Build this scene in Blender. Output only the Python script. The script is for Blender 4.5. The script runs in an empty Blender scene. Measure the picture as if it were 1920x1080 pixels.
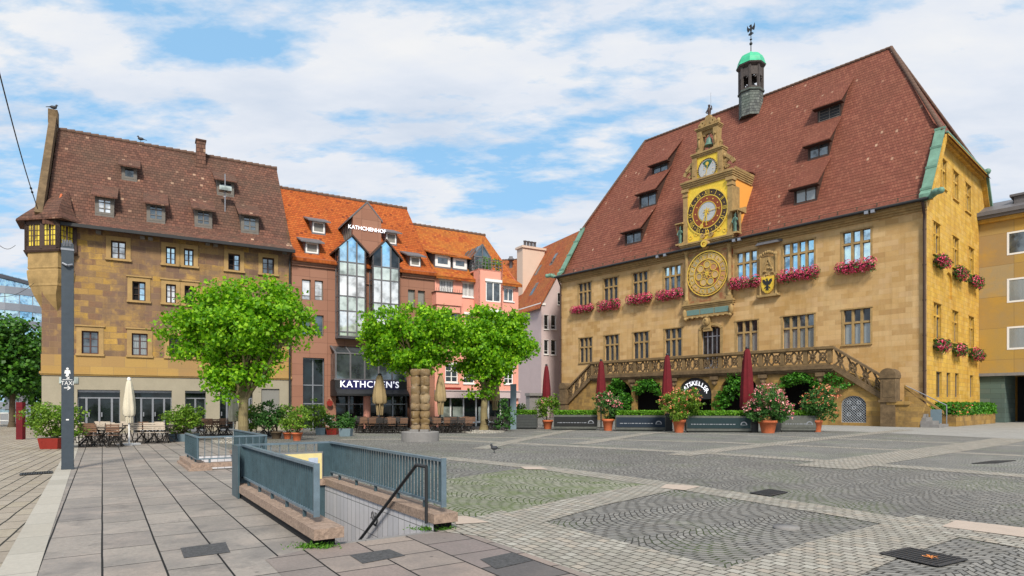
import bpy, math, random
import numpy as np
from mathutils import Vector, Matrix
from mathutils.geometry import tessellate_polygon
random.seed(7); RNG = np.random.default_rng(7)
SC = bpy.context.scene
COL = SC.collection
F = 1170.0; HC = 1.6; CX = 960.0; HY = 760.0       # focal length (px of a 1920 frame), eye height, principal column, horizon row
R = math.radians

# ------------------------------------------------------------------ material helpers
class NT:
    def __init__(s, name):
        s.m = bpy.data.materials.new(name); s.m.use_nodes = True
        s.t = s.m.node_tree; s.n = s.t.nodes; s.n.clear()
        s.out = s.n.new('ShaderNodeOutputMaterial')
        s.b = s.n.new('ShaderNodeBsdfPrincipled'); s.l(s.b.outputs[0], s.out.inputs[0])
    def l(s, a, b): s.t.links.new(a, b)
    def new(s, k, **kw):
        n = s.n.new('ShaderNode' + k)
        for a, v in kw.items(): setattr(n, a, v)
        return n
    def val(s, sock, v):
        if hasattr(v, 'is_linked') or hasattr(v, 'links'): s.l(v, sock)
        else: sock.default_value = v
    def math(s, op, a, b=0.0, c=None):
        n = s.new('Math', operation=op); s.val(n.inputs[0], a); s.val(n.inputs[1], b)
        if c is not None: s.val(n.inputs[2], c)
        return n.outputs[0]
    def noise(s, vec, scale, detail=4, rough=.6):
        n = s.new('TexNoise'); n.inputs['Scale'].default_value = scale; n.inputs['Detail'].default_value = detail
        n.inputs['Roughness'].default_value = rough
        if vec is not None: s.l(vec, n.inputs['Vector'])
        return n.outputs[0]
    def ramp(s, fac, stops, interp='LINEAR'):
        n = s.new('ValToRGB'); r = n.color_ramp; r.interpolation = interp
        while len(r.elements) < len(stops): r.elements.new(0.5)
        for e, (p, c) in zip(r.elements, stops):
            e.position = p; e.color = (*c, 1) if len(c) == 3 else c
        s.l(fac, n.inputs[0]); return n.outputs[0]
    def mix(s, fac, a, b, mode='MIX'):
        n = s.new('Mix', data_type='RGBA', blend_type=mode); s.val(n.inputs[0], fac)
        for sock, v in ((n.inputs[6], a), (n.inputs[7], b)):
            if isinstance(v, tuple): sock.default_value = (*v, 1) if len(v) == 3 else v
            else: s.l(v, sock)
        return n.outputs[2]
    def bump(s, h, strength=.3, dist=.02):
        n = s.new('Bump'); n.inputs['Strength'].default_value = strength; n.inputs['Distance'].default_value = dist
        s.l(h, n.inputs['Height']); s.l(n.outputs[0], s.b.inputs['Normal'])
    def uv(s, rot=0, off=(0, 0)):
        t = s.new('UVMap'); t.uv_map = 'UVMap'
        mp = s.new('Mapping'); mp.inputs['Rotation'].default_value = (0, 0, rot); mp.inputs['Location'].default_value = (off[0], off[1], 0)
        s.l(t.outputs[0], mp.inputs[0]); return mp.outputs[0]
    def obj(s): return s.new('TexCoord').outputs['Object']
def sc(c, k): return tuple(min(1, x * k) for x in c)

def mat(name, col, rough=.75, var=.18, scale=3.0, bump=.08, metal=0.0, spec=.4, dirt=0.0):
    t = NT(name); o = t.obj()
    a = t.noise(o, scale, 6); b = t.noise(o, scale * 9, 3)
    f = t.math('ADD', t.math('MULTIPLY', a, .65), t.math('MULTIPLY', b, .35))
    c = t.ramp(f, [(.3, sc(col, 1 - var)), (.5, col), (.7, sc(col, 1 + var))])
    if dirt:
        g = t.noise(o, scale * .35, 8, .7)
        c = t.mix(t.math('MULTIPLY', t.ramp(g, [(.45, (0, 0, 0)), (.7, (1, 1, 1))]), dirt), c, sc(col, .35))
    t.l(c, t.b.inputs['Base Color']); t.b.inputs['Roughness'].default_value = rough
    t.b.inputs['Metallic'].default_value = metal; t.b.inputs['Specular IOR Level'].default_value = spec
    if bump: t.bump(f, bump, .03)
    return t.m

def blocks(name, cols, bw, bh, mortar, msize=.012, big=None, bigscale=.35, bump=.4, rot=0, wob=.03, rough=.85, off=.5, grain=.25, squash=None, fine=14, spots=0, streak=0):
    """masonry / slabs: one colour per block out of a ramp, soft mortar, stains of their own shape"""
    t = NT(name); u = t.uv(rot)
    if wob:
        w = t.new('TexNoise'); w.inputs['Scale'].default_value = .8; w.inputs['Detail'].default_value = 4; t.l(u, w.inputs['Vector'])
        v = t.new('VectorMath', operation='SUBTRACT'); t.l(w.outputs[1], v.inputs[0]); v.inputs[1].default_value = (.5, .5, .5)
        v2 = t.new('VectorMath', operation='SCALE'); t.l(v.outputs[0], v2.inputs[0]); v2.inputs['Scale'].default_value = wob * 4
        v3 = t.new('VectorMath', operation='ADD'); t.l(u, v3.inputs[0]); t.l(v2.outputs[0], v3.inputs[1]); u2 = v3.outputs[0]
    else: u2 = u
    br = t.new('TexBrick', offset=off)
    if squash: br.squash = squash[0]; br.squash_frequency = squash[1]
    t.l(u2, br.inputs['Vector'])
    for k, v in (('Color1', (0, 0, 0, 1)), ('Color2', (1, 1, 1, 1)), ('Mortar', (.5, .5, .5, 1)), ('Scale', 1.0), ('Mortar Size', msize), ('Mortar Smooth', .25), ('Bias', 0.0), ('Brick Width', bw), ('Row Height', bh)):
        br.inputs[k].default_value = v
    n = len(cols)
    c = t.ramp(br.outputs['Color'], [((i + .5) / n, k) for i, k in enumerate(cols)])
    gr = t.noise(u, fine, 5, .7)
    c = t.mix(t.math('MULTIPLY', t.ramp(gr, [(.35, (0, 0, 0)), (.65, (1, 1, 1))]), grain), c, t.mix(1.0, c, (.55, .55, .55), 'MULTIPLY'))
    if big:
        g = t.noise(u, bigscale, 9, .68)
        for (lo, hi, colr, amt) in big:
            c = t.mix(t.math('MULTIPLY', t.ramp(g, [(lo, (0, 0, 0)), (hi, (1, 1, 1))]), amt), c, colr)
            g = t.noise(t.uv(1.3, (7.3 + lo * 10, 3.1)), bigscale * 1.7, 8, .7)
    if spots:                                              # trodden gum, drips and scuffs
        vo = t.new('TexVoronoi'); vo.inputs['Scale'].default_value = 3.1; t.l(u, vo.inputs['Vector'])
        c = t.mix(t.math('MULTIPLY', t.ramp(vo.outputs['Distance'], [(.05, (1, 1, 1)), (.085, (0, 0, 0))]), spots), c, (.07, .065, .06))
        vo = t.new('TexVoronoi'); vo.inputs['Scale'].default_value = 1.7; t.l(t.uv(.9, (4, 8)), vo.inputs['Vector'])
        c = t.mix(t.math('MULTIPLY', t.ramp(vo.outputs['Distance'], [(.018, (1, 1, 1)), (.03, (0, 0, 0))]), spots), c, (.5, .49, .46))
    if streak:                                             # rain streaks and soot drawn out down the wall
        mp = t.new('Mapping'); mp.inputs['Scale'].default_value = (2.2, .16, 1); t.l(u, mp.inputs[0]); sn = t.noise(mp.outputs[0], 1.0, 7, .65)
        c = t.mix(t.math('MULTIPLY', t.ramp(sn, [(.48, (0, 0, 0)), (.68, (1, 1, 1))]), streak), c, t.mix(1.0, c, (.42, .40, .38), 'MULTIPLY'))
    c = t.mix(t.math('MULTIPLY', br.outputs['Fac'], 1.0), c, mortar)
    t.l(c, t.b.inputs['Base Color']); t.b.inputs['Roughness'].default_value = rough; t.b.inputs['Specular IOR Level'].default_value = .16
    h = t.math('ADD', t.math('MULTIPLY', br.outputs['Fac'], -1.0), t.math('MULTIPLY', gr, .6))
    t.bump(h, bump, .02)
    return t.m

def tiles(name, cols, tw=.2, th=.24, moss=None, pale=(.5, .32, .22), palek=.955):
    t = NT(name); u = t.uv()
    w = t.new('TexNoise'); w.inputs['Scale'].default_value = 1.2; t.l(u, w.inputs['Vector'])
    s2 = t.new('VectorMath', operation='SCALE'); t.l(w.outputs[1], s2.inputs[0]); s2.inputs['Scale'].default_value = .07
    a = t.new('VectorMath', operation='ADD'); t.l(u, a.inputs[0]); t.l(s2.outputs[0], a.inputs[1])
    br = t.new('TexBrick', offset=.5); t.l(a.outputs[0], br.inputs['Vector'])
    for k, v in (('Color1', (0, 0, 0, 1)), ('Color2', (1, 1, 1, 1)), ('Mortar', (.0, .0, .0, 1)), ('Scale', 1.0), ('Mortar Size', .012), ('Mortar Smooth', .3), ('Bias', 0.0), ('Brick Width', tw), ('Row Height', th)):
        br.inputs[k].default_value = v
    n = len(cols)
    c = t.ramp(br.outputs['Color'], [((i + .5) / (n + 1), k) for i, k in enumerate(cols)] + [(palek, cols[-1]), (min(palek + .02, .999), pale)])
    g = t.noise(u, .35, 8, .65)
    c = t.mix(t.math('MULTIPLY', t.ramp(g, [(.42, (0, 0, 0)), (.62, (1, 1, 1))]), .55), c, moss or sc(cols[0], .55))
    g2 = t.noise(u, 5.0, 5, .7)
    c = t.mix(t.math('MULTIPLY', t.ramp(g2, [(.4, (0, 0, 0)), (.7, (1, 1, 1))]), .25), c, sc(cols[0], .5))
    sp = t.new('SeparateXYZ'); t.l(a.outputs[0], sp.inputs[0])
    saw = t.math('FRACT', t.math('DIVIDE', sp.outputs[1], th))
    edge = t.ramp(saw, [(0.0, (1, 1, 1)), (.16, (.0, .0, .0))])
    c = t.mix(t.math('MULTIPLY', edge, .85), c, sc(cols[0], .18))
    t.l(c, t.b.inputs['Base Color']); t.b.inputs['Roughness'].default_value = .8; t.b.inputs['Specular IOR Level'].default_value = .25
    h = t.math('ADD', t.math('MULTIPLY', saw, -1.0), t.math('MULTIPLY', br.outputs['Fac'], -.6))
    t.bump(h, .9, .06)
    return t.m

def fancobble(name, cols, moss=0.0, rot=0):
    """segmental-arc setts: rows bent into repeating arcs, laid in strips"""
    t = NT(name); u = t.uv(rot); W = 1.4
    w = t.new('TexNoise'); w.inputs['Scale'].default_value = 1.5; w.inputs['Detail'].default_value = 3; t.l(u, w.inputs['Vector'])
    s2 = t.new('VectorMath', operation='SCALE'); t.l(w.outputs[1], s2.inputs[0]); s2.inputs['Scale'].default_value = .2
    a = t.new('VectorMath', operation='ADD'); t.l(u, a.inputs[0]); t.l(s2.outputs[0], a.inputs[1])
    sp = t.new('SeparateXYZ'); t.l(a.outputs[0], sp.inputs[0])
    xx = t.math('SUBTRACT', t.math('FRACT', t.math('DIVIDE', sp.outputs[0], W)), .5)
    arc = t.math('MULTIPLY', t.math('MULTIPLY', xx, xx), 1.7)
    yy = t.math('ADD', sp.outputs[1], arc)
    cb = t.new('CombineXYZ'); t.l(sp.outputs[0], cb.inputs[0]); t.l(yy, cb.inputs[1])
    br = t.new('TexBrick', offset=.5); t.l(cb.outputs[0], br.inputs['Vector'])
    for k, v in (('Color1', (0, 0, 0, 1)), ('Color2', (1, 1, 1, 1)), ('Mortar', (.5, .5, .5, 1)), ('Scale', 1.0), ('Mortar Size', .012), ('Mortar Smooth', .35), ('Bias', 0.0), ('Brick Width', .145), ('Row Height', .112)):
        br.inputs[k].default_value = v
    n = len(cols)
    c = t.ramp(br.outputs['Color'], [((i + .5) / n, k) for i, k in enumerate(cols)])
    g = t.noise(u, .25, 8, .65)
    c = t.mix(t.math('MULTIPLY', t.ramp(g, [(.4, (0, 0, 0)), (.65, (1, 1, 1))]), .5), c, sc(cols[0], .62))
    g1 = t.noise(t.uv(.7, (3, 9)), .5, 8, .7)
    c = t.mix(t.math('MULTIPLY', t.ramp(g1, [(.5, (0, 0, 0)), (.72, (1, 1, 1))]), .45), c, sc(cols[-1], 1.25))
    g2 = t.noise(u, 30, 3, .7)
    c = t.mix(t.math('MULTIPLY', g2, .5), c, sc(cols[0], .6))
    mcol = t.mix(t.math('MINIMUM', t.math('ADD', t.ramp(t.noise(t.uv(.2, (11, 2)), .4, 6), [(.5, (0, 0, 0)), (.62, (1, 1, 1))]), moss), 1.0), (.05, .048, .044), (.06, .095, .02))
    c = t.mix(br.outputs['Fac'], c, mcol)
    if moss:
        mm = t.math('MULTIPLY', t.ramp(t.noise(u, 2.2, 8, .75), [(.46, (0, 0, 0)), (.6, (1, 1, 1))]), moss)
        c = t.mix(mm, c, (.10, .15, .03))
    t.l(c, t.b.inputs['Base Color']); t.b.inputs['Roughness'].default_value = .7; t.b.inputs['Specular IOR Level'].default_value = .2
    h = t.math('ADD', t.math('MULTIPLY', br.outputs['Fac'], -1.0), t.math('MULTIPLY', g2, .3))
    t.bump(h, .9, .03)
    return t.m

def leafmat(name, dark, mid, light, trans=.35):
    t = NT(name); g = t.new('NewGeometry')
    c = t.ramp(g.outputs['Random Per Island'], [(.0, dark), (.45, mid), (.8, light), (1, sc(light, 1.25))])
    n = t.noise(t.obj(), 1.5, 3); c = t.mix(t.math('MULTIPLY', t.ramp(n, [(.42, (0, 0, 0)), (.62, (1, 1, 1))]), .62), c, tuple(.5 * p + .5 * q for p, q in zip(dark, mid)))
    t.l(c, t.b.inputs['Base Color']); t.b.inputs['Roughness'].default_value = .5; t.b.inputs['Specular IOR Level'].default_value = .3
    tr = t.new('BsdfTranslucent'); t.l(t.mix(1.0, c, (1.3, 1.25, .5), 'MULTIPLY'), tr.inputs[0])
    mx = t.new('MixShader'); mx.inputs[0].default_value = trans
    t.l(t.b.outputs[0], mx.inputs[1]); t.l(tr.outputs[0], mx.inputs[2]); t.l(mx.outputs[0], t.out.inputs[0])
    return t.m

def islandmat(name, stops, rough=.6):
    t = NT(name); g = t.new('NewGeometry')
    t.l(t.ramp(g.outputs['Random Per Island'], stops), t.b.inputs['Base Color']); t.b.inputs['Roughness'].default_value = rough
    return t.m

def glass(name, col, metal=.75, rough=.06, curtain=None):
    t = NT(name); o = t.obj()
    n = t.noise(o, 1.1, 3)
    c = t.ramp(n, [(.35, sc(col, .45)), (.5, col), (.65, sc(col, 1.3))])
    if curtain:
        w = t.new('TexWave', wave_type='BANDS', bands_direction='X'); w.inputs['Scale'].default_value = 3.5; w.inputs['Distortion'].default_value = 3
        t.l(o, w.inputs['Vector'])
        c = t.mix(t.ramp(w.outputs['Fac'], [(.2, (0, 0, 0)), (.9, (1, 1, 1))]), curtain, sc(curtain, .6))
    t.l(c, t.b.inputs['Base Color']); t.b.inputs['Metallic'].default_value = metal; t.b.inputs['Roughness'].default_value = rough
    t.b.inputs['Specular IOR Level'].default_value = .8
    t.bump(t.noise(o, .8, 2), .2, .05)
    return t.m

# ------------------------------------------------------------------ geometry helpers
class Fr:
    """a facade's frame: local x along the wall, local y into the building, z up"""
    def __init__(s, ox, oy, ang):
        s.o = (ox, oy); s.a = ang; s.c, s.s = math.cos(ang), math.sin(ang)
    def w(s, x, y): return (s.o[0] + x * s.c - y * s.s, s.o[1] + x * s.s + y * s.c)
    def loc(s, X, Y):
        dx, dy = X - s.o[0], Y - s.o[1]; return (dx * s.c + dy * s.s, -dx * s.s + dy * s.c)
    def ray(s, px, py):
        c = s.loc(0, 0); dx, dy = (px - CX) / F, 1.0
        return (c[0], c[1], HC), (dx * s.c + dy * s.s, -dx * s.s + dy * s.c, -(py - HY) / F)
    def at(s, px, py, t=0.0):
        c, d = s.ray(px, py); k = (t - c[1]) / d[1]; return (c[0] + d[0] * k, HC + d[2] * k)
    def x(s, px, t=0.0): return s.at(px, 700, t)[0]
    def z(s, px, py, t=0.0): return s.at(px, py, t)[1]
    def slope(s, px, py, ze, m, t0=0.0):
        c, d = s.ray(px, py); k = (ze + m * (c[1] - t0) - HC) / (d[2] - m * d[1])
        return (c[0] + d[0] * k, c[1] + d[1] * k, HC + d[2] * k)
    def sub(s, x, y=0.0): o = s.w(x, y); return Fr(o[0], o[1], s.a)
    def side(s, x, y=0.0):                                   # frame of the wall that runs back from the right end
        o = s.w(x, y); return Fr(o[0], o[1], s.a + math.pi / 2)
    def xf_of(s, other):                                     # matrix that brings 'other' frame coordinates into this frame
        x, y = s.loc(*other.o); return Matrix.Translation((x, y, 0)) @ Matrix.Rotation(other.a - s.a, 4, 'Z')
def G(px, py): Y = F * HC / (py - HY); return ((px - CX) / F * Y, Y)
def P3(px, py, Y): return ((px - CX) / F * Y, Y, HC - (py - HY) / F * Y)

class MB:
    def __init__(s): s.v = []; s.f = []; s.m = []; s.sm = []
    def add(s, vs, fs, mi=0, smooth=False):
        n = len(s.v); s.v += [tuple(v) for v in vs]
        for f in fs: s.f.append([i + n for i in f]); s.m.append(mi); s.sm.append(smooth)
        return s
    def box(s, x0, x1, y0, y1, z0, z1, mi=0, top=None):
        tx0, tx1, ty0, ty1 = (x0, x1, y0, y1) if top is None else top
        return s.add([(x0, y0, z0), (x1, y0, z0), (x1, y1, z0), (x0, y1, z0), (tx0, ty0, z1), (tx1, ty0, z1), (tx1, ty1, z1), (tx0, ty1, z1)],
              [(0, 3, 2, 1), (4, 5, 6, 7), (0, 1, 5, 4), (1, 2, 6, 5), (2, 3, 7, 6), (3, 0, 4, 7)], mi)
    def bbox(s, c, ex, ey, ez, mi=0):                        # box from centre and three half-axis vectors
        c, ex, ey, ez = map(Vector, (c, ex, ey, ez)); vs = []
        for k in (-1, 1):
            for (i, j) in ((-1, -1), (1, -1), (1, 1), (-1, 1)): vs.append(c + ex * i + ey * j + ez * k)
        return s.add(vs, [(0, 3, 2, 1), (4, 5, 6, 7), (0, 1, 5, 4), (1, 2, 6, 5), (2, 3, 7, 6), (3, 0, 4, 7)], mi)
    def bar(s, p, q, w, h=None, up=(0, 0, 1), mi=0):
        p, q = Vector(p), Vector(q); d = q - p; L = d.length; d.normalize(); up = Vector(up)
        a = d.cross(up)
        if a.length < 1e-4: a = d.cross(Vector((0, 1, 0)))
        a.normalize(); b = a.cross(d)
        return s.bbox((p + q) / 2, a * w / 2, d * L / 2, b * (h or w) / 2, mi)
    def prism(s, poly, y0, y1, mi=0):                        # polygon in x,z extruded in y
        n = len(poly); vs = [(x, y0, z) for x, z in poly] + [(x, y1, z) for x, z in poly]
        tr = tessellate_polygon([[Vector((x, z, 0)) for x, z in poly]])
        fs = [tuple(t) for t in tr] + [tuple(i + n for i in t) for t in tr] + [(i, (i + 1) % n, (i + 1) % n + n, i + n) for i in range(n)]
        return s.add(vs, fs, mi)
    def prismz(s, poly, z0, z1, mi=0):
        n = len(poly); vs = [(x, y, z0) for x, y in poly] + [(x, y, z1) for x, y in poly]
        tr = tessellate_polygon([[Vector((x, y, 0)) for x, y in poly]])
        fs = [tuple(t) for t in tr] + [tuple(i + n for i in t) for t in tr] + [(i, (i + 1) % n, (i + 1) % n + n, i + n) for i in range(n)]
        return s.add(vs, fs, mi)
    def prismx(s, poly, x0, x1, mi=0):                       # polygon in y,z extruded in x
        n = len(poly); vs = [(x0, y, z) for y, z in poly] + [(x1, y, z) for y, z in poly]
        tr = tessellate_polygon([[Vector((x, y, 0)) for x, y in poly]])
        fs = [tuple(t) for t in tr] + [tuple(i + n for i in t) for t in tr] + [(i, (i + 1) % n, (i + 1) % n + n, i + n) for i in range(n)]
        return s.add(vs, fs, mi)
    def cyl(s, p, q, r0, r1=None, n=10, mi=0, caps=True, smooth=True):
        r1 = r0 if r1 is None else r1; p, q = Vector(p), Vector(q); d = (q - p).normalized()
        a = d.cross(Vector((0, 0, 1)))
        if a.length < 1e-3: a = Vector((1, 0, 0))
        a.normalize(); b = d.cross(a); vs = []
        for c, r in ((p, r0), (q, r1)):
            for i in range(n):
                t = 2 * math.pi * i / n; vs.append(c + a * math.cos(t) * r + b * math.sin(t) * r)
        s.add(vs, [(i, (i + 1) % n, (i + 1) % n + n, i + n) for i in range(n)], mi, smooth)
        if caps: s.add([vs[i] for i in range(n)], [tuple(range(n))[::-1]], mi); s.add([vs[i + n] for i in range(n)], [tuple(range(n))], mi)
        return s
    def tube(s, pts, r, n=8, mi=0):
        for i in range(len(pts) - 1):
            ra = r[i] if isinstance(r, (list, tuple)) else r; rb = r[i + 1] if isinstance(r, (list, tuple)) else r
            s.cyl(pts[i], pts[i + 1], ra, rb, n, mi)
        return s
    def lathe(s, c, prof, n=16, mi=0, smooth=True, wob=None, a0=0.0):
        vs = []
        for j, (r, z) in enumerate(prof):
            for i in range(n):
                t = a0 + 2 * math.pi * i / n; rr = r * (wob(i, j) if wob else 1)
                vs.append((c[0] + rr * math.cos(t), c[1] + rr * math.sin(t), c[2] + z))
        m = len(prof)
        fs = [(j * n + i, j * n + (i + 1) % n, (j + 1) * n + (i + 1) % n, (j + 1) * n + i) for j in range(m - 1) for i in range(n)]
        s.add(vs, fs, mi, smooth); s.add(vs[:n], [tuple(range(n))[::-1]], mi); s.add(vs[-n:], [tuple(range(n))], mi)
        return s
    def ball(s, c, r, n=10, mi=0, sq=(1, 1, 1)):
        m = max(4, n // 2); vs = []
        for j in range(m + 1):
            ph = math.pi * j / m
            for i in range(n):
                t = 2 * math.pi * i / n
                vs.append((c[0] + r * sq[0] * math.sin(ph) * math.cos(t), c[1] + r * sq[1] * math.sin(ph) * math.sin(t), c[2] + r * sq[2] * math.cos(ph)))
        return s.add(vs, [(j * n + i, (j + 1) * n + i, (j + 1) * n + (i + 1) % n, j * n + (i + 1) % n) for j in range(m) for i in range(n)], mi, True)
    def ring(s, cx, cz, r0, r1, y0, y1, n=32, mi=0, a0=0.0, a1=2 * math.pi):   # annulus facing -y, front at y0
        full = abs(a1 - a0 - 2 * math.pi) < 1e-6; k = n if full else n + 1; vs = []
        for i in range(k):
            t = a0 + (a1 - a0) * i / n; c, d = math.cos(t), math.sin(t)
            vs += [(cx + r0 * c, y0, cz + r0 * d), (cx + r1 * c, y0, cz + r1 * d), (cx + r0 * c, y1, cz + r0 * d), (cx + r1 * c, y1, cz + r1 * d)]
        fs = []
        for i in range(n):
            a, b = 4 * i, 4 * ((i + 1) % k); fs += [(a, a + 1, b + 1, b), (a + 2, b + 2, b + 3, a + 3), (a + 1, a + 3, b + 3, b + 1), (a, b, b + 2, a + 2)]
        return s.add(vs, fs, mi)
    def disc(s, cx, cz, r, y0, y1, n=32, mi=0):
        return s.prism([(cx + r * math.cos(2 * math.pi * i / n), cz + r * math.sin(2 * math.pi * i / n)) for i in range(n)], y0, y1, mi)
    def wall(s, outer, holes, y=0.0, depth=.3, mi=0, rmi=None):
        loops = [[Vector((x, z, 0)) for x, z in outer]] + [[Vector((x, z, 0)) for x, z in h] for h in holes]
        flat = [p for L in loops for p in L]
        s.add([(p.x, y, p.y) for p in flat], [tuple(t) for t in tessellate_polygon(loops)], mi)
        for h in holes:
            n = len(h); s.add([(x, y, z) for x, z in h] + [(x, y + depth, z) for x, z in h], [(i, (i + 1) % n, (i + 1) % n + n, i + n) for i in range(n)], mi if rmi is None else rmi)
        return s
    def text(s, txt, size, M, mi=0, ext=.02, spacing=1.0, align='CENTER'):
        cu = bpy.data.curves.new('t', 'FONT'); cu.body = txt; cu.size = size; cu.extrude = ext; cu.align_x = align; cu.align_y = 'CENTER'; cu.space_character = spacing; cu.resolution_u = 3
        ob = bpy.data.objects.new('t', cu); me = bpy.data.meshes.new_from_object(ob)
        s.add([M @ v.co for v in me.vertices], [tuple(p.vertices) for p in me.polygons], mi)
        bpy.data.objects.remove(ob); bpy.data.curves.remove(cu); bpy.data.meshes.remove(me); return s
    def build(s, name, mats, parent=None, xf=None, smooth=False, uvs=True):
        me = bpy.data.meshes.new(name)
        mats = mats if isinstance(mats, (list, tuple)) else [mats]
        uvl = []
        vs = [Vector(v) for v in s.v]
        if uvs:
            for f in s.f:
                a = vs[f[0]]; n = Vector((0, 0, 0))
                for i in range(len(f)):
                    p, q = vs[f[i]], vs[f[(i + 1) % len(f)]]; n += (p - a).cross(q - a)
                if n.length < 1e-12: n = Vector((0, 0, 1))
                n.normalize()
                if abs(n.z) > .96: uvl += [(vs[i].x, vs[i].y) for i in f]; continue
                if n.y > .2 or (abs(n.y) <= .2 and n.x < 0): n = -n          # same handedness whichever way the face winds
                h = Vector((-n.y, n.x, 0)).normalized(); u = n.cross(h)
                if u.z < 0: u = -u
                uvl += [(vs[i].dot(h), vs[i].dot(u)) for i in f]
        if xf is not None: vs = [xf @ v for v in vs]
        me.from_pydata([tuple(v) for v in vs], [], s.f)
        for m in mats: me.materials.append(m)
        me.polygons.foreach_set('material_index', s.m); me.polygons.foreach_set('use_smooth', [smooth or k for k in s.sm])
        if uvs:
            ul = me.uv_layers.new(name='UVMap'); ul.data.foreach_set('uv', [c for t in uvl for c in t])
        me.update(); ob = bpy.data.objects.new(name, me); COL.objects.link(ob)
        if parent: ob.parent = parent
        return ob

def tag(o, label, cat, group=None, kind=None):
    if label: o['label'] = label
    if cat: o['category'] = cat
    if group: o['group'] = group
    if kind: o['kind'] = kind
    return o
def thing(name, label, cat, loc=(0, 0, 0), rz=0.0, group=None):
    o = bpy.data.objects.new(name, None); COL.objects.link(o); o.location = loc; o.rotation_euler = (0, 0, rz); o.empty_display_size = .3
    return tag(o, label, cat, group)
def fthing(name, label, cat, fr, group=None): return thing(name, label, cat, (fr.o[0], fr.o[1], 0), fr.a, group)
def copy_tree(o, parent=None):
    c = o.copy(); COL.objects.link(c)
    if parent: c.parent = parent
    for ch in list(o.children): copy_tree(ch, c)
    return c
def struct(o): o['kind'] = 'structure'; return o

def leaves(name, m, parent, centres, size, seed=0, flat=0.0, shape='leaf', norm_out=None):
    """one small folded face pair per leaf; centres: (n,3) array"""
    rg = np.random.default_rng(seed); n = len(centres); C = np.asarray(centres, float)
    a = rg.normal(size=(n, 3)); 
    if norm_out is not None: a = a * .8 + norm_out * 1.1
    a[:, 2] += flat; a /= np.linalg.norm(a, axis=1)[:, None]
    b = rg.normal(size=(n, 3)); b -= a * (a * b).sum(1)[:, None]; b /= np.linalg.norm(b, axis=1)[:, None]
    c = np.cross(a, b); sz = size * rg.uniform(.6, 1.25, n)[:, None]
    if shape == 'leaf':
        o = [(-.5, 0, 0), (-.12, .42, .08), (.5, .05, 0), (-.05, -.42, .1)]; fs = [(0, 1, 2, 3)]
    elif shape == 'maple':
        o = [(-.5, 0, 0), (-.25, .32, .08), (-.05, .52, .02), (.08, .24, .06), (.55, .02, -.05), (.08, -.26, .06), (-.02, -.52, .0), (-.28, -.3, .1)]; fs = [tuple(range(8))]
    else:
        o = [(-.5, 0, 0), (0, .16, .03), (.5, 0, -.05), (0, -.16, .03)]; fs = [(0, 1, 2, 3)]
    k = len(o); V = np.zeros((n, k, 3))
    for i, (p, q, r) in enumerate(o): V[:, i] = C + sz * (b * p + c * q + a * r)
    V = V.reshape(-1, 3); me = bpy.data.meshes.new(name)
    me.vertices.add(len(V)); me.vertices.foreach_set('co', V.ravel())
    me.loops.add(n * k); me.loops.foreach_set('vertex_index', np.arange(n * k, dtype=np.int32))
    me.polygons.add(n); me.polygons.foreach_set('loop_start', np.arange(0, n * k, k, dtype=np.int32))
    me.update(calc_edges=True); me.materials.append(m)
    ob = bpy.data.objects.new(name, me); COL.objects.link(ob)
    if parent: ob.parent = parent
    return ob
def lobes(lst, dens, clump=.28, seed=0, shell=.55, percl=26):
    """leaf positions in clumps spread through ellipsoid lobes (cx,cy,cz,rx,ry,rz); returns positions and outward directions"""
    rg = np.random.default_rng(seed); out = []; nn = []
    for (cx, cy, cz, rx, ry, rz) in lst:
        k = max(3, int(dens * rx * ry * rz / percl * 4.2))
        d = rg.normal(size=(k, 3)); d /= np.linalg.norm(d, axis=1)[:, None]
        rr = (shell + (1.04 - shell) * rg.uniform(0, 1, k) ** .55)[:, None]
        c = d * rr * np.array([rx, ry, rz]) + np.array([cx, cy, cz])
        p = np.repeat(c, percl, 0) + rg.normal(size=(k * percl, 3)) * clump * np.array([1, 1, .62])
        out.append(p); nn.append(np.repeat(d, percl, 0))
    return np.concatenate(out), np.concatenate(nn)
# ------------------------------------------------------------------ materials
M = {}
ston = [(.50, .315, .135), (.57, .37, .17), (.63, .425, .21), (.53, .335, .14), (.60, .395, .185), (.45, .275, .115), (.58, .385, .195)]
M['hall'] = blocks('hall_sandstone', ston, .95, .42, (.44, .30, .14), .008, big=[(.48, .68, (.44, .26, .085), .6), (.5, .72, (.62, .46, .25), .5)], bigscale=.3, bump=.35, wob=.02, streak=.25)
M['hallside'] = blocks('hall_side_sandstone', [(.56, .33, .055), (.64, .39, .075), (.70, .44, .085), (.60, .34, .06), (.66, .42, .11)], .8, .36, (.34, .22, .09), .01, big=[(.45, .62, (.46, .25, .055), .6), (.52, .7, (.68, .48, .17), .6)], bigscale=.45, bump=.45, wob=.03, streak=.35)
M['traceryrail'] = mat('weathered_rail_stone', (.19, .125, .058), .9, .35, 3, .4, dirt=.5)
M['darkslab'] = mat('rough_dark_slab', (.07, .07, .073), .9, .6, 25, .6)
M['halltrim'] = mat('weathered_sandstone_trim', (.36, .24, .10), .85, .3, 2.5, .3, dirt=.45)
M['tracery'] = mat('weathered_tracery_stone', (.15, .10, .052), .9, .45, 3, .5, dirt=.6)
M['terrace'] = blocks('terrace_sandstone', [(.33, .20, .06), (.42, .26, .085), (.24, .15, .06), (.38, .24, .09), (.30, .18, .06)], .8, .38, (.2, .14, .07), .01, big=[(.48, .62, (.13, .085, .04), .75), (.5, .7, (.45, .29, .09), .5)], bigscale=.6, bump=.4, wob=.03)
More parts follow.
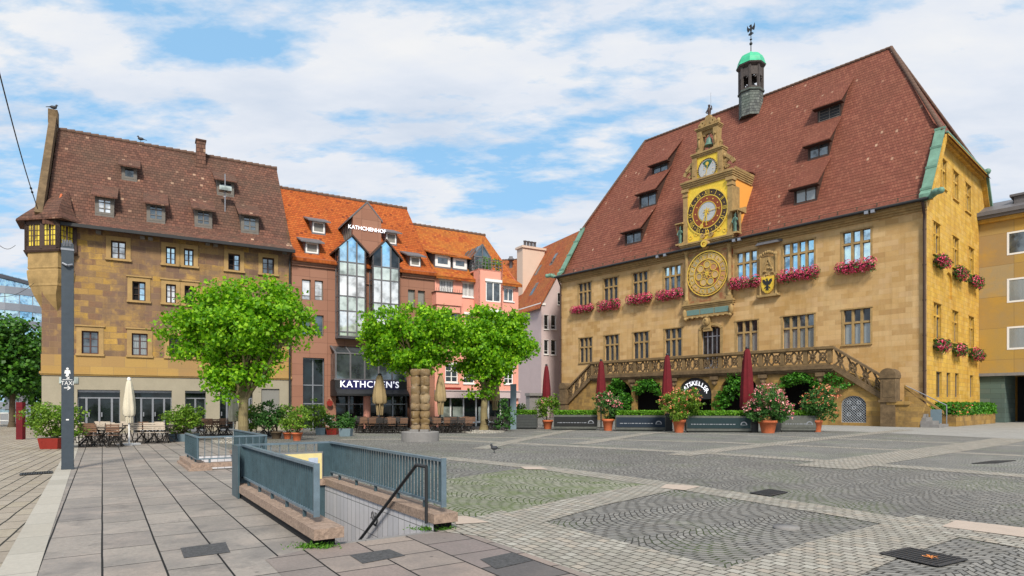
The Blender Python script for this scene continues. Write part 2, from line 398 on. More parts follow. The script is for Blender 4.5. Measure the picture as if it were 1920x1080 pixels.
M['housestone'] = blocks('rubble_sandstone', [(.26, .15, .09), (.19, .115, .08), (.50, .30, .075), (.21, .13, .09), (.30, .19, .10), (.56, .34, .09), (.18, .12, .09), (.35, .22, .10), (.46, .28, .075)], .7, .34, (.27, .18, .10), .011,
    big=[(.46, .54, (.20, .125, .09), .75), (.53, .61, (.46, .28, .09), .5), (.52, .60, (.16, .105, .082), .55)], bigscale=.30, bump=.6, wob=.055, grain=.55, streak=.3)
M['housetrim'] = mat('ochre_window_surround', (.38, .245, .10), .85, .2, 3, .2, dirt=.3)
M['houseband'] = blocks('ochre_ashlar_band', [(.42, .26, .09), (.47, .30, .10), (.38, .235, .10)], 1.1, .95, (.3, .2, .1), .01, big=[(.5, .7, (.30, .20, .10), .5)], bump=.2, wob=.01)
M['plaster'] = mat('grey_beige_render', (.34, .30, .225), .9, .1, 1.2, .1, dirt=.15)
M['hroof'] = tiles('hall_roof_tiles', [(.18, .058, .038), (.205, .066, .042), (.235, .079, .05), (.19, .06, .04), (.25, .09, .057)], .22, .36, moss=(.17, .06, .036), palek=.992)
M['lroof'] = tiles('old_house_roof_tiles', [(.11, .05, .036), (.14, .066, .046), (.17, .082, .057), (.125, .058, .044), (.19, .085, .058)], .2, .27, moss=(.10, .07, .05), palek=.985)
M['oroof'] = tiles('orange_roof_tiles', [(.40, .085, .018), (.48, .11, .022), (.54, .14, .028), (.37, .075, .016), (.47, .125, .026)], .2, .24, moss=(.34, .08, .014), pale=(.2, .04, .015), palek=.93)
M['oroof2'] = tiles('rust_roof_tiles', [(.34, .085, .03), (.40, .11, .035), (.43, .13, .04), (.28, .07, .03)], .2, .24, moss=(.33, .14, .04), pale=(.2, .05, .02))
M['pinkroof'] = tiles('faded_orange_roof_tiles', [(.44, .10, .02), (.48, .13, .025), (.52, .17, .03), (.36, .075, .02)], .2, .24, moss=(.42, .19, .035), pale=(.25, .05, .02))
M['ridge'] = mat('dark_ridge_tile', (.12, .07, .05), .85, .3, 6, .3)
M['eave'] = mat('eave_tile_edge', (.09, .065, .045), .9, .35, 5, .4)
M['granite'] = blocks('brown_stone_cladding', [(.30, .145, .098), (.32, .158, .108), (.285, .135, .09), (.335, .168, .115)], 1.15, .72, (.10, .05, .035), .008, big=[(.5, .75, (.38, .19, .13), .5)], bump=.15, wob=0, rough=.6, off=.0, grain=.12)
M['pink'] = mat('salmon_render', (.74, .33, .25), .9, .06, 1.0, .06)
M['lilac'] = mat('pale_lilac_render', (.52, .42, .42), .9, .05, .8, .05, dirt=.1)
M['cream'] = mat('pale_chimney_render', (.62, .47, .38), .9, .06, 1.0, .05)
M['copper'] = mat('green_copper_sheet', (.14, .27, .20), .55, .35, 1.5, .1, dirt=.35)
M['copperbright'] = mat('bright_verdigris', (.05, .46, .25), .5, .22, 1.5, .1, dirt=.15)
M['lead'] = mat('grey_slate_metal', (.13, .125, .135), .5, .2, 3, .1)
M['slate'] = tiles('slate_shingles', [(.08, .085, .085), (.12, .13, .125), (.15, .16, .15)], .3, .3, moss=(.12, .16, .13), pale=(.3, .32, .3))
M['lantern'] = mat('dark_weathered_timber', (.075, .062, .058), .8, .4, 4, .3)
M['dark'] = mat('near_black_metal', (.02, .021, .023), .5, .2, 4, .05)
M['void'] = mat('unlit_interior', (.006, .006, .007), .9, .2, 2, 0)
M['steel'] = mat('brushed_grey_aluminium', (.32, .33, .36), .35, .1, 4, .03, metal=.6)
M['white'] = mat('white_painted_frame', (.78, .77, .76), .5, .05, 4, .03)
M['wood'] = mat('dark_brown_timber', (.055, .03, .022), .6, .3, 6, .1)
M['frame_red'] = mat('oxblood_window_frame', (.085, .035, .028), .5, .2, 6, .05)
M['timber'] = mat('grey_weathered_timber', (.16, .145, .13), .85, .25, 6, .2)
M['gold'] = mat('gilded_metal', (.95, .62, .10), .32, .12, 8, .1, metal=.75)
M['goldleaf'] = mat('gold_leaf_panel', (.85, .58, .06), .45, .22, 5, .35, metal=.35)
M['dialblack'] = mat('black_dial_enamel', (.05, .028, .015), .4, .2, 5, 0)
M['dialred'] = mat('oxide_red_dial_enamel', (.22, .05, .015), .45, .2, 5, 0)
M['dialgrey'] = mat('pale_blue_dial_enamel', (.42, .44, .45), .4, .2, 5, 0)
M['dialgreen'] = mat('dark_green_dial_enamel', (.03, .10, .06), .4, .2, 5, 0)
M['fresco'] = islandmat('painted_dial_segments', [(0, (.40, .30, .13)), (.3, (.52, .38, .16)), (.5, (.34, .30, .18)), (.7, (.45, .22, .10)), (1, (.55, .42, .2))], .6)
M['frescoback'] = blocks('faded_red_fresco', [(.30, .08, .035), (.30, .19, .09), (.24, .16, .08), (.28, .12, .06)], .6, .5, (.35, .2, .1), .01, big=[(.45, .6, (.40, .28, .13), .8)], bigscale=1.2, wob=.08)
M['orange'] = mat('orange_painted_cheek', (.80, .36, .07), .7, .06, 1, .03)
M['teal'] = mat('grey_teal_inscription_panel', (.13, .22, .20), .6, .15, 5, .1)
M['bronze'] = mat('verdigris_bronze', (.10, .19, .15), .5, .4, 5, .2)
M['pane_dark'] = glass('dark_window_glass', (.045, .05, .055), .5, .08)
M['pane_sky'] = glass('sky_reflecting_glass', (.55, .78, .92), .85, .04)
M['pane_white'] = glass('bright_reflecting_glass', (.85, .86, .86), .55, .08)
M['pane_net'] = glass('net_curtained_glass', (.36, .40, .40), .3, .12, curtain=(.35, .38, .38))
M['pane_mid'] = glass('grey_window_glass', (.16, .19, .21), .7, .08)
M['pane_shop'] = glass('shopfront_glass', (.02, .028, .03), .45, .05)
M['pane_blind'] = mat('closed_grey_blind', (.22, .215, .20), .7, .05, 3, 0)
M['blind_white'] = mat('white_slatted_blind', (.75, .74, .74), .7, .05, 3, 0)
M['pane_milk'] = glass('pale_green_spandrel_glass', (.62, .68, .62), .5, .15)
M['amber'] = glass('amber_leaded_glass', (.85, .62, .06), .25, .15)
M['terracotta'] = mat('terracotta', (.50, .13, .05), .8, .2, 6, .1, dirt=.2)
M['planterblue'] = mat('blue_grey_planter', (.15, .21, .25), .6, .12, 5, .05)
M['planterred'] = mat('red_plastic_planter', (.24, .022, .014), .5, .12, 5, .05)
M['darkplanter'] = mat('charcoal_planter_board', (.05, .055, .055), .7, .3, 5, .1)
M['greyplanter'] = mat('weathered_planter_board', (.10, .105, .095), .8, .3, 5, .1)
M['banner'] = mat('navy_banner_vinyl', (.008, .018, .034), .75, .1, 1, 0)
M['bannerteal'] = mat('teal_banner_vinyl', (.008, .026, .032), .75, .1, 1, 0)
M['bannerblack'] = mat('black_banner_vinyl', (.01, .011, .012), .75, .1, 1, 0)
M['redcloth'] = mat('dark_red_parasol_cloth', (.125, .005, .010), .85, .3, 2.2, .4)
M['creamcloth'] = mat('cream_parasol_cloth', (.62, .56, .44), .9, .1, 4, .15)
M['tancloth'] = mat('tan_parasol_cloth', (.34, .25, .13), .9, .15, 4, .15)
M['railpaint'] = mat('blue_grey_rail_paint', (.05, .088, .108), .42, .3, 5, .08, dirt=.45)
M['railcap'] = mat('light_blue_rail_cap', (.125, .175, .215), .4, .25, 7, .08, dirt=.4)
M['polepaint'] = mat('slate_blue_pole_paint', (.045, .06, .078), .45, .15, 9, .08, dirt=.2)
M['coping'] = mat('washed_aggregate_concrete', (.34, .245, .19), .9, .5, 24, .8, dirt=.45)
M['concrete'] = mat('grey_concrete', (.22, .21, .205), .85, .15, 6, .15, dirt=.2)
M['walltile'] = blocks('white_wall_tiles', [(.62, .60, .62), (.66, .64, .66), (.58, .57, .60)], .2, .42, (.12, .12, .12), .006, big=[(.5, .75, (.40, .38, .38), .5)], wob=0, off=0, rough=.35, grain=.15, bump=.15)
M['trunk'] = blocks('plane_tree_bark', [(.20, .155, .08), (.30, .25, .13), (.14, .105, .06), (.25, .20, .10)], .14, .22, (.28, .22, .12), .0, wob=.2, bump=.5)
M['bark'] = mat('dark_bark', (.09, .065, .04), .9, .3, 8, .4)
M['plane'] = leafmat('plane_tree_leaves', (.05, .17, .005), (.17, .42, .012), (.36, .62, .025), .45)
M['tree2'] = leafmat('dark_street_tree_leaves', (.015, .06, .008), (.04, .14, .015), (.10, .26, .025), .25)
M['shrub'] = leafmat('shrub_leaves', (.05, .12, .01), (.12, .24, .02), (.22, .35, .04), .3)
M['shrubdark'] = leafmat('oleander_leaves', (.02, .07, .015), (.05, .15, .03), (.10, .24, .05), .25)
M['hedge'] = leafmat('hedge_leaves', (.06, .17, .01), (.13, .31, .02), (.2, .42, .04), .3)
M['ivy'] = leafmat('climber_leaves', (.015, .08, .008), (.05, .20, .015), (.12, .34, .03), .3)
M['petal_pink'] = islandmat('pink_petals', [(0, (.55, .06, .12)), (.4, (.80, .22, .25)), (.8, (.85, .42, .40)), (1, (.88, .60, .55))])
M['petal_mag'] = islandmat('magenta_petals', [(0, (.22, .005, .03)), (.4, (.55, .015, .09)), (.75, (.75, .05, .16)), (1, (.80, .25, .35))])
M['petal_org'] = islandmat('salmon_petals', [(0, (.55, .10, .04)), (.5, (.78, .22, .10)), (1, (.80, .42, .25))])
M['petal_white'] = islandmat('white_petals', [(0, (.6, .6, .5)), (1, (.85, .82, .8))])
M['bistro'] = mat('dark_bistro_metal', (.03, .026, .024), .55, .3, 6, .05)
M['bistrowood'] = mat('brown_bistro_slats', (.16, .085, .05), .6, .3, 8, .1)
M['chairpale'] = mat('pale_wood_slats', (.50, .42, .34), .7, .2, 8, .1)
M['bird'] = mat('dark_feathers', (.04, .042, .05), .6, .3, 20, .1)
M['ironwork'] = mat('cast_iron_grate', (.03, .032, .036), .5, .3, 10, .2)
M['steelgate'] = mat('galvanised_lattice', (.45, .48, .52), .4, .1, 8, .05, metal=.4)
M['autumn'] = mat('orange_dry_leaf', (.55, .20, .05), .7, .3, 20, .2)
M['neon'] = None
t = NT('white_sign_letters'); t.b.inputs['Base Color'].default_value = (.9, .9, .95, 1); t.b.inputs['Emission Color'].default_value = (.9, .92, 1, 1); t.b.inputs['Emission Strength'].default_value = .55; M['neon'] = t.m
M['signblue'] = mat('blue_violet_sign_backing', (.02, .02, .10), .4, .1, 2, 0)
M['sandstack'] = blocks('stacked_sandstone_torso', [(.24, .16, .08), (.17, .11, .05), (.33, .25, .16), (.15, .095, .04), (.22, .155, .09)], .9, .35, (.25, .18, .1), .004, big=[(.45, .62, (.20, .13, .05), .6), (.5, .7, (.48, .40, .32), .5)], bigscale=1.6, wob=.2, bump=.3)
M['weed'] = leafmat('weed_blades', (.03, .10, .01), (.08, .22, .02), (.14, .32, .03), .3)

# paving
DANG = math.atan2(.836, -.549)                      # direction of the slab rows (towards their vanishing point)
slabcols = [(.27, .243, .22), (.315, .285, .255), (.335, .30, .27), (.285, .255, .23), (.36, .32, .285), (.275, .245, .225), (.34, .29, .255)]
M['slabs'] = blocks('granite_slabs', slabcols, .92, .52, (.012, .012, .012), .011, big=[(.44, .60, (.19, .175, .165), .75), (.50, .68, (.38, .32, .28), .6), (.54, .66, (.13, .12, .115), .6)], bigscale=.75, rot=-DANG, wob=.004, bump=.35, rough=.62, grain=.5, squash=(1.35, 3), fine=22, spots=.7)
M['slabs2'] = blocks('mixed_slabs', [(.24, .20, .19), (.30, .24, .21), (.085, .085, .09), (.28, .235, .215), (.34, .28, .24), (.21, .185, .18), (.31, .25, .22)], .62, .62, (.014, .013, .012), .011, big=[(.48, .62, (.17, .15, .14), .6)], bigscale=.9, rot=-DANG, wob=.004, bump=.35, rough=.65, grain=.5, fine=26, spots=.7)
M['planks'] = blocks('narrow_stone_pavers', [(.34, .29, .235), (.38, .33, .27), (.31, .265, .22), (.41, .36, .29), (.35, .30, .23)], .62, .27, (.03, .028, .022), .014, big=[(.46, .64, (.26, .22, .17), .6), (.55, .7, (.43, .39, .32), .5)], bigscale=.6, rot=-DANG + .07, wob=.012, bump=.4, rough=.7, grain=.4)
M['kerb'] = blocks('light_kerb_strip', [(.40, .37, .32), (.44, .41, .36), (.37, .345, .30)], 1.0, 5.0, (.2, .19, .17), .008, big=[(.5, .7, (.30, .28, .24), .5)], rot=-DANG, wob=0, bump=.2)
M['fans'] = fancobble('fan_setts', [(.20, .195, .185), (.25, .243, .228), (.30, .29, .268), (.212, .208, .202), (.37, .355, .33), (.26, .25, .235), (.32, .305, .28), (.23, .218, .198)], rot=-DANG)
M['fansmoss'] = fancobble('mossy_setts', [(.25, .25, .20), (.30, .30, .24), (.34, .33, .27), (.27, .27, .215), (.38, .37, .31)], moss=.5, rot=-DANG + 1.2)
M['fanswarm'] = fancobble('far_setts', [(.24, .238, .228), (.28, .275, .26), (.31, .305, .285), (.26, .255, .24), (.36, .35, .32)], rot=.73)
M['band'] = blocks('light_sett_band', [(.33, .31, .265), (.39, .365, .32), (.44, .42, .37), (.36, .33, .29), (.29, .27, .24), (.42, .37, .31)], .15, .125, (.07, .065, .055), .009, big=[(.45, .62, (.27, .255, .22), .55), (.55, .72, (.42, .35, .27), .4)], bigscale=.8, rot=-DANG, wob=.03, bump=.6, rough=.7, grain=.4, fine=30)
M['apron'] = blocks('pale_street_setts', [(.34, .33, .31), (.38, .37, .35), (.32, .31, .29)], .3, .16, (.16, .155, .145), .01, big=[(.45, .65, (.28, .27, .25), .6)], bigscale=.35, rot=.73, wob=.01, bump=.3)
M['slabplain'] = mat('pinkish_stone_plate', (.44, .36, .30), .75, .12, 5, .1)
M['ground'] = mat('town_ground', (.20, .195, .185), .9, .2, .5, .1)

# ------------------------------------------------------------------ camera, world, sun
cam = bpy.data.cameras.new('camera'); cam.sensor_width = 36; cam.lens = F / 1920 * 36; cam.shift_y = (HY - 540) / 1920; cam.clip_end = 3000; cam.clip_start = .05
co = bpy.data.objects.new('camera', cam); COL.objects.link(co); co.location = (0, 0, HC); co.rotation_euler = (R(90), 0, 0); SC.camera = co
SUN_EL, SUN_AZ = R(42), R(172)          # azimuth clockwise from +Y
w = bpy.data.worlds.new('World'); SC.world = w; w.use_nodes = True; nt = w.node_tree; nt.nodes.clear()
class WT(NT):
    def __init__(s, tree): s.t = tree; s.n = tree.nodes
wt = WT(nt)
wo = wt.new('OutputWorld'); bg = wt.new('Background'); bg.inputs[1].default_value = .1; wt.l(bg.outputs[0], wo.inputs[0])
sky = wt.new('TexSky', sky_type='NISHITA'); sky.sun_disc = False; sky.sun_elevation = SUN_EL; sky.sun_rotation = SUN_AZ
tc = wt.new('TexCoord'); sp = wt.new('SeparateXYZ'); wt.l(tc.outputs['Generated'], sp.inputs[0])
den = wt.math('ADD', wt.math('MAXIMUM', sp.outputs[2], 0.0), .16)
cb = wt.new('CombineXYZ'); wt.l(wt.math('DIVIDE', sp.outputs[0], den), cb.inputs[0]); wt.l(wt.math('DIVIDE', sp.outputs[1], den), cb.inputs[1])
mp = wt.new('Mapping'); mp.inputs['Rotation'].default_value = (0, 0, R(35)); mp.inputs['Scale'].default_value = (1.0, 1.9, 1); mp.inputs['Location'].default_value = (1.7504, 2.9576, 0); wt.l(cb.outputs[0], mp.inputs[0])
n1 = wt.noise(mp.outputs[0], .95, 9, .58)
n2 = wt.noise(mp.outputs[0], 4.2, 7, .6)
f = wt.math('ADD', wt.math('MULTIPLY', n1, .64), wt.math('MULTIPLY', n2, .36))
SKYLO, SKYHI = .42, .50
mask = wt.ramp(f, [(SKYLO, (0, 0, 0)), (SKYHI, (1, 1, 1))])
shade = wt.noise(mp.outputs[0], 1.6, 6, .6)
cloud = wt.ramp(shade, [(.3, (.70, .79, .92)), (.5, (.86, .91, .99)), (.68, (.98, .99, 1.0))])
cloudb = wt.mix(1.0, cloud, (6.45, 6.45, 6.5), 'MULTIPLY')
blue = wt.mix(1.0, sky.outputs[0], (1.5, 1.75, 1.75), 'MULTIPLY')
blue = wt.mix(.8, blue, (1.9, 4.0, 6.2))
col = wt.mix(wt.math('ADD', wt.math('MULTIPLY', mask, .93), .07), blue, cloudb)
wt.l(col, bg.inputs[0])
sl = bpy.data.lights.new('sun', 'SUN'); sl.energy = 3.1; sl.angle = R(11); sl.color = (1, .93, .80)
so = bpy.data.objects.new('sun', sl); COL.objects.link(so); so.location = (0, -20, 40)
d = Vector((math.sin(SUN_AZ) * math.cos(SUN_EL), math.cos(SUN_AZ) * math.cos(SUN_EL), math.sin(SUN_EL)))
so.rotation_euler = d.to_track_quat('Z', 'Y').to_euler()
SC.view_settings.view_transform = 'Standard'; SC.view_settings.look = 'None'; SC.view_settings.exposure = .5; SC.view_settings.gamma = 1
try: SC.cycles.use_denoising = True; SC.cycles.max_bounces = 6; SC.cycles.transparent_max_bounces = 8
except Exception: pass

# ------------------------------------------------------------------ ground
def sheet(name, pts, m, z, px=True):
    pp = [G(*p) for p in pts] if px else pts
    b = MB(); n = len(pp)
    tr = tessellate_polygon([[Vector((x, y, 0)) for x, y in pp]])
    vs = [(x, y, z) for x, y in pp]
    fs = []
    for t in tr:
        a, c, e = (Vector(vs[i]) for i in t)
        fs.append(tuple(t) if (c - a).cross(e - a).z > 0 else tuple(t)[::-1])
    b.add(vs, fs); return struct(b.build(name, m))
def strip(name, pts, wd, m, z):
    """band of paving along a line of ground points"""
    pp = [Vector(G(*p)) for p in pts]; L, Rr = [], []
    for i, p in enumerate(pp):
        a = pp[max(0, i - 1)]; c = pp[min(len(pp) - 1, i + 1)]; dd = (c - a).normalized(); nn = Vector((-dd.y, dd.x)) * wd / 2
        L.append(tuple(p + nn)); Rr.append(tuple(p - nn))
    return sheet(name, L + Rr[::-1], m, z, px=False)
D2 = Vector((-.549, .836)); W2 = Vector((.836, .549))        # along the slab rows / across them
def dw(a, b, o=(0, 0)): return (o[0] + D2.x * a + W2.x * b, o[1] + D2.y * a + W2.y * b)
NL = Vector(G(583, 1027))                                  # near left outer corner of the front stairwell
SW, SL, SK = 1.74, 4.85, .30                               # width, length, coping width
def S(a, b): return dw(a, b, NL)
hole1 = [S(.02, .16), S(.02, SW - .12), S(SL - .15, SW - .12), S(SL - .15, .16)]
N2 = Vector(G(362, 882)); S2W, S2L = 1.75, 4.6
def T2(a, b): return dw(a, b, N2)
hole2 = [T2(.12, .14), T2(.12, S2W - .12), T2(S2L, S2W - .12), T2(S2L, .14)]
# one ground sheet to the horizon with the two stairwells left open
b = MB(); big = [(-1500, -1500), (1500, -1500), (1500, 1500), (-1500, 1500)]
def holed(name, outer, holes, m, z):
    b = MB(); loops = [[Vector((x, y, 0)) for x, y in outer]] + [[Vector((x, y, 0)) for x, y in h] for h in holes]
    flat = [p for L in loops for p in L]; vs = [(p.x, p.y, z) for p in flat]; fs = []
    for t in tessellate_polygon(loops):
        a, c, e = (Vector(vs[i]) for i in t); fs.append(tuple(t) if (c - a).cross(e - a).z > 0 else tuple(t)[::-1])
    b.add(vs, fs); return struct(b.build(name, m))
holed('ground', big, [hole1, hole2], M['ground'], -.012)
kerbA = Vector(G(35, 1070)); kerbB = Vector(G(118, 883))
kd = (kerbB - kerbA).normalized(); kA = kerbA - kd * 6; kB = kerbB + kd * 40; kn = Vector((kd.y, -kd.x))
ke = lambda p, o: tuple(p + kn * o)
lineL = [S(-9, SW + .13), S(26, SW + .13)]
holed('pavement', [ke(kA, .1), S(-9, SW + .13), S(26, SW + .13), ke(kB, .1)], [hole1, hole2], M['slabs'], 0.0)
sheet('side_pavement', [ke(kA, -.1), ke(kB, -.1), (-60, 60), (-60, -4)], M['planks'], 0.0, px=False)
sheet('kerb_strip', [ke(kA, -.16), ke(kA, .16), ke(kB, .16), ke(kB, -.16)], M['kerb'], .006, px=False)
sheet('corner_pavement', [S(-9, -.55), S(-.3, -.55), S(-.02, .0), S(-.02, SW + .13), S(-9, SW + .13)], M['slabs2'], .004, px=False)
sheet('square', [S(-12, SW + .13), (60, -12), (80, 70), (2, 80), S(38, SW + .13)], M['fans'], 0.0, px=False)
sheet('square_far_field', [(700, 828), (1060, 838), (1340, 853), (1600, 871), (2300, 925), (2900, 880), (2500, 800), (1000, 787), (560, 802)], M['fanswarm'], .0025)
sheet('square_mossy_field', [(828, 900), (980, 878), (1100, 888), (1235, 912), (1080, 946), (960, 972), (850, 966), (828, 964)], M['fansmoss'], .002)
sheet('street_apron', [(1440, 805), (1600, 809), (1920, 824), (2500, 860), (2900, 800), (2000, 780), (1700, 785), (1450, 797)], M['apron'], .006)
sheet('near_band', [S(-12, SW + .13), S(.35, SW + .13), S(.9, 3.1), S(-12, 3.25)], M['band'], .004, px=False)
for i, (pts, wd) in enumerate([
    ([(1000, 809), (1340, 813.5), (1920, 836), (2300, 852)], .7), ([(780, 818), (1060, 822.5), (1340, 829), (1730, 846), (2300, 872)], .7),
    ([(640, 824), (820, 823.5), (1060, 836), (1340, 850.5), (1594, 868), (1914, 892), (2300, 930)], .8),
    ([(826, 858), (1031, 879), (1273, 912), (1742, 988), (1960, 1025)], .72),
    ([(1240, 913), (1090, 943), (950, 980), (880, 1004)], .85), ([(1787, 976), (1600, 1030), (1461, 1082), (1380, 1120)], .95),
    ([(1900, 823), (1853, 831), (1594, 868), (1540, 877)], 1.5), ([(1700, 806), (1557, 821), (1340, 845), (1270, 854)], .9),
    ([(1310, 806), (1213, 813), (1085, 833)], .8), ([(1120, 803), (1070, 807), (971, 826), (900, 842)], .7)]):
    strip('paving_band', pts, wd, M['band'], .0055 + .0008 * i)
for pts in ([(1249, 909), (1315, 913), (1284, 920.5), (1237, 916)], [(976, 876), (1013, 876), (1028, 881), (985, 881)], [(1793, 977), (1960, 996), (1940, 1012), (1765, 989)], [(852, 969), (874, 969), (917, 981), (855, 985)]):
    sheet('stone_plate', pts, M['slabplain'], .0155)
# ------------------------------------------------------------------ architecture helpers
def rect(x0, x1, z0, z1): return [(x0, z0), (x1, z0), (x1, z1), (x0, z1)]
def arch(x0, x1, z0, zs, n=12, rise=None):
    c = (x0 + x1) / 2; r = (x1 - x0) / 2; h = r if rise is None else rise
    return [(x0, z0), (x1, z0)] + [(c + r * math.cos(math.pi * i / n), zs + h * math.sin(math.pi * i / n)) for i in range(n + 1)]
def window(par, x0, x1, z0, z1, cols=2, rows=(.5,), frame='white', pane='pane_mid', fw=.07, y=0.0, rec=.18, surround=None, sill=None, sw=.2, xf=None, bar=.03, openleft=False, label=None, mid=None, panes=None):
    """frame + glazing bars as one part, the glass its sub-part; stone surround and sill stand 3 cm proud"""
    mats = [M[frame], M[surround or 'halltrim']]; b = MB(); yr = y + rec
    b.box(x0, x0 + fw, yr - .04, yr + .05, z0, z1); b.box(x1 - fw, x1, yr - .04, yr + .05, z0, z1)
    b.box(x0 + fw, x1 - fw, yr - .04, yr + .05, z0, z0 + fw); b.box(x0 + fw, x1 - fw, yr - .04, yr + .05, z1 - fw, z1)
    for i in range(1, cols):
        xx = x0 + (x1 - x0) * i / cols; wd = (mid or bar)
        b.box(xx - wd, xx + wd, yr - .055, yr + .05, z0 + fw, z1 - fw)
    for k in rows:
        zz = z0 + (z1 - z0) * k; b.box(x0 + fw, x1 - fw, yr - .032, yr + .045, zz - bar * .7, zz + bar * .7)
    if surround:
        s = sw
        b.box(x0 - s, x0, y - .035, y + .01, z0, z1 + s, 1); b.box(x1, x1 + s, y - .035, y + .01, z0, z1 + s, 1); b.box(x0, x1, y - .037, y + .01, z1, z1 + s, 1)
    if sill: b.box(x0 - sill, x1 + sill, y - .12, y + rec - .06, z0 - .12, z0 - .003, 1)
    wo_ = b.build('window', mats, par, xf)
    if label: wo_['label'] = label
    p = MB()
    if openleft:
        xm = (x0 + x1) / 2; p.box(xm, x1 - fw, yr, yr + .02, z0 + fw, z1 - fw)
        p.box(x0 + fw, xm, yr + .03, yr + .04, z0 + fw, z1 - fw, 1); p.build('pane', [M[pane], M['void']], wo_, xf)
    else:
        p.box(x0 + fw * .5, x1 - fw * .5, yr, yr + .02, z0 + fw * .5, z1 - fw * .5); p.build('pane', M[pane], wo_, xf)
    return wo_
def mullioned(par, x0, x1, z0, z1, n, tr=.64, pane='pane_dark', y=0.0, xf=None, pane2=None, trim='halltrim'):
    """stone cross window: n lights, one transom"""
    b = MB(); mw = .09
    for i in range(n + 1):
        xx = x0 + (x1 - x0) * i / n
        if 0 < i < n: b.box(xx - mw, xx + mw, y + .06, y + .32, z0, z1)
    zt = z0 + (z1 - z0) * tr
    for i in range(n):
        a = x0 + (x1 - x0) * i / n + (mw if i else 0); c = x0 + (x1 - x0) * (i + 1) / n - (mw if i < n - 1 else 0)
        b.box(a, c, y + .07, y + .31, zt - .08, zt + .08)
        for (u, v) in ((z0, zt - .08), (zt + .08, z1)):         # slim leaf frames
            for q in (a, c - .05): b.box(q, q + .05, y + .2, y + .28, u, v, 1)
            b.box(a + .05, c - .05, y + .2, y + .28, u, u + .05, 1); b.box(a + .05, c - .05, y + .2, y + .28, v - .05, v, 1)
    b.box(x0 - .2, x1 + .2, y - .07, y + .1, z1 + .003, z1 + .11); b.box(x0 - .15, x1 + .15, y - .12, y + .15, z0 - .14, z0 - .003)
    b.box(x0 - .16, x0, y - .03, y + .05, z0, z1); b.box(x1, x1 + .16, y - .03, y + .05, z0, z1)
    w_ = b.build('window', [M[trim], M['timber']], par, xf)
    p = MB(); p.box(x0, x1, y + .24, y + .26, z0, zt - .0, 0); p.box(x0, x1, y + .24, y + .26, zt, z1, 1)
    p.build('pane', [M[pane], M[pane2 or pane]], w_, xf); return w_
def gable_roof(par, x0, x1, prof, prof2, m, name='roof', thick=.22, ridge=True, xf=None):
    """prof: (y,z) polyline eave->ridge, prof2: ridge->back eave"""
    b = MB(); full = prof + prof2[1:]; under = [(y, z - thick) for y, z in full][::-1]
    poly = full + under; b.prismx(poly, x0, x1); r = b.build(name, m, par, xf)
    if ridge:
        yr, zr = prof[-1]; t = MB(); n = int((x1 - x0) / .42)
        for i in range(n):
            a = x0 + (x1 - x0) * i / n; c = x0 + (x1 - x0) * (i + 1.12) / n
            t.cyl((a, yr, zr - .04), (min(c, x1 + .02), yr, zr - .0), .13, .16, 8)
        t.build('ridge_tiles', M['ridge'], par if name != 'roof' else r, xf)
    return r
def shed_dormer(par, xc, w, y0, ze, m, t0, h, m2, roofm, e=.32, frame='timber', pane='pane_mid', cols=2, rows=(.5,), fw=.07, winframe=None, ov=.18, cheek='timber', gap=0, xf=None, label=None, rows_=None):
    """dormer standing on a roof plane z=ze+m*(y-t0); face at y0"""
    zb = ze + m * (y0 - t0); dy = h / (m - m2); x0, x1 = xc - w / 2, xc + w / 2
    b = MB()
    for xx, s in ((x0, -1), (x1, 1)):
        a, c = (xx, xx + .06) if s < 0 else (xx - .06, xx)
        b.prismx([(y0, zb - .1), (y0, zb + h), (y0 + dy, zb + h + m2 * dy)], a, c)
    b.box(x0 + .06, x1 - .06, y0, y0 + .08, zb - .1, zb + .12); b.box(x0 + .06, x1 - .06, y0, y0 + .08, zb + h - .12, zb + h)
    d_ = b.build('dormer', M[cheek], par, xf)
    if label: d_['label'] = label
    t = MB(); k = .05
    t.prismx([(y0 - e, zb + h - m2 * e + .02), (y0 + dy + .05, zb + h + m2 * (dy + .05) + .04), (y0 + dy + .05, zb + h + m2 * (dy + .05) - .06), (y0 - e, zb + h - m2 * e - .07)], x0 - ov, x1 + ov)
    t.build('dormer_roof', roofm, d_, xf)
    p = MB(); px0, px1, pz0, pz1 = x0 + .06, x1 - .06, zb + .12, zb + h - .12 - gap
    yy = y0 + .03 + (.1 if gap else 0)
    if gap: q = MB(); q.box(px0, px1, y0 + .3, y0 + .34, pz1, zb + h); q.box(x0 - ov + .02, x1 + ov - .02, y0 - e + .05, y0 + .1, zb + h - m2 * e - .12, zb + h - m2 * e - .06); q.build('dormer_painted_shade', M['wood'], d_, xf)  # dark boxes put in as the shade above the window and under the eave
    p.box(px0, px0 + fw, yy - .04, yy + .04, pz0, pz1); p.box(px1 - fw, px1, yy - .04, yy + .04, pz0, pz1)
    p.box(px0 + fw, px1 - fw, yy - .04, yy + .04, pz0, pz0 + fw); p.box(px0 + fw, px1 - fw, yy - .04, yy + .04, pz1 - fw, pz1)
    for i in range(1, cols): xx = px0 + (px1 - px0) * i / cols; p.box(xx - .035, xx + .035, yy - .045, yy + .04, pz0 + fw, pz1 - fw)
    for q in rows: zz = pz0 + (pz1 - pz0) * q; p.box(px0 + fw, px1 - fw, yy - .03, yy + .04, zz - .02, zz + .02)
    p.box(px0 + .02, px1 - .02, yy + .01, yy + .03, pz0 + .02, pz1 - .02, 1)
    p.build('window', [M[winframe or frame], M[pane]], d_, xf)
    return d_

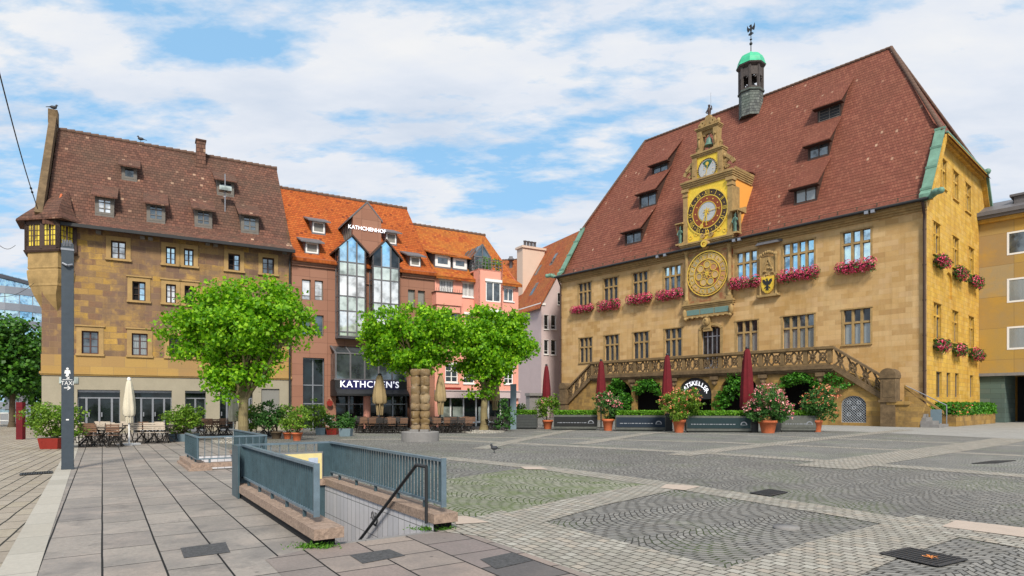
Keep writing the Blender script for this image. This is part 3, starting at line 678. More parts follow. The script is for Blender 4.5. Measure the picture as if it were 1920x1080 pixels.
# ================================================================== old stone house (left)
A0 = Vector(G(78, 815)); ANG = math.atan2(.503, .864)
FA = Fr(A0.x, A0.y, ANG)
LEN = FA.x(546); ZE = 11.75; T_R = 6.0; ZR = 19.0
house = fthing('stone_house', 'old brown and ochre sandstone house with steep brown tiled roof and a timber corner oriel', 'house', FA)
rows = {4: ((8.55, 9.85), [(208, 236), (311, 329.5), (345, 363), (428, 450), (492, 514)]),
        3: ((5.75, 7.15), [(248, 273), (311, 330), (346, 364)]), 2: ((4.3 - .6, 5), [])}
def band(frm, pts, t=0.0): return sum(frm.z(*p, t) for p in pts) / len(pts)
z4 = (band(FA, [(222, 486), (320, 496), (439, 507), (503, 512)]), band(FA, [(222, 452), (320, 463), (439, 476), (503, 483)]))
z3 = (band(FA, [(260, 563), (320, 569)]), band(FA, [(260, 527), (320, 534)]))
z2 = (band(FA, [(169, 664), (262, 666)]), band(FA, [(169, 621), (262, 625)]))
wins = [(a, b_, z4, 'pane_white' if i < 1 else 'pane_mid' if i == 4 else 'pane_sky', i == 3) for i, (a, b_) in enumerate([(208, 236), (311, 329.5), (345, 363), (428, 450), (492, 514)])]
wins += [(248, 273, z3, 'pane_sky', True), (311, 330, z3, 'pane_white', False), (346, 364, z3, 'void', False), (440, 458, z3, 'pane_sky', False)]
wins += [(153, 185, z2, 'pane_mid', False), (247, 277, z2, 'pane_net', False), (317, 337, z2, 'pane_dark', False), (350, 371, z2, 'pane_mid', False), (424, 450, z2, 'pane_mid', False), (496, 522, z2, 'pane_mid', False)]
zb0 = FA.z(300, 703); zb1 = FA.z(300, 671)
holes = []
for (a, c, zz, pn, op) in wins: holes.append(rect(FA.x(a), FA.x(c), *zz))
b = MB(); b.wall(rect(0, LEN, zb1, ZE), holes, 0, .3)
b.add([(0, 0, 0), (0, 12, 0), (0, 12, ZE), (0, T_R, ZR - .3), (0, 0, ZE)], [(0, 1, 2, 3, 4)]); b.add([(LEN, 0, 0), (LEN, 12, 0), (LEN, 12, ZE), (LEN, T_R, ZR - .3), (LEN, 0, ZE)], [(4, 3, 2, 1, 0)])
b.add([(0, 12, 0), (LEN, 12, 0), (LEN, 12, ZE), (0, 12, ZE)], [(0, 1, 2, 3)])
b.build('wall', M['housestone'], house)
b = MB(); b.box(-.03, LEN + .0, -.03, .2, zb0 + .06, zb1); b.build('stone_band', M['houseband'], house)
b = MB(); b.box(-.1, LEN + .02, -.12, .15, zb0 - .06, zb0 + .06); b.box(-.06, LEN + .01, -.07, .15, zb0 - .13, zb0 - .062); b.build('cornice', M['houseband'], house)
for (a, c, zz, pn, op) in wins:
    window(house, FA.x(a), FA.x(c), *zz, cols=2, rows=(.34, .67), frame='frame_red' if zz is z2 else 'wood', pane=pn, fw=.07, surround='housetrim', sill=.28, sw=.24, openleft=op, rec=.2, bar=.022, mid=.04, label='casement window standing open on its left side' if op else None)
    if zz is not z4:
        b = MB(); b.box(FA.x(a) - .3, FA.x(c) + .3, -.1, .02, zz[1] + .243, zz[1] + .32); b.build('lintel_moulding', M['housetrim'], house)
doors = [(145, 225), (250, 322), (347, 386), (412, 440), (463, 474)]
dh = [rect(FA.x(a), FA.x(c), 0, FA.z(200, 731)) for a, c in doors] + [rect(FA.x(490), FA.x(524), FA.z(507, 775), FA.z(507, 729))]
b = MB(); b.wall(rect(0, LEN, 0, zb0 - .13), dh, 0.0, .45); b.build('ground_floor_wall', M['plaster'], house)
for i, (a, c) in enumerate(doors):
    x0, x1 = FA.x(a), FA.x(c); zt = FA.z(200, 731); zm = zt - .42
    b = MB(); n = 4 if i < 2 else 2
    b.box(x0, x1, .28, .36, zt - .14, zt); b.box(x0, x1, .26, .36, zm - .07, zm)
    for k in range(n + 1):
        xx = x0 + (x1 - x0) * (k / n if n != 4 else (0, .2, .5, .8, 1)[k]); b.box(xx - .05, xx + .05, .25, .37, 0, zm - .07)
    for k in range(n):
        q0 = x0 + (x1 - x0) * (k / n if n != 4 else (0, .2, .5, .8)[k]); q1 = x0 + (x1 - x0) * ((k + 1) / n if n != 4 else (.2, .5, .8, 1)[k])
        if n == 2 or k in (1, 2): b.box(q0 + .05, q1 - .05, .27, .35, .0, .14); b.box(q0 + .09, q0 + .15, .2, .25, .95, 1.2)
    d_ = b.build('glass_door', M['steel'], house)
    p = MB(); p.box(x0, x1, .32, .34, 0, zt - .14); p.build('pane', M['pane_shop'], d_)
b = MB(); x0, x1 = FA.x(490), FA.x(524); b.box(x0, x1, .1, .15, FA.z(507, 775), FA.z(507, 729)); b.build('shutter', M['pane_blind'], house)
b = MB(); x0 = FA.x(111); b.box(x0, FA.x(147), -.06, -.02, FA.z(125, 719), FA.z(125, 707)); b.build('house_sign', M['pane_milk'], house)
# roof
m_main = (ZR - (ZE + .75)) / (T_R - .8); PR = (ZE + .75, m_main, .8)
gable_roof(house, .12, LEN + .1, [(-.75, ZE - .18), (.1, ZE + .22), (.8, ZE + .75), (T_R, ZR)], [(T_R, ZR), (12.6, ZE - .2)], M['lroof'])
b = MB(); b.box(.9, LEN + .1, -.86, -.72, ZE - .38, ZE - .2); b.build('gutter', M['dark'], house)
b = MB(); b.bar((-.1, -.1, ZE + .1), (-.1, T_R, ZR + .6), .36, .6, (0, 0, 1)); b.bar((-.1, 12.1, ZE + .1), (-.1, T_R, ZR + .58), .34, .6)
b.box(-.36, .13, T_R - .35, T_R + .35, ZR + .2, ZR + 1.05); b.build('gable_parapet', M['tracery'], house)
for (a, c, y0_, y1_, kind) in [(182, 210, 369, 401, 0), (279, 306, 383, 413, 1), (369, 394, 394, 422, 1), (456, 481, 404, 433, 1), (232, 253, 313, 334, 2), (411, 435, 340, 363, 2)]:
    s_, t_, z_ = FA.slope((a + c) / 2, y1_ + 5, PR[0], PR[1], PR[2]); k = (c - a + 12) * 1.0
    wd = FA.x(c + 4, t_) - FA.x(a - 4, t_); hh = FA.z((a + c) / 2, y0_ - 4, t_) - z_
    shed_dormer(house, s_, wd, t_, PR[0], PR[1], PR[2], hh, .55, M['lroof'], pane=('pane_white', 'pane_mid', 'pane_mid')[kind], cols=2 if kind < 2 else 1, rows=(.34, .67) if kind < 2 else (), fw=.13, label='dormer with bright reflecting panes' if kind == 0 else None)
s_, t_, z_ = FA.slope(377, 312, *PR)
b = MB(); b.box(s_ - .28, s_ + .28, t_, t_ + .7, z_ - .3, z_ + 1.75); b.box(s_ - .33, s_ + .33, t_ - .05, t_ + .75, z_ + 1.75, z_ + 1.85); b.box(s_ - .36, s_ + .36, t_ - .1, t_ + .3, z_ - .2, z_ + .08); b.build('chimney', M['lroof'], house)
b = MB(); xx = LEN - .12; b.tube([(xx, -.78, ZE - .3), (xx, -.15, ZE - .75), (xx, -.12, .2)], .06); b.build('downpipe', M['dark'], house)
for px, py in [(185, 437), (267, 447), (282, 449), (389, 458), (404, 461), (533, 475)]:
    x_, z_ = FA.at(px, py); b = MB(); b.box(x_ - .12, x_ + .12, -.3, 0, z_ - .08, z_ + .08); b.build('beam_stone', M['concrete'], house)
# corner oriel
pts = [FA.loc(*p) for p in [(-24.3, 34.75), (-24.5, 33.7), (-26.5, 34.02), (-27.25, 35.2), (-26.2, 35.6)]]
def ringp(k, c=(.35, .35)): return [(c[0] + (x - c[0]) * k, c[1] + (y - c[1]) * k) for x, y in pts]
def loft(b, rings, mi=0):
    vs = []; n = len(rings[0][0])
    for r_, z in rings: vs += [(x, y, z) for x, y in r_]
    fs = [(j * n + i, j * n + (i + 1) % n, (j + 1) * n + (i + 1) % n, (j + 1) * n + i) for j in range(len(rings) - 1) for i in range(n)]
    b.add(vs, fs, mi); b.add(vs[:n], [tuple(range(n))], mi); b.add(vs[-n:], [tuple(range(n))], mi); return b
orl = MB(); loft(orl, [(ringp(.2, (.75, .9)), 5.7), (ringp(.34, (.7, .8)), 6.4), (ringp(.5, (.55, .6)), 7.0), (ringp(.7), 7.65), (ringp(.84), 8.1), (ringp(.88), 8.12), (ringp(.88), 8.25), (ringp(.94), 8.5), (ringp(.97), 8.8), (ringp(.97), 8.95), (ringp(.9), 9.0), (ringp(.92), 9.05), (ringp(.95), 9.1), (ringp(.93), 9.15), (ringp(.93), 9.95)])
o_ = orl.build('oriel', M['halltrim'], house); o_['label'] = 'corner oriel with carved stone base and amber windows'
b = MB(); loft(b, [(ringp(1.05), 9.93), (ringp(1.12), 10.03), (ringp(1.05), 10.1)]); b.build('oriel_sill', M['wood'], o_)
b = MB(); loft(b, [(ringp(.9), 10.09), (ringp(.9), 11.7)])
b.build('oriel_core', M['wood'], o_)
for i, (k0, k1, n) in enumerate([(0, 1, 1), (1, 2, 2), (2, 3, 2)]):
    p0, p1 = Vector(ringp(.97)[k0]), Vector(ringp(.97)[k1]); L = (p1 - p0).length; dd = (p1 - p0) / L; nn = Vector((dd.y, -dd.x))
    if nn.dot(p0 - Vector((.35, .35))) < 0: nn = -nn
    b = MB()
    for q in range(n + 1):
        c_ = p0 + dd * (L * q / n); b.box(c_.x - .09, c_.x + .09, c_.y - .09, c_.y + .09, 10.1, 11.65)
    for zz in (10.16, 11.52): b.bar((*p0, zz), (*p1, zz), .14, .2)
    g = MB()
    for q in range(n):
        a_ = p0 + dd * (L * (q + .14) / n); c_ = p0 + dd * (L * (q + .86) / n)
        g.bar((*a_, 10.85), (*c_, 10.85), .02, 1.12)
        for fr in (0, .25, .5, .75, 1): e = a_ + (c_ - a_) * fr + nn * .02; b.bar((*e, 10.28), (*e, 11.42), .035 if fr != .5 else .09, .035 if fr != .5 else .09)
        for zz in (10.55, 10.83, 11.12): b.bar((*(a_ + nn * .02), zz), (*(c_ + nn * .02), zz), .025, .025)
    w_ = b.build('oriel_window', M['wood'], o_); g.build('pane', M['amber'], o_)
b = MB(); c1 = (.9, .9)
loft(b, [(ringp(1.42), 11.62), (ringp(1.4), 11.72), (ringp(1.05, c1), 12.05), (ringp(.72, c1), 12.6), (ringp(.35, (1.0, 1.6)), 13.4), (ringp(.06, (1.0, 2.0)), 14.0)]); b.build('oriel_roof', M['lroof'], o_)
b = MB(); b.tube([(.95, -.1, 12.15), (.7, .5, 12.9), (.8, .9, 13.5)], .06); b.build('hip_tile', M['terracotta'], o_)

# ================================================================== brown stone-clad building
FB = FA.sub(LEN + .03); WB = FB.x(814); ZB = 11.35; RB = 17.65
brown = fthing('brown_building', 'brown stone clad building with orange tiled roof, glass bays and a pointed sign gable', 'building', FB)
bz = lambda px, py, t=0.0: FB.z(px, py, t)
bw = [(566, 583, 562, 524, 'pane_white'), (590, 606, 563, 526, 'pane_white'), (566, 583, 629, 590, 'pane_mid'), (590, 607, 630, 591, 'pane_mid'), (765, 778.5, 575, 543, 'pane_blind'), (783.5, 797, 576, 545, 'pane_blind'), (765, 778.5, 632, 600, 'pane_blind'), (783.5, 797, 633, 601, 'pane_blind')]
hs = [rect(FB.x(a), FB.x(c), bz((a + c) / 2, y0_), bz((a + c) / 2, y1_)) for a, c, y0_, y1_, _ in bw]
gx0, gx1, gz = FB.x(568), FB.x(608), bz(588, 671)
ex0, ex1 = FB.x(630), FB.x(768); ez = bz(690, 740)
b = MB(); b.wall([(0, 0), (gx0, 0), (gx0, gz), (gx1, gz), (gx1, 0), (ex0, 0), (ex0, ez), (ex1, ez), (ex1, 0), (WB, 0), (WB, ZB), (0, ZB)], hs, 0, .25)
b.box(0, WB, .9, 12, 0, ZB - .05); b.add([(WB, 0, 0), (WB, .9, 0), (WB, .9, ZB), (WB, 0, ZB)], [(0, 1, 2, 3)]); b.add([(0, 0, 0), (0, .9, 0), (0, .9, ZB), (0, 0, ZB)], [(0, 1, 2, 3)])
b.add([(WB, 0, ZB), (WB, 12, ZB), (WB, 6, RB - .2)], [(0, 1, 2)])
b.build('wall', M['granite'], brown)
for (a, c, y0_, y1_, pn), h_ in zip(bw, hs):
    window(brown, h_[0][0], h_[1][0], h_[0][1], h_[2][1], cols=1, rows=(.22,) if 'blind' not in pn else (), frame='timber', pane=pn, fw=.06, rec=.18)
b = MB(); b.box(gx0, gx1, .3, .36, 0, .12)
for k in range(3): xx = gx0 + (gx1 - gx0) * k / 2; b.box(xx - .04, xx + .04, .26, .36, 0, gz)
for zz in (gz - .05, gz * .62, gz * .36): b.box(gx0, gx1, .27, .36, zz - .035, zz + .035)
g_ = b.build('glazed_front', M['steel'], brown); p = MB(); p.box(gx0, gx1, .32, .34, 0, gz); p.build('pane', M['pane_shop'], g_)
for (x0, x1) in [(-.02, FB.x(634)), (FB.x(752), WB + .02)]:
    b = MB()
    for i, (o, z0, z1) in enumerate([(.12, -.62, -.48), (.2, -.48, -.34), (.28, -.34, -.08)]): b.box(x0, x1, -o, .05, ZB + z0, ZB + z1)
    b.build('cornice', M['granite'], brown)
gable_roof(brown, 0, WB + .12, [(-.35, ZB - .15), (.6, ZB + .45), (6, RB)], [(6, RB), (12.4, ZB)], M['oroof'])
mB = (RB - ZB - .45) / 5.4; PB = (ZB + .45, mB, .6)
for (a, c, y0_, y1_) in [(586, 609, 413, 440), (573, 597, 452, 478), (724, 743, 434, 460), (769, 788, 478, 502)]:
    s_, t_, z_ = FB.slope((a + c) / 2, y1_, *PB); wd = FB.x(c, t_) - FB.x(a, t_); hh = bz((a + c) / 2, y0_, t_) - z_
    shed_dormer(brown, s_, wd + .1, t_, PB[0], PB[1], PB[2], hh, .35, M['lead'], pane='pane_blind', cols=1, rows=(), fw=.09, winframe='white', ov=.3, cheek='lead')
# sign gable
x0, x1 = FB.x(661), FB.x(714); zs, za = bz(688, 411), bz(687, 382)
b = MB(); xm = (x0 + x1) / 2; b.prism([(x0, ZB - 1.4), (x1, ZB - 1.4), (x1, zs), (xm, za), (x0, zs)], -.1, .25); g_ = b.build('sign_gable', M['granite'], brown)
b = MB(); b.box(x0 + .02, x0 + .1, .25, 3.4, zs - 2.2, zs); b.box(x1 - .1, x1 - .02, .25, 3.4, zs - 2.2, zs)
for i in range(5): b.box(x0 - .03, x0 + .02, .5 + i * .5, .75 + i * .5, zs - 1.7, zs - .15, 1)
b.build('louvred_cheek', [M['lead'], M['timber']], g_)
b = MB(); b.prism([(x0 - .25, zs - .22), (xm, za + .02), (x1 + .1, zs - .1), (x1 + .1, zs + .02), (xm, za + .16), (x0 - .25, zs - .08)], -.12, 4.2); b.build('gable_roof', M['lead'], g_)
b = MB(); b.text('KATHCHENHOF', .36, Matrix.Translation((xm - .02, -.16, bz(688, 431))) @ Matrix.Rotation(R(90), 4, 'X'), 0, .03, 1.0); b.build('sign_lettering', M['neon'], g_)
# glass bays
def glassbay(pxl, pxr, ysh, yap, yb, hide, broken):
    x0, x1 = FB.x(pxl, -.8), FB.x(pxr, -.8); zsh = FB.z((pxl + pxr) / 2, ysh, -.8); zap = FB.z((pxl + pxr) / 2, yap, -.8); z0 = FB.z((pxl + pxr) / 2, yb, -.8); xm = (x0 + x1) / 2
    b = MB(); fw = .05
    for xx in (x0 + fw, x0 + (x1 - x0) / 3, x0 + (x1 - x0) * 2 / 3, x1 - fw):
        top = zsh + (zap - zsh) * (1 - abs(xx - xm) / ((x1 - x0) / 2)); b.box(xx - fw, xx + fw, -.84, -.74, z0, top - .05)
    H_ = zsh - z0; cuts = [0, .05, .29, .46, .70, .85] if not broken else [0, .05, .29, .46, .72, .87]
    cuts = [z0 + H_ * k for k in cuts]
    for zz in cuts: b.box(x0, x1, -.835, -.745, zz - .04, zz + .04)
    for xx in (x0, x1 - .09):
        b.box(xx, xx + .09, -.84, -.76, z0, zsh); b.box(xx, xx + .09, -.15, -.02, z0, zsh)
        for zz in cuts: b.box(xx + .01, xx + .08, -.76, -.15, zz - .04, zz + .04)
    b.box(x0, x1, -.8, 0, z0 - .12, z0 - .05)
    o = b.build('glass_bay', M['lead'], brown)
    p = MB(); q = MB(); cz = cuts + [zsh]
    for i in range(3):
        a_, c_ = x0 + (x1 - x0) * i / 3, x0 + (x1 - x0) * (i + 1) / 3
        ta = zsh + (zap - zsh) * (1 - abs(a_ - xm) / ((x1 - x0) / 2)); tc_ = zsh + (zap - zsh) * (1 - abs(c_ - xm) / ((x1 - x0) / 2))
        for j in range(5):
            mi = 1 if j in (0, 2, 4) else 0
            p.box(a_, c_, -.80, -.78, cz[j], cz[j + 1], [2, 0, 1, 0, 1][j])
        top = [(a_, cz[5]), (c_, cz[5]), (c_, tc_), (xm, zap), (a_, ta)] if i == 1 else [(a_, cz[5]), (c_, cz[5]), (c_, tc_), (a_, ta)]
        p.prism(top, -.80, -.78, 3 if not (broken and i != 1) else 4)
    for xx in (x0 + .03, x1 - .05): p.box(xx, xx + .02, -.78, -.05, z0, zsh, 5)
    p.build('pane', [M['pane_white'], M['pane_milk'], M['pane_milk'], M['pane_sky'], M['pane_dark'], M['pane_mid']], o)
    r_ = MB(); r_.prism([(x0 - .22, zsh - .25), (xm, zap + .03), (x1 + .22, zsh - .25), (x1 + .22, zsh - .13), (xm, zap + .15), (x0 - .22, zsh - .13)], -.95, .9); r_.build('bay_roof', M['wood'], o)
glassbay(634, 686, 468, 444, 631, 0, False)
glassbay(698, 749, 480, 452.5, 645, 0, True)
# entrance canopy
t = -1.3; x0, x1 = FB.x(627, t), FB.x(763, t); xg1 = FB.x(770, t); zt = FB.z(690, 664, t); zm_ = FB.z(690, 712, t); zs2 = FB.z(690, 729, t); zc = FB.z(690, 741, t)
b = MB()
for i in range(6):
    xx = x0 + .1 + (x1 - x0 - .2) * i / 5; b.box(xx - .05, xx + .05, t, t + .1, zm_, zt); b.bar((xx, t + .05, zt), (xx, 0, zt + .55), .09)
b.box(x0, x1, t - .01, t + .09, zt - .05, zt + .05); b.box(x0, x1, t - .01, t + .09, zm_ - .06, zm_ + .04)
c_ = b.build('entrance_canopy', M['lead'], brown)
p = MB(); p.box(x0 + .08, x1 - .08, t + .04, t + .06, zm_, zt); p.box(x0 + .08, x0 + .1, t + .06, 0, zm_, zt); p.add([(x0, t, zt + .02), (x1, t, zt + .02), (x1, 0, zt + .57), (x0, 0, zt + .57)], [(0, 1, 2, 3)]); p.build('pane', M['pane_mid'], c_)
p = MB(); p.prismx([(t, zs2 + .0), (t, zm_ - .06), (0, zm_ - .06), (0, zc - .05), (t - .5, zc - .05), (t - .5, zc + .08)], x0 + .05, x1); p.build('awning', M['dark'], c_)
p = MB(); p.box(FB.x(640, t - .08), FB.x(748, t - .08), t - .06, t - .003, FB.z(690, 730, t), FB.z(690, 713, t)); p.build('sign_board', M['signblue'], c_)
p = MB(); p.text("KATHCHEN'S", .62, Matrix.Translation((FB.x(694, t - .1), t - .10, FB.z(694, 721.5, t))) @ Matrix.Rotation(R(90), 4, 'X'), 0, .03, 1.12); p.build('sign_lettering', M['neon'], c_)
b = MB(); b.box(ex0, ex1, .7, .75, 0, ez)
for k in range(6): xx = ex0 + (ex1 - ex0) * k / 5; b.box(xx - .05, xx + .05, .6, .74, 0, ez, 1)
b.box(ex0, ex1, .6, .74, ez * .72 - .04, ez * .72 + .04, 1)
b.build('shop_glazing', [M['pane_shop'], M['steel']], brown)
b = MB(); b.lathe((FB.x(688, -.5), -.5, 0), [(.24, 0), (.24, zc)], 16); b.build('entrance_column', M['pink'], brown)
b = MB(); b.prismx([(-.06, 0), (-.02, ez), (.0, ez), (0, 0)], ex1, WB); b.build('plinth_cladding', M['granite'], brown)
x_, z_ = FB.at(618, 756, -.25)
b = MB(); b.ring(x_, z_, .0, .2, -.3, -.24, 16); b.box(x_ - .02, x_ + .02, -.26, 0, z_ + .22, z_ + .28); b.build('round_sign', M['planterred'], brown)

# ================================================================== pink house
FP = FB.sub(WB + .04); WP = FP.x(972); ZP = 11.2; RP = 16.45
pinkh = fthing('pink_house', 'salmon pink rendered house with faded orange roof and a projecting bay with roof terrace', 'house', FP)
pz = lambda px, py, t=0.0: FP.z(px, py, t)
pw = [(824, 850, 563, 525, 'blind_white'), (867, 890, 557, 530, 'blind_white'), (944.5, 963, 565, 540, 'pane_mid'), (830, 860, 615, 572, 'pane_mid'), (872, 890, 616, 590, 'pane_mid'), (944.5, 963, 620, 597, 'pane_mid'),
      (835, 859, 717, 684, 'pane_dark'), (869, 890, 719, 686, 'pane_dark'), (915, 936, 720, 688, 'pane_dark'), (945, 962.5, 720, 690, 'pane_dark')]
hs = [rect(FP.x(a), FP.x(c), pz((a + c) / 2, y0_), pz((a + c) / 2, y1_)) for a, c, y0_, y1_, _ in pw]
sz = pz(860, 746); fz = pz(860, 733)
b = MB(); b.wall([(0, sz), (WP, sz), (WP, ZP), (0, ZP)], hs, 0, .22); b.box(0, WP, .9, 11.8, 0, ZP - .05); b.box(0, .35, 0, .9, 0, sz); b.box(WP - .25, WP, 0, .9, 0, sz)
b.add([(WP, 0, 0), (WP, .9, 0), (WP, .9, ZP), (WP, 0, ZP)], [(0, 1, 2, 3)]); b.add([(WP, 0, ZP), (WP, 12, ZP), (WP, 6, RP - .2)], [(0, 1, 2)]); b.build('wall', M['pink'], pinkh)
for (a, c, y0_, y1_, pn), h_ in zip(pw, hs):
    window(pinkh, h_[0][0], h_[1][0], h_[0][1], h_[2][1], cols=2, rows=(.33, .66) if y1_ > 680 else (), frame='white', pane=pn, fw=.08, rec=.12, bar=.035)
    b = MB(); b.box(h_[0][0] - .12, h_[1][0] + .12, -.1, -.003, h_[2][1], h_[2][1] + .16); b.box(h_[0][0] - .06, h_[1][0] + .06, -.08, -.003, h_[0][1] - .08, h_[0][1])
    if pn == 'blind_white':
        for i in range(9): xx = h_[0][0] + (h_[1][0] - h_[0][0]) * (i + .5) / 9; b.box(xx - .015, xx + .015, .06, .09, h_[0][1] + .1, h_[2][1] - .1, 1)
    b.build('blind_box', [M['white'], M['lead']], pinkh)
b = MB(); b.box(-.02, WP + .02, -.25, 0, sz, fz); b.box(-.02, WP + .05, -.32, 0, fz, fz + .07, 0); b.box(.3, 2.0, -.3, -.25, fz + .08, fz + .25, 1); f_ = b.build('shop_fascia', [M['lilac'], M['planterred']], pinkh)
b = MB(); b.box(.35, WP - .25, .5, .55, 0, sz)
for k in range(7): xx = .4 + (WP - .7) * k / 6; b.box(xx - .05, xx + .05, .42, .5, 0, sz, 1)
b.box(.35, WP - .25, .42, .5, .25, .4, 1)
for k in (0, 1, 3): xx = .4 + (WP - .7) * k / 6; b.box(xx + .2, xx + 1.0, .44, .49, .4, 1.5, 2)
b.build('shop_glazing', [M['pane_shop'], M['white'], M['pane_milk']], pinkh)
# balcony and bay
t = -.75; x0, x1 = FP.x(818, t), FP.x(866, t); z0, z1 = pz(842, 572, t), pz(842, 549, t)
b = MB(); b.box(x0, x1, t, 0, z0, z1); b.box(x0 - .06, x1 + .06, t - .06, .0, z1, z1 + .06, 1); b.box(x0 + .1, x1 - .1, t + .1, -.05, z0 - .5, z0, 0)
for i in range(12): xx = x0 + (x1 - x0) * i / 11; b.cyl((xx, t, z1 + .06), (xx, t, z1 + .3), .012, n=5, mi=1)
b.build('balcony', [M['pink'], M['wood']], pinkh)
t = -.8; x0, x1 = FP.x(897, t), FP.x(942, t); zt = pz(920, 506, t); a_, c_ = FP.x(911, t), FP.x(939, t); q0, q1 = pz(925, 566, t), pz(925, 529, t)
r0_, r1_ = pz(925, 632, t), pz(925, 585, t)
b = MB(); b.wall(rect(x0, x1, 5.2, zt), [rect(a_, c_, q0, q1), rect(a_, c_, r0_, r1_)], t, .2); b.box(x0, x0 + .15, t, 0, 5.2, zt); b.box(x1 - .15, x1, t, 0, 5.2, zt); b.box(x0, x1, t, 0, 5.1, 5.2); b.box(x0, x1, t, .6, zt - .1, zt - .003)
bay = b.build('bay', M['pink'], pinkh)
for (u, v) in ((q0, q1), (r0_, r1_)): 
    b = MB(); b.box(a_, c_, t + .1, t + .12, u, v, 1)
    for xx in (a_, (a_ + c_) / 2 - .04, c_ - .08): b.box(xx, xx + .08, t + .02, t + .1, u, v)
    for zz in (u, v - .08): b.box(a_, c_, t + .03, t + .1, zz, zz + .08)
    b.box(a_ - .08, c_ + .08, t - .08, t + .02, v, v + .2); b.build('window', [M['white'], M['pane_mid']], bay)
b = MB()
for zz in (zt + .25, zt + .5, zt + .75): b.box(x0, x1, t + .02, t + .06, zz, zz + .04); b.box(x0, x0 + .04, t, .5, zz, zz + .04); b.box(x1 - .04, x1, t, .5, zz, zz + .04)
for i in range(8): xx = x0 + (x1 - x0 - .04) * i / 7; b.box(xx, xx + .04, t, t + .04, zt, zt + .78)
b.build('terrace_railing', M['lead'], pinkh)
gable_roof(pinkh, 0, WP + .15, [(-.35, ZP - .12), (.6, ZP + .4), (6, RP)], [(6, RP), (12.3, ZP)], M['pinkroof'])
mP = (RP - ZP - .4) / 5.4; PP = (ZP + .4, mP, .6)
for (a, c, y0_, y1_) in [(820.5, 840, 479, 503), (854, 871, 485, 507)]:
    s_, t_, z_ = FP.slope((a + c) / 2, y1_, *PP); wd = FP.x(c, t_) - FP.x(a, t_); hh = pz((a + c) / 2, y0_, t_) - z_
    shed_dormer(pinkh, s_, wd + .5, t_, PP[0], PP[1], PP[2], hh + .15, .35, M['pinkroof'], pane='pane_mid', cols=1, rows=(), fw=.2, winframe='white', ov=.35, cheek='lead')
t = .15; x0, x1 = FP.x(889, t), FP.x(921, t); zb_, zs_, za_ = ZP, pz(905, 482, t), pz(905, 458, t); xm = (x0 + x1) / 2
b = MB()
for xx in (x0, xm - .05, x1 - .08): b.box(xx, xx + .09, t, t + .1, zb_, zs_ + (0 if xx != xm - .05 else za_ - zs_ - .1))
b.box(x0, x1, t, t + .1, zs_ - .05, zs_ + .05); b.bar((x0, t + .05, zs_), (xm, t + .05, za_), .09); b.bar((x1, t + .05, zs_), (xm, t + .05, za_), .09)
for i in range(5):
    yy = t + .1 + i * .8; b.bar((x0, yy, zs_), (xm, yy, za_ + .03), .05); b.bar((x1, yy, zs_), (xm, yy, za_ + .03), .05)
g_ = b.build('glass_dormer', M['lead'], pinkh)
p = MB(); p.prism([(x0, zb_), (x1, zb_), (x1, zs_), (xm, za_), (x0, zs_)], t + .04, t + .06); p.add([(x0, t, zs_), (xm, t, za_), (xm, t + 3.6, za_), (x0, t + 3.6, zs_), (x0, t, zb_), (x0, t + 3.6, zb_), (x1, t, zs_), (x1, t + 3.6, zs_)], [(0, 1, 2, 3), (0, 3, 5, 4), (1, 6, 7, 2)]); p.build('pane', M['pane_mid'], g_)

# ================================================================== lilac house and the roof behind
fo = G(1015, 783.0); FL = Fr(fo[0], fo[1], R(30)); LW = 13.0
lil = fthing('lilac_house', 'pale lilac rendered house in the gap beside the town hall with rust red roof', 'house', FL)
lz = FL.z(1016, 568.5)
vL = Vector((-.45, .90)).normalized(); bl = Vector(fo) + vL * 16
lb = FL.loc(*bl); q = MB()
apex_x = 6.2; apz = FL.z(1105, 438)
lw = [(1020, 1028.5, 617, 590), (1033, 1042.5, 617, 590.5), (1020, 1028.5, 664, 637), (1033, 1042.5, 665, 637), (1045.5, 1056, 571, 549)]
hs = [rect(FL.x(a), FL.x(c), FL.z(a, y0_), FL.z(a, y1_)) for a, c, y0_, y1_ in lw]
q.wall([(0, 0), (LW, 0), (LW, lz), (apex_x, apz), (0, lz)], hs, 0, .2)
q.add([(0, 0, 0), (lb[0], lb[1], 0), (lb[0], lb[1], lz), (0, 0, lz)], [(0, 1, 2, 3)])
q.add([(LW, 0, 0), (lb[0] + LW, lb[1], 0), (lb[0] + LW, lb[1], lz), (LW, 0, lz)], [(0, 1, 2, 3)])
q.build('wall', M['lilac'], lil)
for h_, (a, c, y0_, y1_) in zip(hs, lw): window(lil, h_[0][0], h_[1][0], h_[0][1], h_[2][1], cols=1, rows=(.25,), frame='white', pane='pane_dark', fw=.07, rec=.15, surround='white', sw=.03, sill=.06)
def LR(u, k, dz=0): # point on left roof slope: u across 0..1 (eave->ridge), k along back 0..1
    return (apex_x * u + lb[0] * k, lb[1] * k, lz + (apz - lz) * u + dz)
q = MB(); e0 = -.08
q.add([LR(e0, -.02), LR(1, -.02), LR(1, 1), LR(e0, 1), LR(e0, -.02, .2), LR(1, -.02, .2), LR(1, 1, .2), LR(e0, 1, .2)], [(0, 3, 2, 1), (4, 5, 6, 7), (0, 1, 5, 4), (1, 2, 6, 5), (2, 3, 7, 6), (3, 0, 4, 7)])
q.add([(LW, -.2, lz + .2), (lb[0] + LW, lb[1], lz + .2), LR(1, 1, .2), LR(1, -.02, .2)], [(0, 1, 2, 3)])
rf = q.build('roof', M['oroof2'], lil)
q = MB(); q.bar((0, -.1, lz - .1), (lb[0], lb[1], lz - .1), .35, .3); q.box(-.15, .6, -.12, 0, lz - .25, lz + .02); q.build('cornice', M['white'], lil)
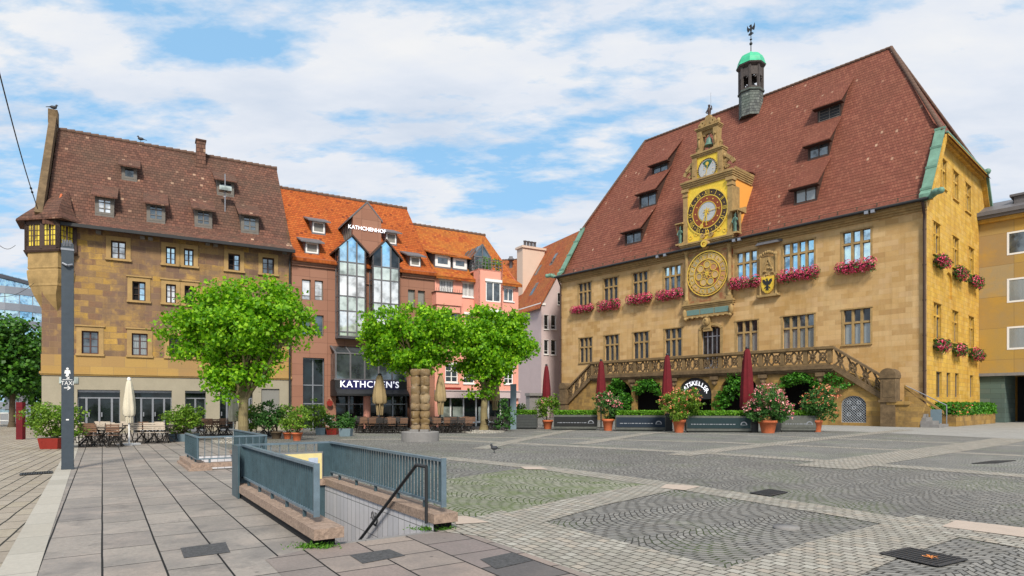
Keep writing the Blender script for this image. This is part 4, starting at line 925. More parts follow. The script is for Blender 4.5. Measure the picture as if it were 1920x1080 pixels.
for (u, k, du, dk) in [(.16, .27, .18, .055), (.58, .20, .17, .05), (.50, .42, .15, .05)]:
    q = MB(); c4 = [LR(u, k, .27), LR(u, k + dk, .27), LR(u + du, k + dk, .27), LR(u + du, k, .27)]; lo = [(x, y, z - .15) for x, y, z in c4]
    q.add(c4 + lo, [(0, 1, 2, 3), (0, 4, 5, 1), (1, 5, 6, 2), (2, 6, 7, 3), (3, 7, 4, 0)]); s_ = q.build('skylight', M['lead'], rf)
    mid_ = Vector((0, 0, 0))
    for c in c4: mid_ += Vector(c) / 4
    q = MB(); q.add([tuple(mid_ + (Vector(c) - mid_) * .82 + Vector((0, 0, .02))) for c in c4], [(0, 1, 2, 3)]); q.build('pane', M['pane_mid'], rf)
cb_ = LR(.45, .50); yk = cb_[1]
x0, x1 = FL.x(980, yk), FL.x(1021, yk); zt = FL.z(1000, 467, yk)
q = MB(); q.box(x0, x1, yk, yk + 1.6, lz - .5, zt); q.box(x0 - .2, x1 + .2, yk - .2, yk + 1.8, zt, zt + .3)
for i in range(4): q.lathe((x0 + .75 + i * .55, yk + .6, zt + .3), [(.2, 0), (.2, .75), (.25, .77), (.25, .9)], 10, 1)
q.build('chimney', [M['cream'], M['lead']], lil)
# gap things at its foot
q = MB(); q.box(FL.x(986), FL.x(1014), -.9, -.003, 0, FL.z(1000, 742, -.9)); q.box(FL.x(984), FL.x(1016), -1.2, -.0, FL.z(1000, 742, -.9), FL.z(1000, 737, -.9)); q.build('entrance_porch', M['concrete'], lil)
fb_ = Fr(-1.5, 96, R(-10)); backh = fthing('back_house', 'orange roof of a house showing behind the pink house and the pale chimney', 'house', fb_)
zr_ = fb_.z(955, 487, 5); ze_ = fb_.z(955, 536)
q = MB(); q.box(-6, 3.3, 0, 10, 0, ze_); q.build('wall', M['pink'], backh)
gable_roof(backh, -6.2, 3.5, [(-.3, ze_ - .1), (5, zr_)], [(5, zr_), (10.3, ze_)], M['oroof2'])
q = MB(); x_, z_ = fb_.at(958, 487, 3.5); q.lathe((x_, 3.5, z_ - 1.6), [(.3, 0), (.3, 1.5), (.55, 1.5), (.5, 1.75), (.3, 1.9), (.3, 2.1)], 10); q.build('roof_vent', M['lead'], backh)

# ================================================================== modern glass block and street, far left
fm = Fr(*G(-60, 774), R(12)); modern = fthing('office_block', 'rounded glass and grey metal office block rising beyond the left hand trees', 'building', fm)
q = MB(); g_ = MB(); Yf = F * HC / 14
def arcpts(r, zc=0): return [(x, y) for x, y in [(-60, 8), (-30, 3), (-10, 0)] + [(-4 + 11 * math.sin(a) * 1.25, 11 - 11 * math.cos(a)) for a in [i * math.pi / 16 for i in range(9)]] + [(10.5, 40), (-60, 40)]]
fo2 = Fr(P3(0, 760, 125)[0], 125, R(0))
modern.location = (fo2.o[0], fo2.o[1], 0); modern.rotation_euler = (0, 0, 0)
base = arcpts(1); off = fo2.x(72, 8) - 9.0
base = [(x + off, y) for x, y in base]
def sc_(k): return [(x * 1.0 + (0 if k == 1 else 0), y) for x, y in base]
H0 = fo2.z(20, 541, 7)
q.prismz(base, 0, H0 - .5, 0)
for i in range(8):
    zt = H0 - .2 - i * 3.4; cx_, cy_ = off - 10, 20
    rr = [(cx_ + (x - cx_) * 1.012, cy_ + (y - cy_) * 1.012) for x, y in base]; q.prismz(rr, zt - 1.5, zt, 1)
    for j in range(len(base) - 1):
        a, c = Vector(base[j]), Vector(base[j + 1]); n = max(1, int((c - a).length / 1.6))
        if i < 7 and j < 11:
            for k in range(n): e = a + (c - a) * k / n; q.cyl((*e, zt - 3.4), (*e, zt - 1.5), .09, n=4, mi=1, caps=False)
q.build('facade', [M['pane_sky'], M['steel']], modern)
q = MB(); q.box(-14 + off, 2 + off, 6, 20, H0 - .3, H0 + 3.2); q.box(-15 + off, 2.6 + off, 5.5, 20.5, H0 + 2.2, H0 + 2.9, 1); q.build('roof_plant_room', [M['pane_sky'], M['lead']], modern)
# ================================================================== town hall
NC = Vector((778 / F * 47.7, 47.7)); HA = math.atan2(-.744, .668); LH = 38.5
FH = Fr(NC.x - .668 * LH, NC.y + .744 * LH, HA); LH = FH.x(1738)
HS = FH.side(LH)                                          # right hand gable wall: local x runs back
XS = FH.xf_of(HS); DH = 20.8; TR = 10.4
hall = fthing('town_hall', 'historic sandstone town hall with a huge steep red tiled roof and mullioned windows', 'town hall', FH)
ZH = 17.45; ZHR = 35.3; x0r, x1r = 4.9, LH - 5.6
zG = HS.z(1766, 256, 3.9) if False else 23.4
hz = FH.z
up = (13.35, band(FH, [(1606, 430), (1497, 452), (1400, 473), (1201, 511), (1145, 521)]))
lo = (band(FH, [(1097, 685), (1146, 671), (1201, 668), (1400, 654), (1606, 654)]), band(FH, [(1606, 578), (1497, 591), (1400, 604), (1201, 622), (1097, 633)]))
UW = [(1085, 1108, 3), (1132, 1158, 3), (1187, 1214, 3), (1245, 1276, 3), (1381, 1419, 3), (1468, 1526, 4), (1580, 1632, 3)]
LW_ = [(1087, 1110, 3), (1134, 1160, 3), (1188, 1216, 3), (1247, 1278, 3), (1381, 1420, 3), (1468, 1526, 4), (1582, 1632, 3)]
dx0, dx1 = FH.x(1316), FH.x(1351); dz1 = hz(1333, 613); TZ = 5.15
holes = [rect(FH.x(a), FH.x(c), *up) for a, c, n in UW] + [rect(FH.x(a), FH.x(c), *lo) for a, c, n in LW_] + [arch(dx0, dx1, TZ, dz1 - .3, 8, .3)]
b = MB(); b.wall([(0, 0), (LH, 0), (LH, ZH), (0, ZH)], holes, 0, .34); b.build('wall', M['hall'], hall)
for k, (a, c, n) in enumerate(UW):
    pn = ('pane_dark', 'pane_dark', 'pane_dark', 'pane_mid', 'pane_sky', 'pane_sky', 'pane_sky')[k]; mullioned(hall, FH.x(a), FH.x(c), *up, n, .62, pn, pane2=pn if k != 3 else 'pane_sky')
for k, (a, c, n) in enumerate(LW_):
    mullioned(hall, FH.x(a), FH.x(c), *lo, n, .62, ('pane_dark', 'pane_dark', 'pane_dark', 'pane_dark', 'pane_net', 'pane_net', 'pane_net')[k], pane2='pane_mid' if k == 5 else 'pane_dark')
# gable end and other closing walls
def side_wall(fr, poly, hs, m, xf, name='side_wall'):
    b = MB(); b.wall(poly, hs, 0, .3); return b.build(name, m, hall, xf)
t0, t1 = 3.95, 16.85
poly = [(0, 0), (DH, 0), (DH, ZH), (t1, zG + .1), (t0, zG), (0, ZH)]
sw_ = [(1764, 1774, 352, 299, 2), (1787, 1796.5, 374, 323, 2), (1810, 1819.5, 397, 346, 2), (1749.5, 1762, 477, 418, 2), (1786, 1796.6, 502, 445, 2), (1816, 1825, 514, 465, 2), (1750, 1764, 635, 569, 2), (1785, 1796, 642, 583, 2), (1816, 1825.5, 652, 594, 2), (1755.5, 1766, 745, 697, 1), (1775, 1782, 745, 699, 1), (1791, 1798, 745, 700, 1), (1819, 1825, 745, 704, 1)]
hs = [rect(HS.x(a), HS.x(c), HS.z((a + c) / 2, y0_), HS.z((a + c) / 2, y1_)) for a, c, y0_, y1_, n in sw_] + [arch(HS.x(1774), HS.x(1785), HS.z(1779, 560), HS.z(1779, 524), 8, .6)]
side_wall(HS, poly, hs, M['hallside'], XS)
for h_, s_ in zip(hs, sw_):
    if s_[4] == 2: mullioned(hall, h_[0][0], h_[1][0], h_[0][1], h_[2][1], 2, .66, 'pane_mid', xf=XS, trim='hallside')
    else: window(hall, h_[0][0], h_[1][0], h_[0][1], h_[2][1], cols=1, rows=(), frame='timber', pane='pane_dark', xf=XS, rec=.22)
h_ = hs[-1]; b = MB(); b.prism(h_, .15, .2); b.build('blind_niche', M['hallside'], hall, XS)
b = MB(); b.add([(0, 0, 0), (0, DH, 0), (0, DH, ZH), (0, t1, zG), (0, t0, zG), (0, 0, ZH)], [(0, 1, 2, 3, 4, 5)]); b.add([(0, DH, 0), (LH, DH, 0), (LH, DH, ZH), (0, DH, ZH)], [(0, 1, 2, 3)]); b.build('rear_wall', M['hall'], hall)
# roof: long slopes with flared eaves, half hips over both gables
b = MB()
ov = .28; e0 = -.72; fl = 1.3; zfl = ZH + 1.45
mH = (ZHR - zfl) / (TR - fl)
yA = fl + (zG + .15 - zfl) / mH
prof = [(e0, ZH - .12), (.15, ZH + .22), (.7, ZH + .66), (fl, zfl), (yA, zG + .15)]
def rowpts(x): return [(x, y, z) for y, z in prof]
nP = len(prof)
vs = rowpts(-ov) + rowpts(LH + ov) + [(x0r, TR, ZHR), (x1r, TR, ZHR)]
fs = [(i, i + nP, i + nP + 1, i + 1) for i in range(nP - 1)] + [(nP - 1, 2 * nP - 1, 2 * nP + 1, 2 * nP)]
b.add(vs, fs)
bk = [(DH - y, z) for y, z in prof]
vs2 = [(-ov, y, z) for y, z in bk] + [(LH + ov, y, z) for y, z in bk] + [(x0r, TR, ZHR), (x1r, TR, ZHR)]
b.add(vs2, [tuple(reversed(f)) for f in fs])
yB = DH - yA
for x, xr, s in ((-ov, x0r, 1), (LH + ov, x1r, -1)):
    xe = x - s * .5; ze = zG - .55                         # half hip with its own little eave
    b.add([(xe, yA - .25, ze), (xe, yB + .25, ze), (x + s * .9, yB - .3, zG + 1.15 + .15), (x + s * .9, yA + .3, zG + 1.3), (xr, TR, ZHR), (x, yA, zG + .15), (x, yB, zG + .15)], [(0, 1, 2, 3), (3, 2, 4), (0, 3, 5), (1, 6, 2), (5, 3, 4), (6, 4, 2)])
    b.add([(xe, yA - .25, ze - .02), (xe, yB + .25, ze - .02), (x, yB, zG - .1), (x, yA, zG - .1)], [(0, 1, 2, 3)])
under = [(y, z - .2) for y, z in prof[:4]]
b.add([(-ov, y, z) for y, z in under] + [(LH + ov, y, z) for y, z in under], [(i, i + 4, i + 5, i + 1) for i in range(3)])
roof = b.build('roof', M['hroof'], hall)
def cap(p, q, step=.42, r=.15, b=None, lift=.02):
    p, q = Vector(p), Vector(q); n = int((q - p).length / step); dd = (q - p) / n
    for i in range(n): a = p + dd * i; b.cyl(a + Vector((0, 0, lift + .03)), a + dd * 1.15 + Vector((0, 0, lift - .04)), r * .85, r, 6)
b = MB(); cap((x0r, TR, ZHR), (x1r, TR, ZHR), .45, .17, b)
for x, xr, s in ((-ov, x0r, 1), (LH + ov, x1r, -1)): cap((x + s * .15, yA - .05, zG + .25), (xr, TR, ZHR), .5, .2, b); cap((x + s * .15, yB, zG + .25), (xr, TR, ZHR), .5, .16, b)
b.build('ridge_tiles', M['ridge'], roof)
b = MB()                                                    # eave tile edge + snow rail
b.box(-.2, LH + .2, e0 - .02, e0 + .5, ZH - .22, ZH - .1)
b.bar((-.1, .12, ZH + .48), (LH + .1, .12, ZH + .48), .04)
for i in range(26): x_ = .5 + i * (LH - 1) / 25; b.box(x_ - .03, x_ + .03, .05, .18, ZH + .2, ZH + .5)
b.build('eave_edge', M['eave'], roof)
b = MB(); b.tube([(-.3, e0 - .09, ZH - .26), (LH + .3, e0 - .09, ZH - .26)], .12, 8); b.build('gutter', M['dark'], hall)
b = MB(); b.box(-.05, LH + .05, -.5, .0, ZH - .56, ZH - .30); b.box(-.04, LH + .04, -.32, .0, ZH - .72, ZH - .562); b.box(-.02, LH + .02, -.14, 0, ZH - .9, ZH - .722); b.build('cornice', M['halltrim'], hall)
# green copper gable strips and gable cornice, both ends
for x, s in ((LH, 1), (0, -1)):
    b = MB(); pr = [(-.45, ZH + .1), (-.05, ZH + .42), (t0 - .1, zG + .35)]
    for i in range(2):
        (ya, za), (yb, zb_) = pr[i], pr[i + 1]
        b.add([(x - s * .42, ya + .02, za + .16), (x + s * .28, ya + .02, za + .16), (x + s * .28, yb, zb_ + .16), (x - s * .42, yb, zb_ + .16), (x - s * .42, ya, za - .1), (x + s * .28, ya, za - .1), (x + s * .28, yb, zb_ - .1), (x - s * .42, yb, zb_ - .1)],
              [(0, 1, 2, 3), (4, 7, 6, 5), (0, 4, 5, 1), (1, 5, 6, 2), (3, 2, 6, 7), (0, 3, 7, 4)])
    for k in (.02, .36, .68, .99):
        y_ = -.05 + (t0 - .05) * k; z_ = ZH + .42 + (zG - .07 - ZH) * k + .25; b.box(x - .46 if s > 0 else x - .32, x + .32 if s > 0 else x + .46, y_ - .04, y_ + .05, z_ - .12, z_ + .06)
    b.build('copper_verge', M['copper'], hall)
    b = MB(); gy = [(t0 - .2, zG - .1), (t1 + .2, zG)]
    b.box(min(x, x + s * .5), max(x, x + s * .5), t0 - .1, t1 + .1, zG - .35, zG - .05); b.box(min(x, x + s * .3), max(x, x + s * .3), t0 + .1, t1 - .1, zG - .6, zG - .352)
    b.bar((x + s * .2, t0, zG - .1), (x + s * .2, 0, ZH - .1), .4, .3); b.bar((x + s * .2, t1, zG - .1), (x + s * .2, DH, ZH - .1), .4, .3)
    b.build('gable_cornice', M['hallside'], hall)
    b = MB(); b.bar((x + s * .42, t0 - .2, zG + .1), (x + s * .42, t1 + .2, zG + .1), .14); b.bar((x + s * .5, t1 + .1, zG), (x + s * .5, DH + .2, ZH - .2), .2, .3); b.ball((x + s * .5, t1 + .2, zG + .2), .3, 8); b.build('copper_gutter', M['copper'], hall)
# waterspouts and downpipes
for x, s in ((LH, 1), (0, -1)):
    b = MB(); b.tube([(x - s * .2, -.4, ZH - .25), (x + s * .5, -.75, ZH - .15), (x + s * .8, -1.0, ZH + .05), (x + s * 1.15, -1.2, ZH - .05)], [.12, .2, .28, .2], 8); b.ball((x + s * 1.2, -1.22, ZH + .0), .26, 8); b.tube([(x + s * .4, -.65, ZH - .15), (x + s * .7, -.6, ZH + .35)], [.1, .02], 5); b.build('dragon_waterspout', M['copper'], hall)
    b = MB(); b.tube([(x - s * .1, -.72, ZH - .4), (x - s * .12, -.2, ZH - 1.3), (x - s * .12, -.17, .1)], .1, 8)
    for k in range(6): b.cyl((x - s * .12, -.17, 1.5 + k * 2.7), (x - s * .12, -.17, 1.6 + k * 2.7), .13, n=8)
    b.build('downpipe', M['wood'], hall)
for px in (1310 - 68, 1256, 1632, 1644, 1385, 1395): x_ = FH.x(px); b = MB(); b.box(x_ - .14, x_ + .14, -1.0, -.65, ZH - .52, ZH - .28); b.build('floodlight', M['steel'], hall)
# dormers
PH = (zfl, mH, fl)
for i, (a, c, y0_, y1_, lab) in enumerate([(1227, 1248, 308, 329, 0), (1203, 1226, 362, 386, 0), (1176, 1198, 434, 455, 0), (1537, 1572, 198, 223, 1), (1519, 1550, 269, 294, 0), (1493, 1527, 350, 378, 2)]):
    s_, t_, z_ = FH.slope((a + c) / 2, y1_ + 3, *PH); wd = FH.x(c + 5, t_) - FH.x(a - 4, t_); hh = hz((a + c) / 2, y0_ - 8, t_) - z_
    shed_dormer(hall, s_, wd, t_, *[PH[0], PH[1], PH[2]], max(hh, .9) + .15, 1.0, M['hroof'], e=.6, gap=.3, frame='wood', pane=('pane_mid', 'dark', 'pane_net')[lab], cols=2, rows=() if lab != 1 else (.2, .4, .6, .8), fw=.12, ov=.3, cheek='wood', winframe='wood' if lab != 1 else 'timber')  # dark cheek colour stands in for the shadow below the roof edge
# entrance door
b = MB(); b.box(dx0 + .05, dx1 - .05, .24, .3, dz1 - .95, dz1 - .85)
for k in range(5): xx = dx0 + (dx1 - dx0) * k / 4; b.box(xx - .05, xx + .05, .22, .3, TZ, dz1 - .2)
b.box(dx0, dx1, .22, .3, TZ, TZ + .5); d_ = b.build('entrance_door', M['steel'], hall); b = MB(); b.prism(arch(dx0, dx1, TZ, dz1 - .3, 8, .3), .3, .33); b.build('pane', M['pane_dark'], d_)
b = MB(); b.box(dx0 - .3, dx0, -.1, .1, TZ, dz1); b.box(dx1, dx1 + .3, -.1, .1, TZ, dz1)
for i in range(8):
    a0 = math.pi * i / 8; a1 = math.pi * (i + 1) / 8; cx_ = (dx0 + dx1) / 2; r_ = (dx1 - dx0) / 2
    b.bar((cx_ + (r_ + .15) * math.cos(a0), -.0, dz1 - .3 + (.45) * math.sin(a0) + .1), (cx_ + (r_ + .15) * math.cos(a1), -.0, dz1 - .3 + .45 * math.sin(a1) + .1), .3, .24)
b.build('door_surround', M['halltrim'], hall)

# ================================================================== astronomical clock on the facade
clock = fthing('astronomical_clock', 'gilded astronomical clock with three dials, bell and carved gable on the town hall front', 'clock', FH)
t = -.35; cx = lambda px, tt=t: FH.x(px, tt); cz = lambda py, px=1325, tt=t: FH.z(px, py, tt)
xc = cx(1326); W0 = cx(1370) - cx(1283); hw = W0 / 2
zl0, zl1 = cz(566), cz(462)                                    # zodiac stage
b = MB()
b.box(xc - hw, xc + hw, -.3, 0, zl0, zl1); b.build('lower_stage', M['frescoback'], clock)
def moulding(x0, x1, z0, z1, o, b, n=3, back=0.0):
    for i in range(n): b.box(x0 - .06 * i, x1 + .06 * i, -o - .09 * i, back, z0 + (z1 - z0) * i / n + .002, z0 + (z1 - z0) * (i + 1) / n)
b = MB()
for s in (-1, 1):
    x_ = xc + s * (hw - .2); b.box(x_ - .28, x_ + .28, -.5, 0, zl0, zl0 + .35); b.lathe((x_, -.32, zl0 + .35), [(.22, 0), (.24, .1), (.19, .2), (.18, zl1 - zl0 - 1.0), (.23, zl1 - zl0 - .9), (.2, zl1 - zl0 - .8), (.3, zl1 - zl0 - .6)], 12); b.box(x_ - .33, x_ + .33, -.6, 0, zl1 - .25, zl1); b.build('pilaster', M['halltrim'], clock); b = MB()
b = MB(); moulding(xc - hw - .25, xc + hw + .25, zl1, zl1 + .62, .5, b, 4); moulding(xc - hw - .15, xc + hw + .15, zl0 - .5, zl0, .35, b, 3); b.box(xc - hw, xc + hw, -.3, 0, zl0 - 1.25, zl0 - .5)
b.box(xc - hw - .1, xc + hw + .1, -.42, 0, zl0 - 1.42, zl0 - 1.25)
for s in (-1, 1): b.ball((xc + s * (hw + .0), -.35, zl0 - 1.0), .3, 10, sq=(.8, .8, 1.7)); b.ball((xc + s * (hw - .1), -.4, zl0 - 1.5), .2, 8)
for i in range(9): b.ball((xc - hw + .3 + i * (2 * hw - .6) / 8, -.38, zl0 - 1.45), .12, 6, sq=(1.6, .8, .8))
b.ball((xc, -.62, zl1 + .15), .5, 12, sq=(1, .5, 1)); b.build('cornice', M['halltrim'], clock)
b = MB(); b.ring(xc, zl1 + .15, .18, .34, -1.0, -.85, 16); b.ball((xc, -.9, zl1 + .15), .16, 8, sq=(.7, .5, 1.4)); b.build('gilded_boss', M['gold'], clock)
b = MB(); n = 3
for i in range(n): b.box(xc - hw + .2 + i * (2 * hw - .4) / n, xc - hw + .1 + (i + 1) * (2 * hw - .4) / n, -.34, -.3, zl0 - 1.15, zl0 - .62)
b.build('inscription_panel', M['teal'], clock)
# zodiac dial
zc_ = cz(513); Rz = (cz(470) - cz(556)) / 2 * .99; y = -.36
dial = MB(); dial.disc(xc, zc_, Rz, y, -.28, 48, 0); dial.ring(xc, zc_, Rz * .955, Rz * 1.0, y - .07, y, 48, 1); dial.ring(xc, zc_, Rz * .88, Rz * .9, y - .03, y - .001, 48, 1); dial.ring(xc, zc_, Rz * .615, Rz * .655, y - .06, y - .001, 48, 1); dial.ring(xc, zc_, .12, .2, y - .05, y - .001, 16, 1)
for i in range(60):
    if i % 2: dial.ring(xc, zc_, Rz * .905, Rz * .95, y - .02, y - .001, 1, 2, a0=i * math.pi / 30, a1=(i + .9) * math.pi / 30)
for i in range(7):
    a = math.pi / 2 + i * 2 * math.pi / 7; ex, ez_ = xc + Rz * .40 * math.cos(a), zc_ + Rz * .40 * math.sin(a); dial.ring(ex, ez_, Rz * .135, Rz * .165, y - .06, y - .001, 20, 1); dial.disc(ex, ez_, Rz * .13, y - .02, y - .001, 16, 3)
for i in range(12):
    a = i * math.pi / 6; dial.bar((xc + Rz * .66 * math.cos(a), y - .02, zc_ + Rz * .66 * math.sin(a)), (xc + Rz * .88 * math.cos(a), y - .02, zc_ + Rz * .88 * math.sin(a)), .05, .05, mi=1)
for i in range(8): a = i * math.pi / 4; dial.bar((xc, y - .03, zc_), (xc + Rz * .2 * math.cos(a), y - .03, zc_ + Rz * .2 * math.sin(a)), .07, .05, mi=1)
zd = dial.build('zodiac_dial', [M['frescoback'], M['gold'], M['dialblack'], M['fresco']], clock)
g = MB()
for i in range(12):                                            # generic painted fields, no figures copied
    a0 = i * math.pi / 6 + .05; a1 = (i + 1) * math.pi / 6 - .05; g.ring(xc, zc_, Rz * .67, Rz * .87, y - .012, y - .001, 5, 0, a0=a0, a1=a1)
g.build('painted_field', M['fresco'], zd)
g = MB()
for i in range(12):
    a = (i + .5) * math.pi / 6; ex, ez_ = xc + Rz * .77 * math.cos(a), zc_ + Rz * .77 * math.sin(a)
    for k in range(4): q = i * 1.7 + k * 1.9; g.bar((ex + .14 * math.cos(q), y - .03, ez_ + .14 * math.sin(q)), (ex - .12 * math.cos(q + .8), y - .03, ez_ - .16 * math.sin(q + .5)), .035, .03)
g.build('gilded_relief', M['gold'], zd)
# main dial stage
zm0, zm1 = zl1 + .62, cz(345); hm = (cx(1362) - cx(1288)) / 2 + .05
b = MB(); b.box(xc - hm, xc + hm, -.32, .0, zm0, zm1); b.build('gilded_panel', M['goldleaf'], clock)
zd0 = zl1 + 3.1; zc_ = cz(397); Rm = (cz(352) - cz(441)) / 2 * .95; y = -.36
dial = MB(); dial.disc(xc, zc_, Rm, y, -.3, 48, 0); dial.ring(xc, zc_, Rm * .97, Rm * 1.02, y - .05, y, 48, 1); dial.ring(xc, zc_, Rm * .70, Rm * .735, y - .04, y - .001, 48, 1); dial.ring(xc, zc_, Rm * .46, Rm * .70, y - .015, y - .001, 48, 2); dial.disc(xc, zc_, Rm * .44, y - .03, y - .001, 32, 3); dial.ring(xc, zc_, Rm * .42, Rm * .46, y - .04, y - .001, 32, 1)
for i in range(12):
    a = i * math.pi / 6; dial.disc(xc + Rm * .85 * math.cos(a + math.pi / 12), zc_ + Rm * .85 * math.sin(a + math.pi / 12), Rm * .022, y - .02, y - .001, 8, 1)
    dial.disc(xc + Rm * .58 * math.cos(a), zc_ + Rm * .58 * math.sin(a), Rm * .03, y - .03, y - .001, 8, 1)
    num = 'III II I XII XI X IX VIII VII VI V IV'.split()[i]
    ex, ez_ = xc + Rm * .845 * math.cos(a), zc_ + Rm * .845 * math.sin(a)
    dial.text(num, Rm * .30, Matrix.Translation((ex, y - .03, ez_)) @ Matrix.Rotation(-(a - math.pi / 2), 4, 'Y') @ Matrix.Rotation(R(90), 4, 'X') @ Matrix.Diagonal((.72, 1, 1, 1)), 1, .01)
for i in range(48): a = i * math.pi / 24; dial.disc(xc + Rm * .425 * math.cos(a), zc_ + Rm * .425 * math.sin(a), Rm * .016, y - .06, y - .03, 5, 0)
md = dial.build('clock_dial', [M['dialblack'], M['gold'], M['dialred'], M['dialgrey']], clock)
g = MB()
for a, L, w_ in ((R(248), .78, .10), (R(268), .62, .07)): g.bar((xc - .1 * math.cos(a), y - .1, zc_ - .1 * math.sin(a)), (xc + Rm * L * math.cos(a), y - .1, zc_ + Rm * L * math.sin(a)), w_, .04, up=(0, 1, 0)); 
g.ring(xc + Rm * .66 * math.cos(R(248)), zc_ + Rm * .66 * math.sin(R(248)), .1, .2, y - .13, y - .08, 12)
for i in range(8): a = i * math.pi / 4; g.bar((xc, y - .08, zc_), (xc + .38 * math.cos(a), y - .08, zc_ + .38 * math.sin(a)), .08, .03, up=(0, 1, 0))
g.bar((xc, y - .09, zc_), (xc + Rm * .66 * math.cos(R(4)), y - .09, zc_ + Rm * .66 * math.sin(R(4))), .04, .03, up=(0, 1, 0))
g.build('clock_hands', M['gold'], md)
g = MB(); gz_ = zm0 + .7
for i in range(7): q = xc - hm + .35 + i * (2 * hm - .7) / 6; g.ring(q, gz_ + (.1 if i % 2 else -.12), .12, .2, -.37, -.33, 12)
for s in (-.45, .45): g.ring(xc + s, gz_ - .25, .1, .24, -.5, -.36, 12, 1); g.ball((xc + s, -.42, gz_ - .25), .14, 8, 1, sq=(1, .4, 1.3))
g.build('panel_ornament', [M['gold'], M['halltrim']], clock)
b = MB()
for s in (-1, 1):
    x_ = xc + s * (hm + .22); b.box(x_ - .24, x_ + .24, -.42, 1.0, zm0, zm1 - .75); b.box(x_ - .3, x_ + .3, -.5, .2, zm1 - .75, zm1 - .6); b.box(x_ - .26, x_ + .26, -.46, .2, zm1 - .6, zm1 - .3); b.box(x_ - .36, x_ + .36, -.58, .2, zm1 - .3, zm1); b.box(x_ - .3, x_ + .3, -.5, .2, zm0, zm0 + .3); b.build('pier', M['halltrim'], clock); b = MB()
b = MB(); moulding(xc - hm - .5, xc + hm + .5, zm1, zm1 + .7, .42, b, 4, back=3.4)
for i in range(15): b.box(xc + hm + .62, xc + hm + .74, -.3 + i * .25, -.15 + i * .25, zm1 + .7, zm1 + .95)
b.build('main_cornice', M['halltrim'], clock)
b = MB(); yb2 = 4.0; b.add([(xc + hm + .4, .1, zm0), (xc + hm + .4, .1, zm1), (xc + hm + .4, yb2, zm1), (xc + hm + .4, 1.5, zm0 - .2)], [(0, 1, 2, 3)]); b.add([(xc - hm - .4, .1, zm0), (xc - hm - .4, .1, zm1), (xc - hm - .4, yb2, zm1), (xc - hm - .4, 1.5, zm0 - .2)], [(3, 2, 1, 0)]); b.build('orange_cheek', M['orange'], clock)
b = MB(); b.add([(xc - hm - .6, -.2, zm1 + .7), (xc + hm + .6, -.2, zm1 + .7), (xc + hm + .3, 4.6, zm1 + 1.6), (xc - hm - .3, 4.6, zm1 + 1.6)], [(0, 1, 2, 3)]); b.build('clock_house_roof', M['hroof'], clock)
# moon stage
zn0, zn1 = zm1 + .7, cz(291); hn = (cx(1344) - cx(1306)) / 2 + .02
b = MB(); b.box(xc - hn, xc + hn, -.3, .3, zn0, zn1); b.build('gilded_panel', M['goldleaf'], clock)
zc_ = cz(316.5); Rn = hn * .93; y = -.34
dial = MB(); dial.disc(xc, zc_, Rn, y, -.29, 36, 0); dial.ring(xc, zc_, Rn * .9, Rn * 1.0, y - .04, y, 36, 2)
for i in range(30): a = i * math.pi / 15; dial.disc(xc + Rn * .95 * math.cos(a), zc_ + Rn * .95 * math.sin(a), Rn * .04, y - .06, y - .03, 6, 1)
dial.prism([(xc, zc_ - .05)] + [(xc + Rn * .8 * math.cos(a), zc_ + Rn * .8 * math.sin(a)) for a in [R(48 + k * 8) for k in range(11)]], y - .02, y - .001, 3)
dial.disc(xc, zc_ + Rn * .48, Rn * .17, y - .04, y - .02, 12, 1)
nd = dial.build('moon_dial', [M['dialgrey'], M['gold'], M['dialblack'], M['dialgreen']], clock)
g = MB(); g.bar((xc + .1, y - .07, zc_ + Rn * .5), (xc - .12, y - .07, zc_ - Rn * .55), .05, .03, up=(0, 1, 0))
for i in range(9): g.ball((xc + Rn * .6 * math.cos(i * 2.1), y - .03, zc_ - .1 + Rn * .5 * math.sin(i * 1.3)), .04, 5)
g.build('clock_hands', M['gold'], nd)
b = MB()
for s in (-1, 1):
    x_ = xc + s * (hn + .27); b.box(x_ - .25, x_ + .25, -.42, .4, zn0, zn1); b.box(x_ - .1, x_ + .1, -.46, -.42, zn0 + .4, zn1 - .3)
    for i in range(9):                                         # scroll volute
        a0 = i * .62; r0 = .62 - i * .055; cx_, cz_ = xc + s * (hn + .95), zn0 + .75
        b.bar((cx_ + s * r0 * math.cos(a0), -.1, cz_ + r0 * math.sin(a0)), (cx_ + s * (r0 - .055) * math.cos(a0 + .62), -.1, cz_ + (r0 - .055) * math.sin(a0 + .62)), .35, .2, up=(0, 1, 0))
    b.bar((xc + s * (hn + 1.3), -.1, zn0 + 1.2), (xc + s * (hn + .5), -.1, zn1 - .25), .3, .35, up=(0, 1, 0)); b.ball((xc + s * (hn + .62), -.1, zn1 - .5), .28, 8); b.box(xc + s * (hn + .95) - .55, xc + s * (hn + .95) + .55, -.3, .2, zn0 - .001, zn0 + .2); b.build('scroll_volute', M['halltrim'], clock); b = MB()
b = MB(); moulding(xc - hn - .5, xc + hn + .5, zn1, zn1 + .45, .4, b, 3, back=.5); b.build('upper_cornice', M['halltrim'], clock)
zo0 = zn1 + .45; zo1 = cz(243)
b = MB()
for s in (-1, 1):
    x_ = xc + s * (hn * .78); b.box(x_ - .2, x_ + .2, -.35, .35, zo0, zo1, top=(x_ - .26, x_ + .26, -.38, .38)); b.box(x_ - .3, x_ + .3, -.42, .42, zo0, zo0 + .15); b.ball((x_ - s * .0, -.4, zo0 + .85), .17, 8, sq=(.8, .7, 2.6)); b.ball((x_, -.42, zo0 + 1.42), .12, 8)
    b.bar((x_ + s * .25, 0, zo0 + .1), (x_ + s * .5, 0, zo0 + .55), .25, .2, up=(0, 1, 0)); b.ball((x_ + s * .42, 0, zo0 + .6), .16, 6)
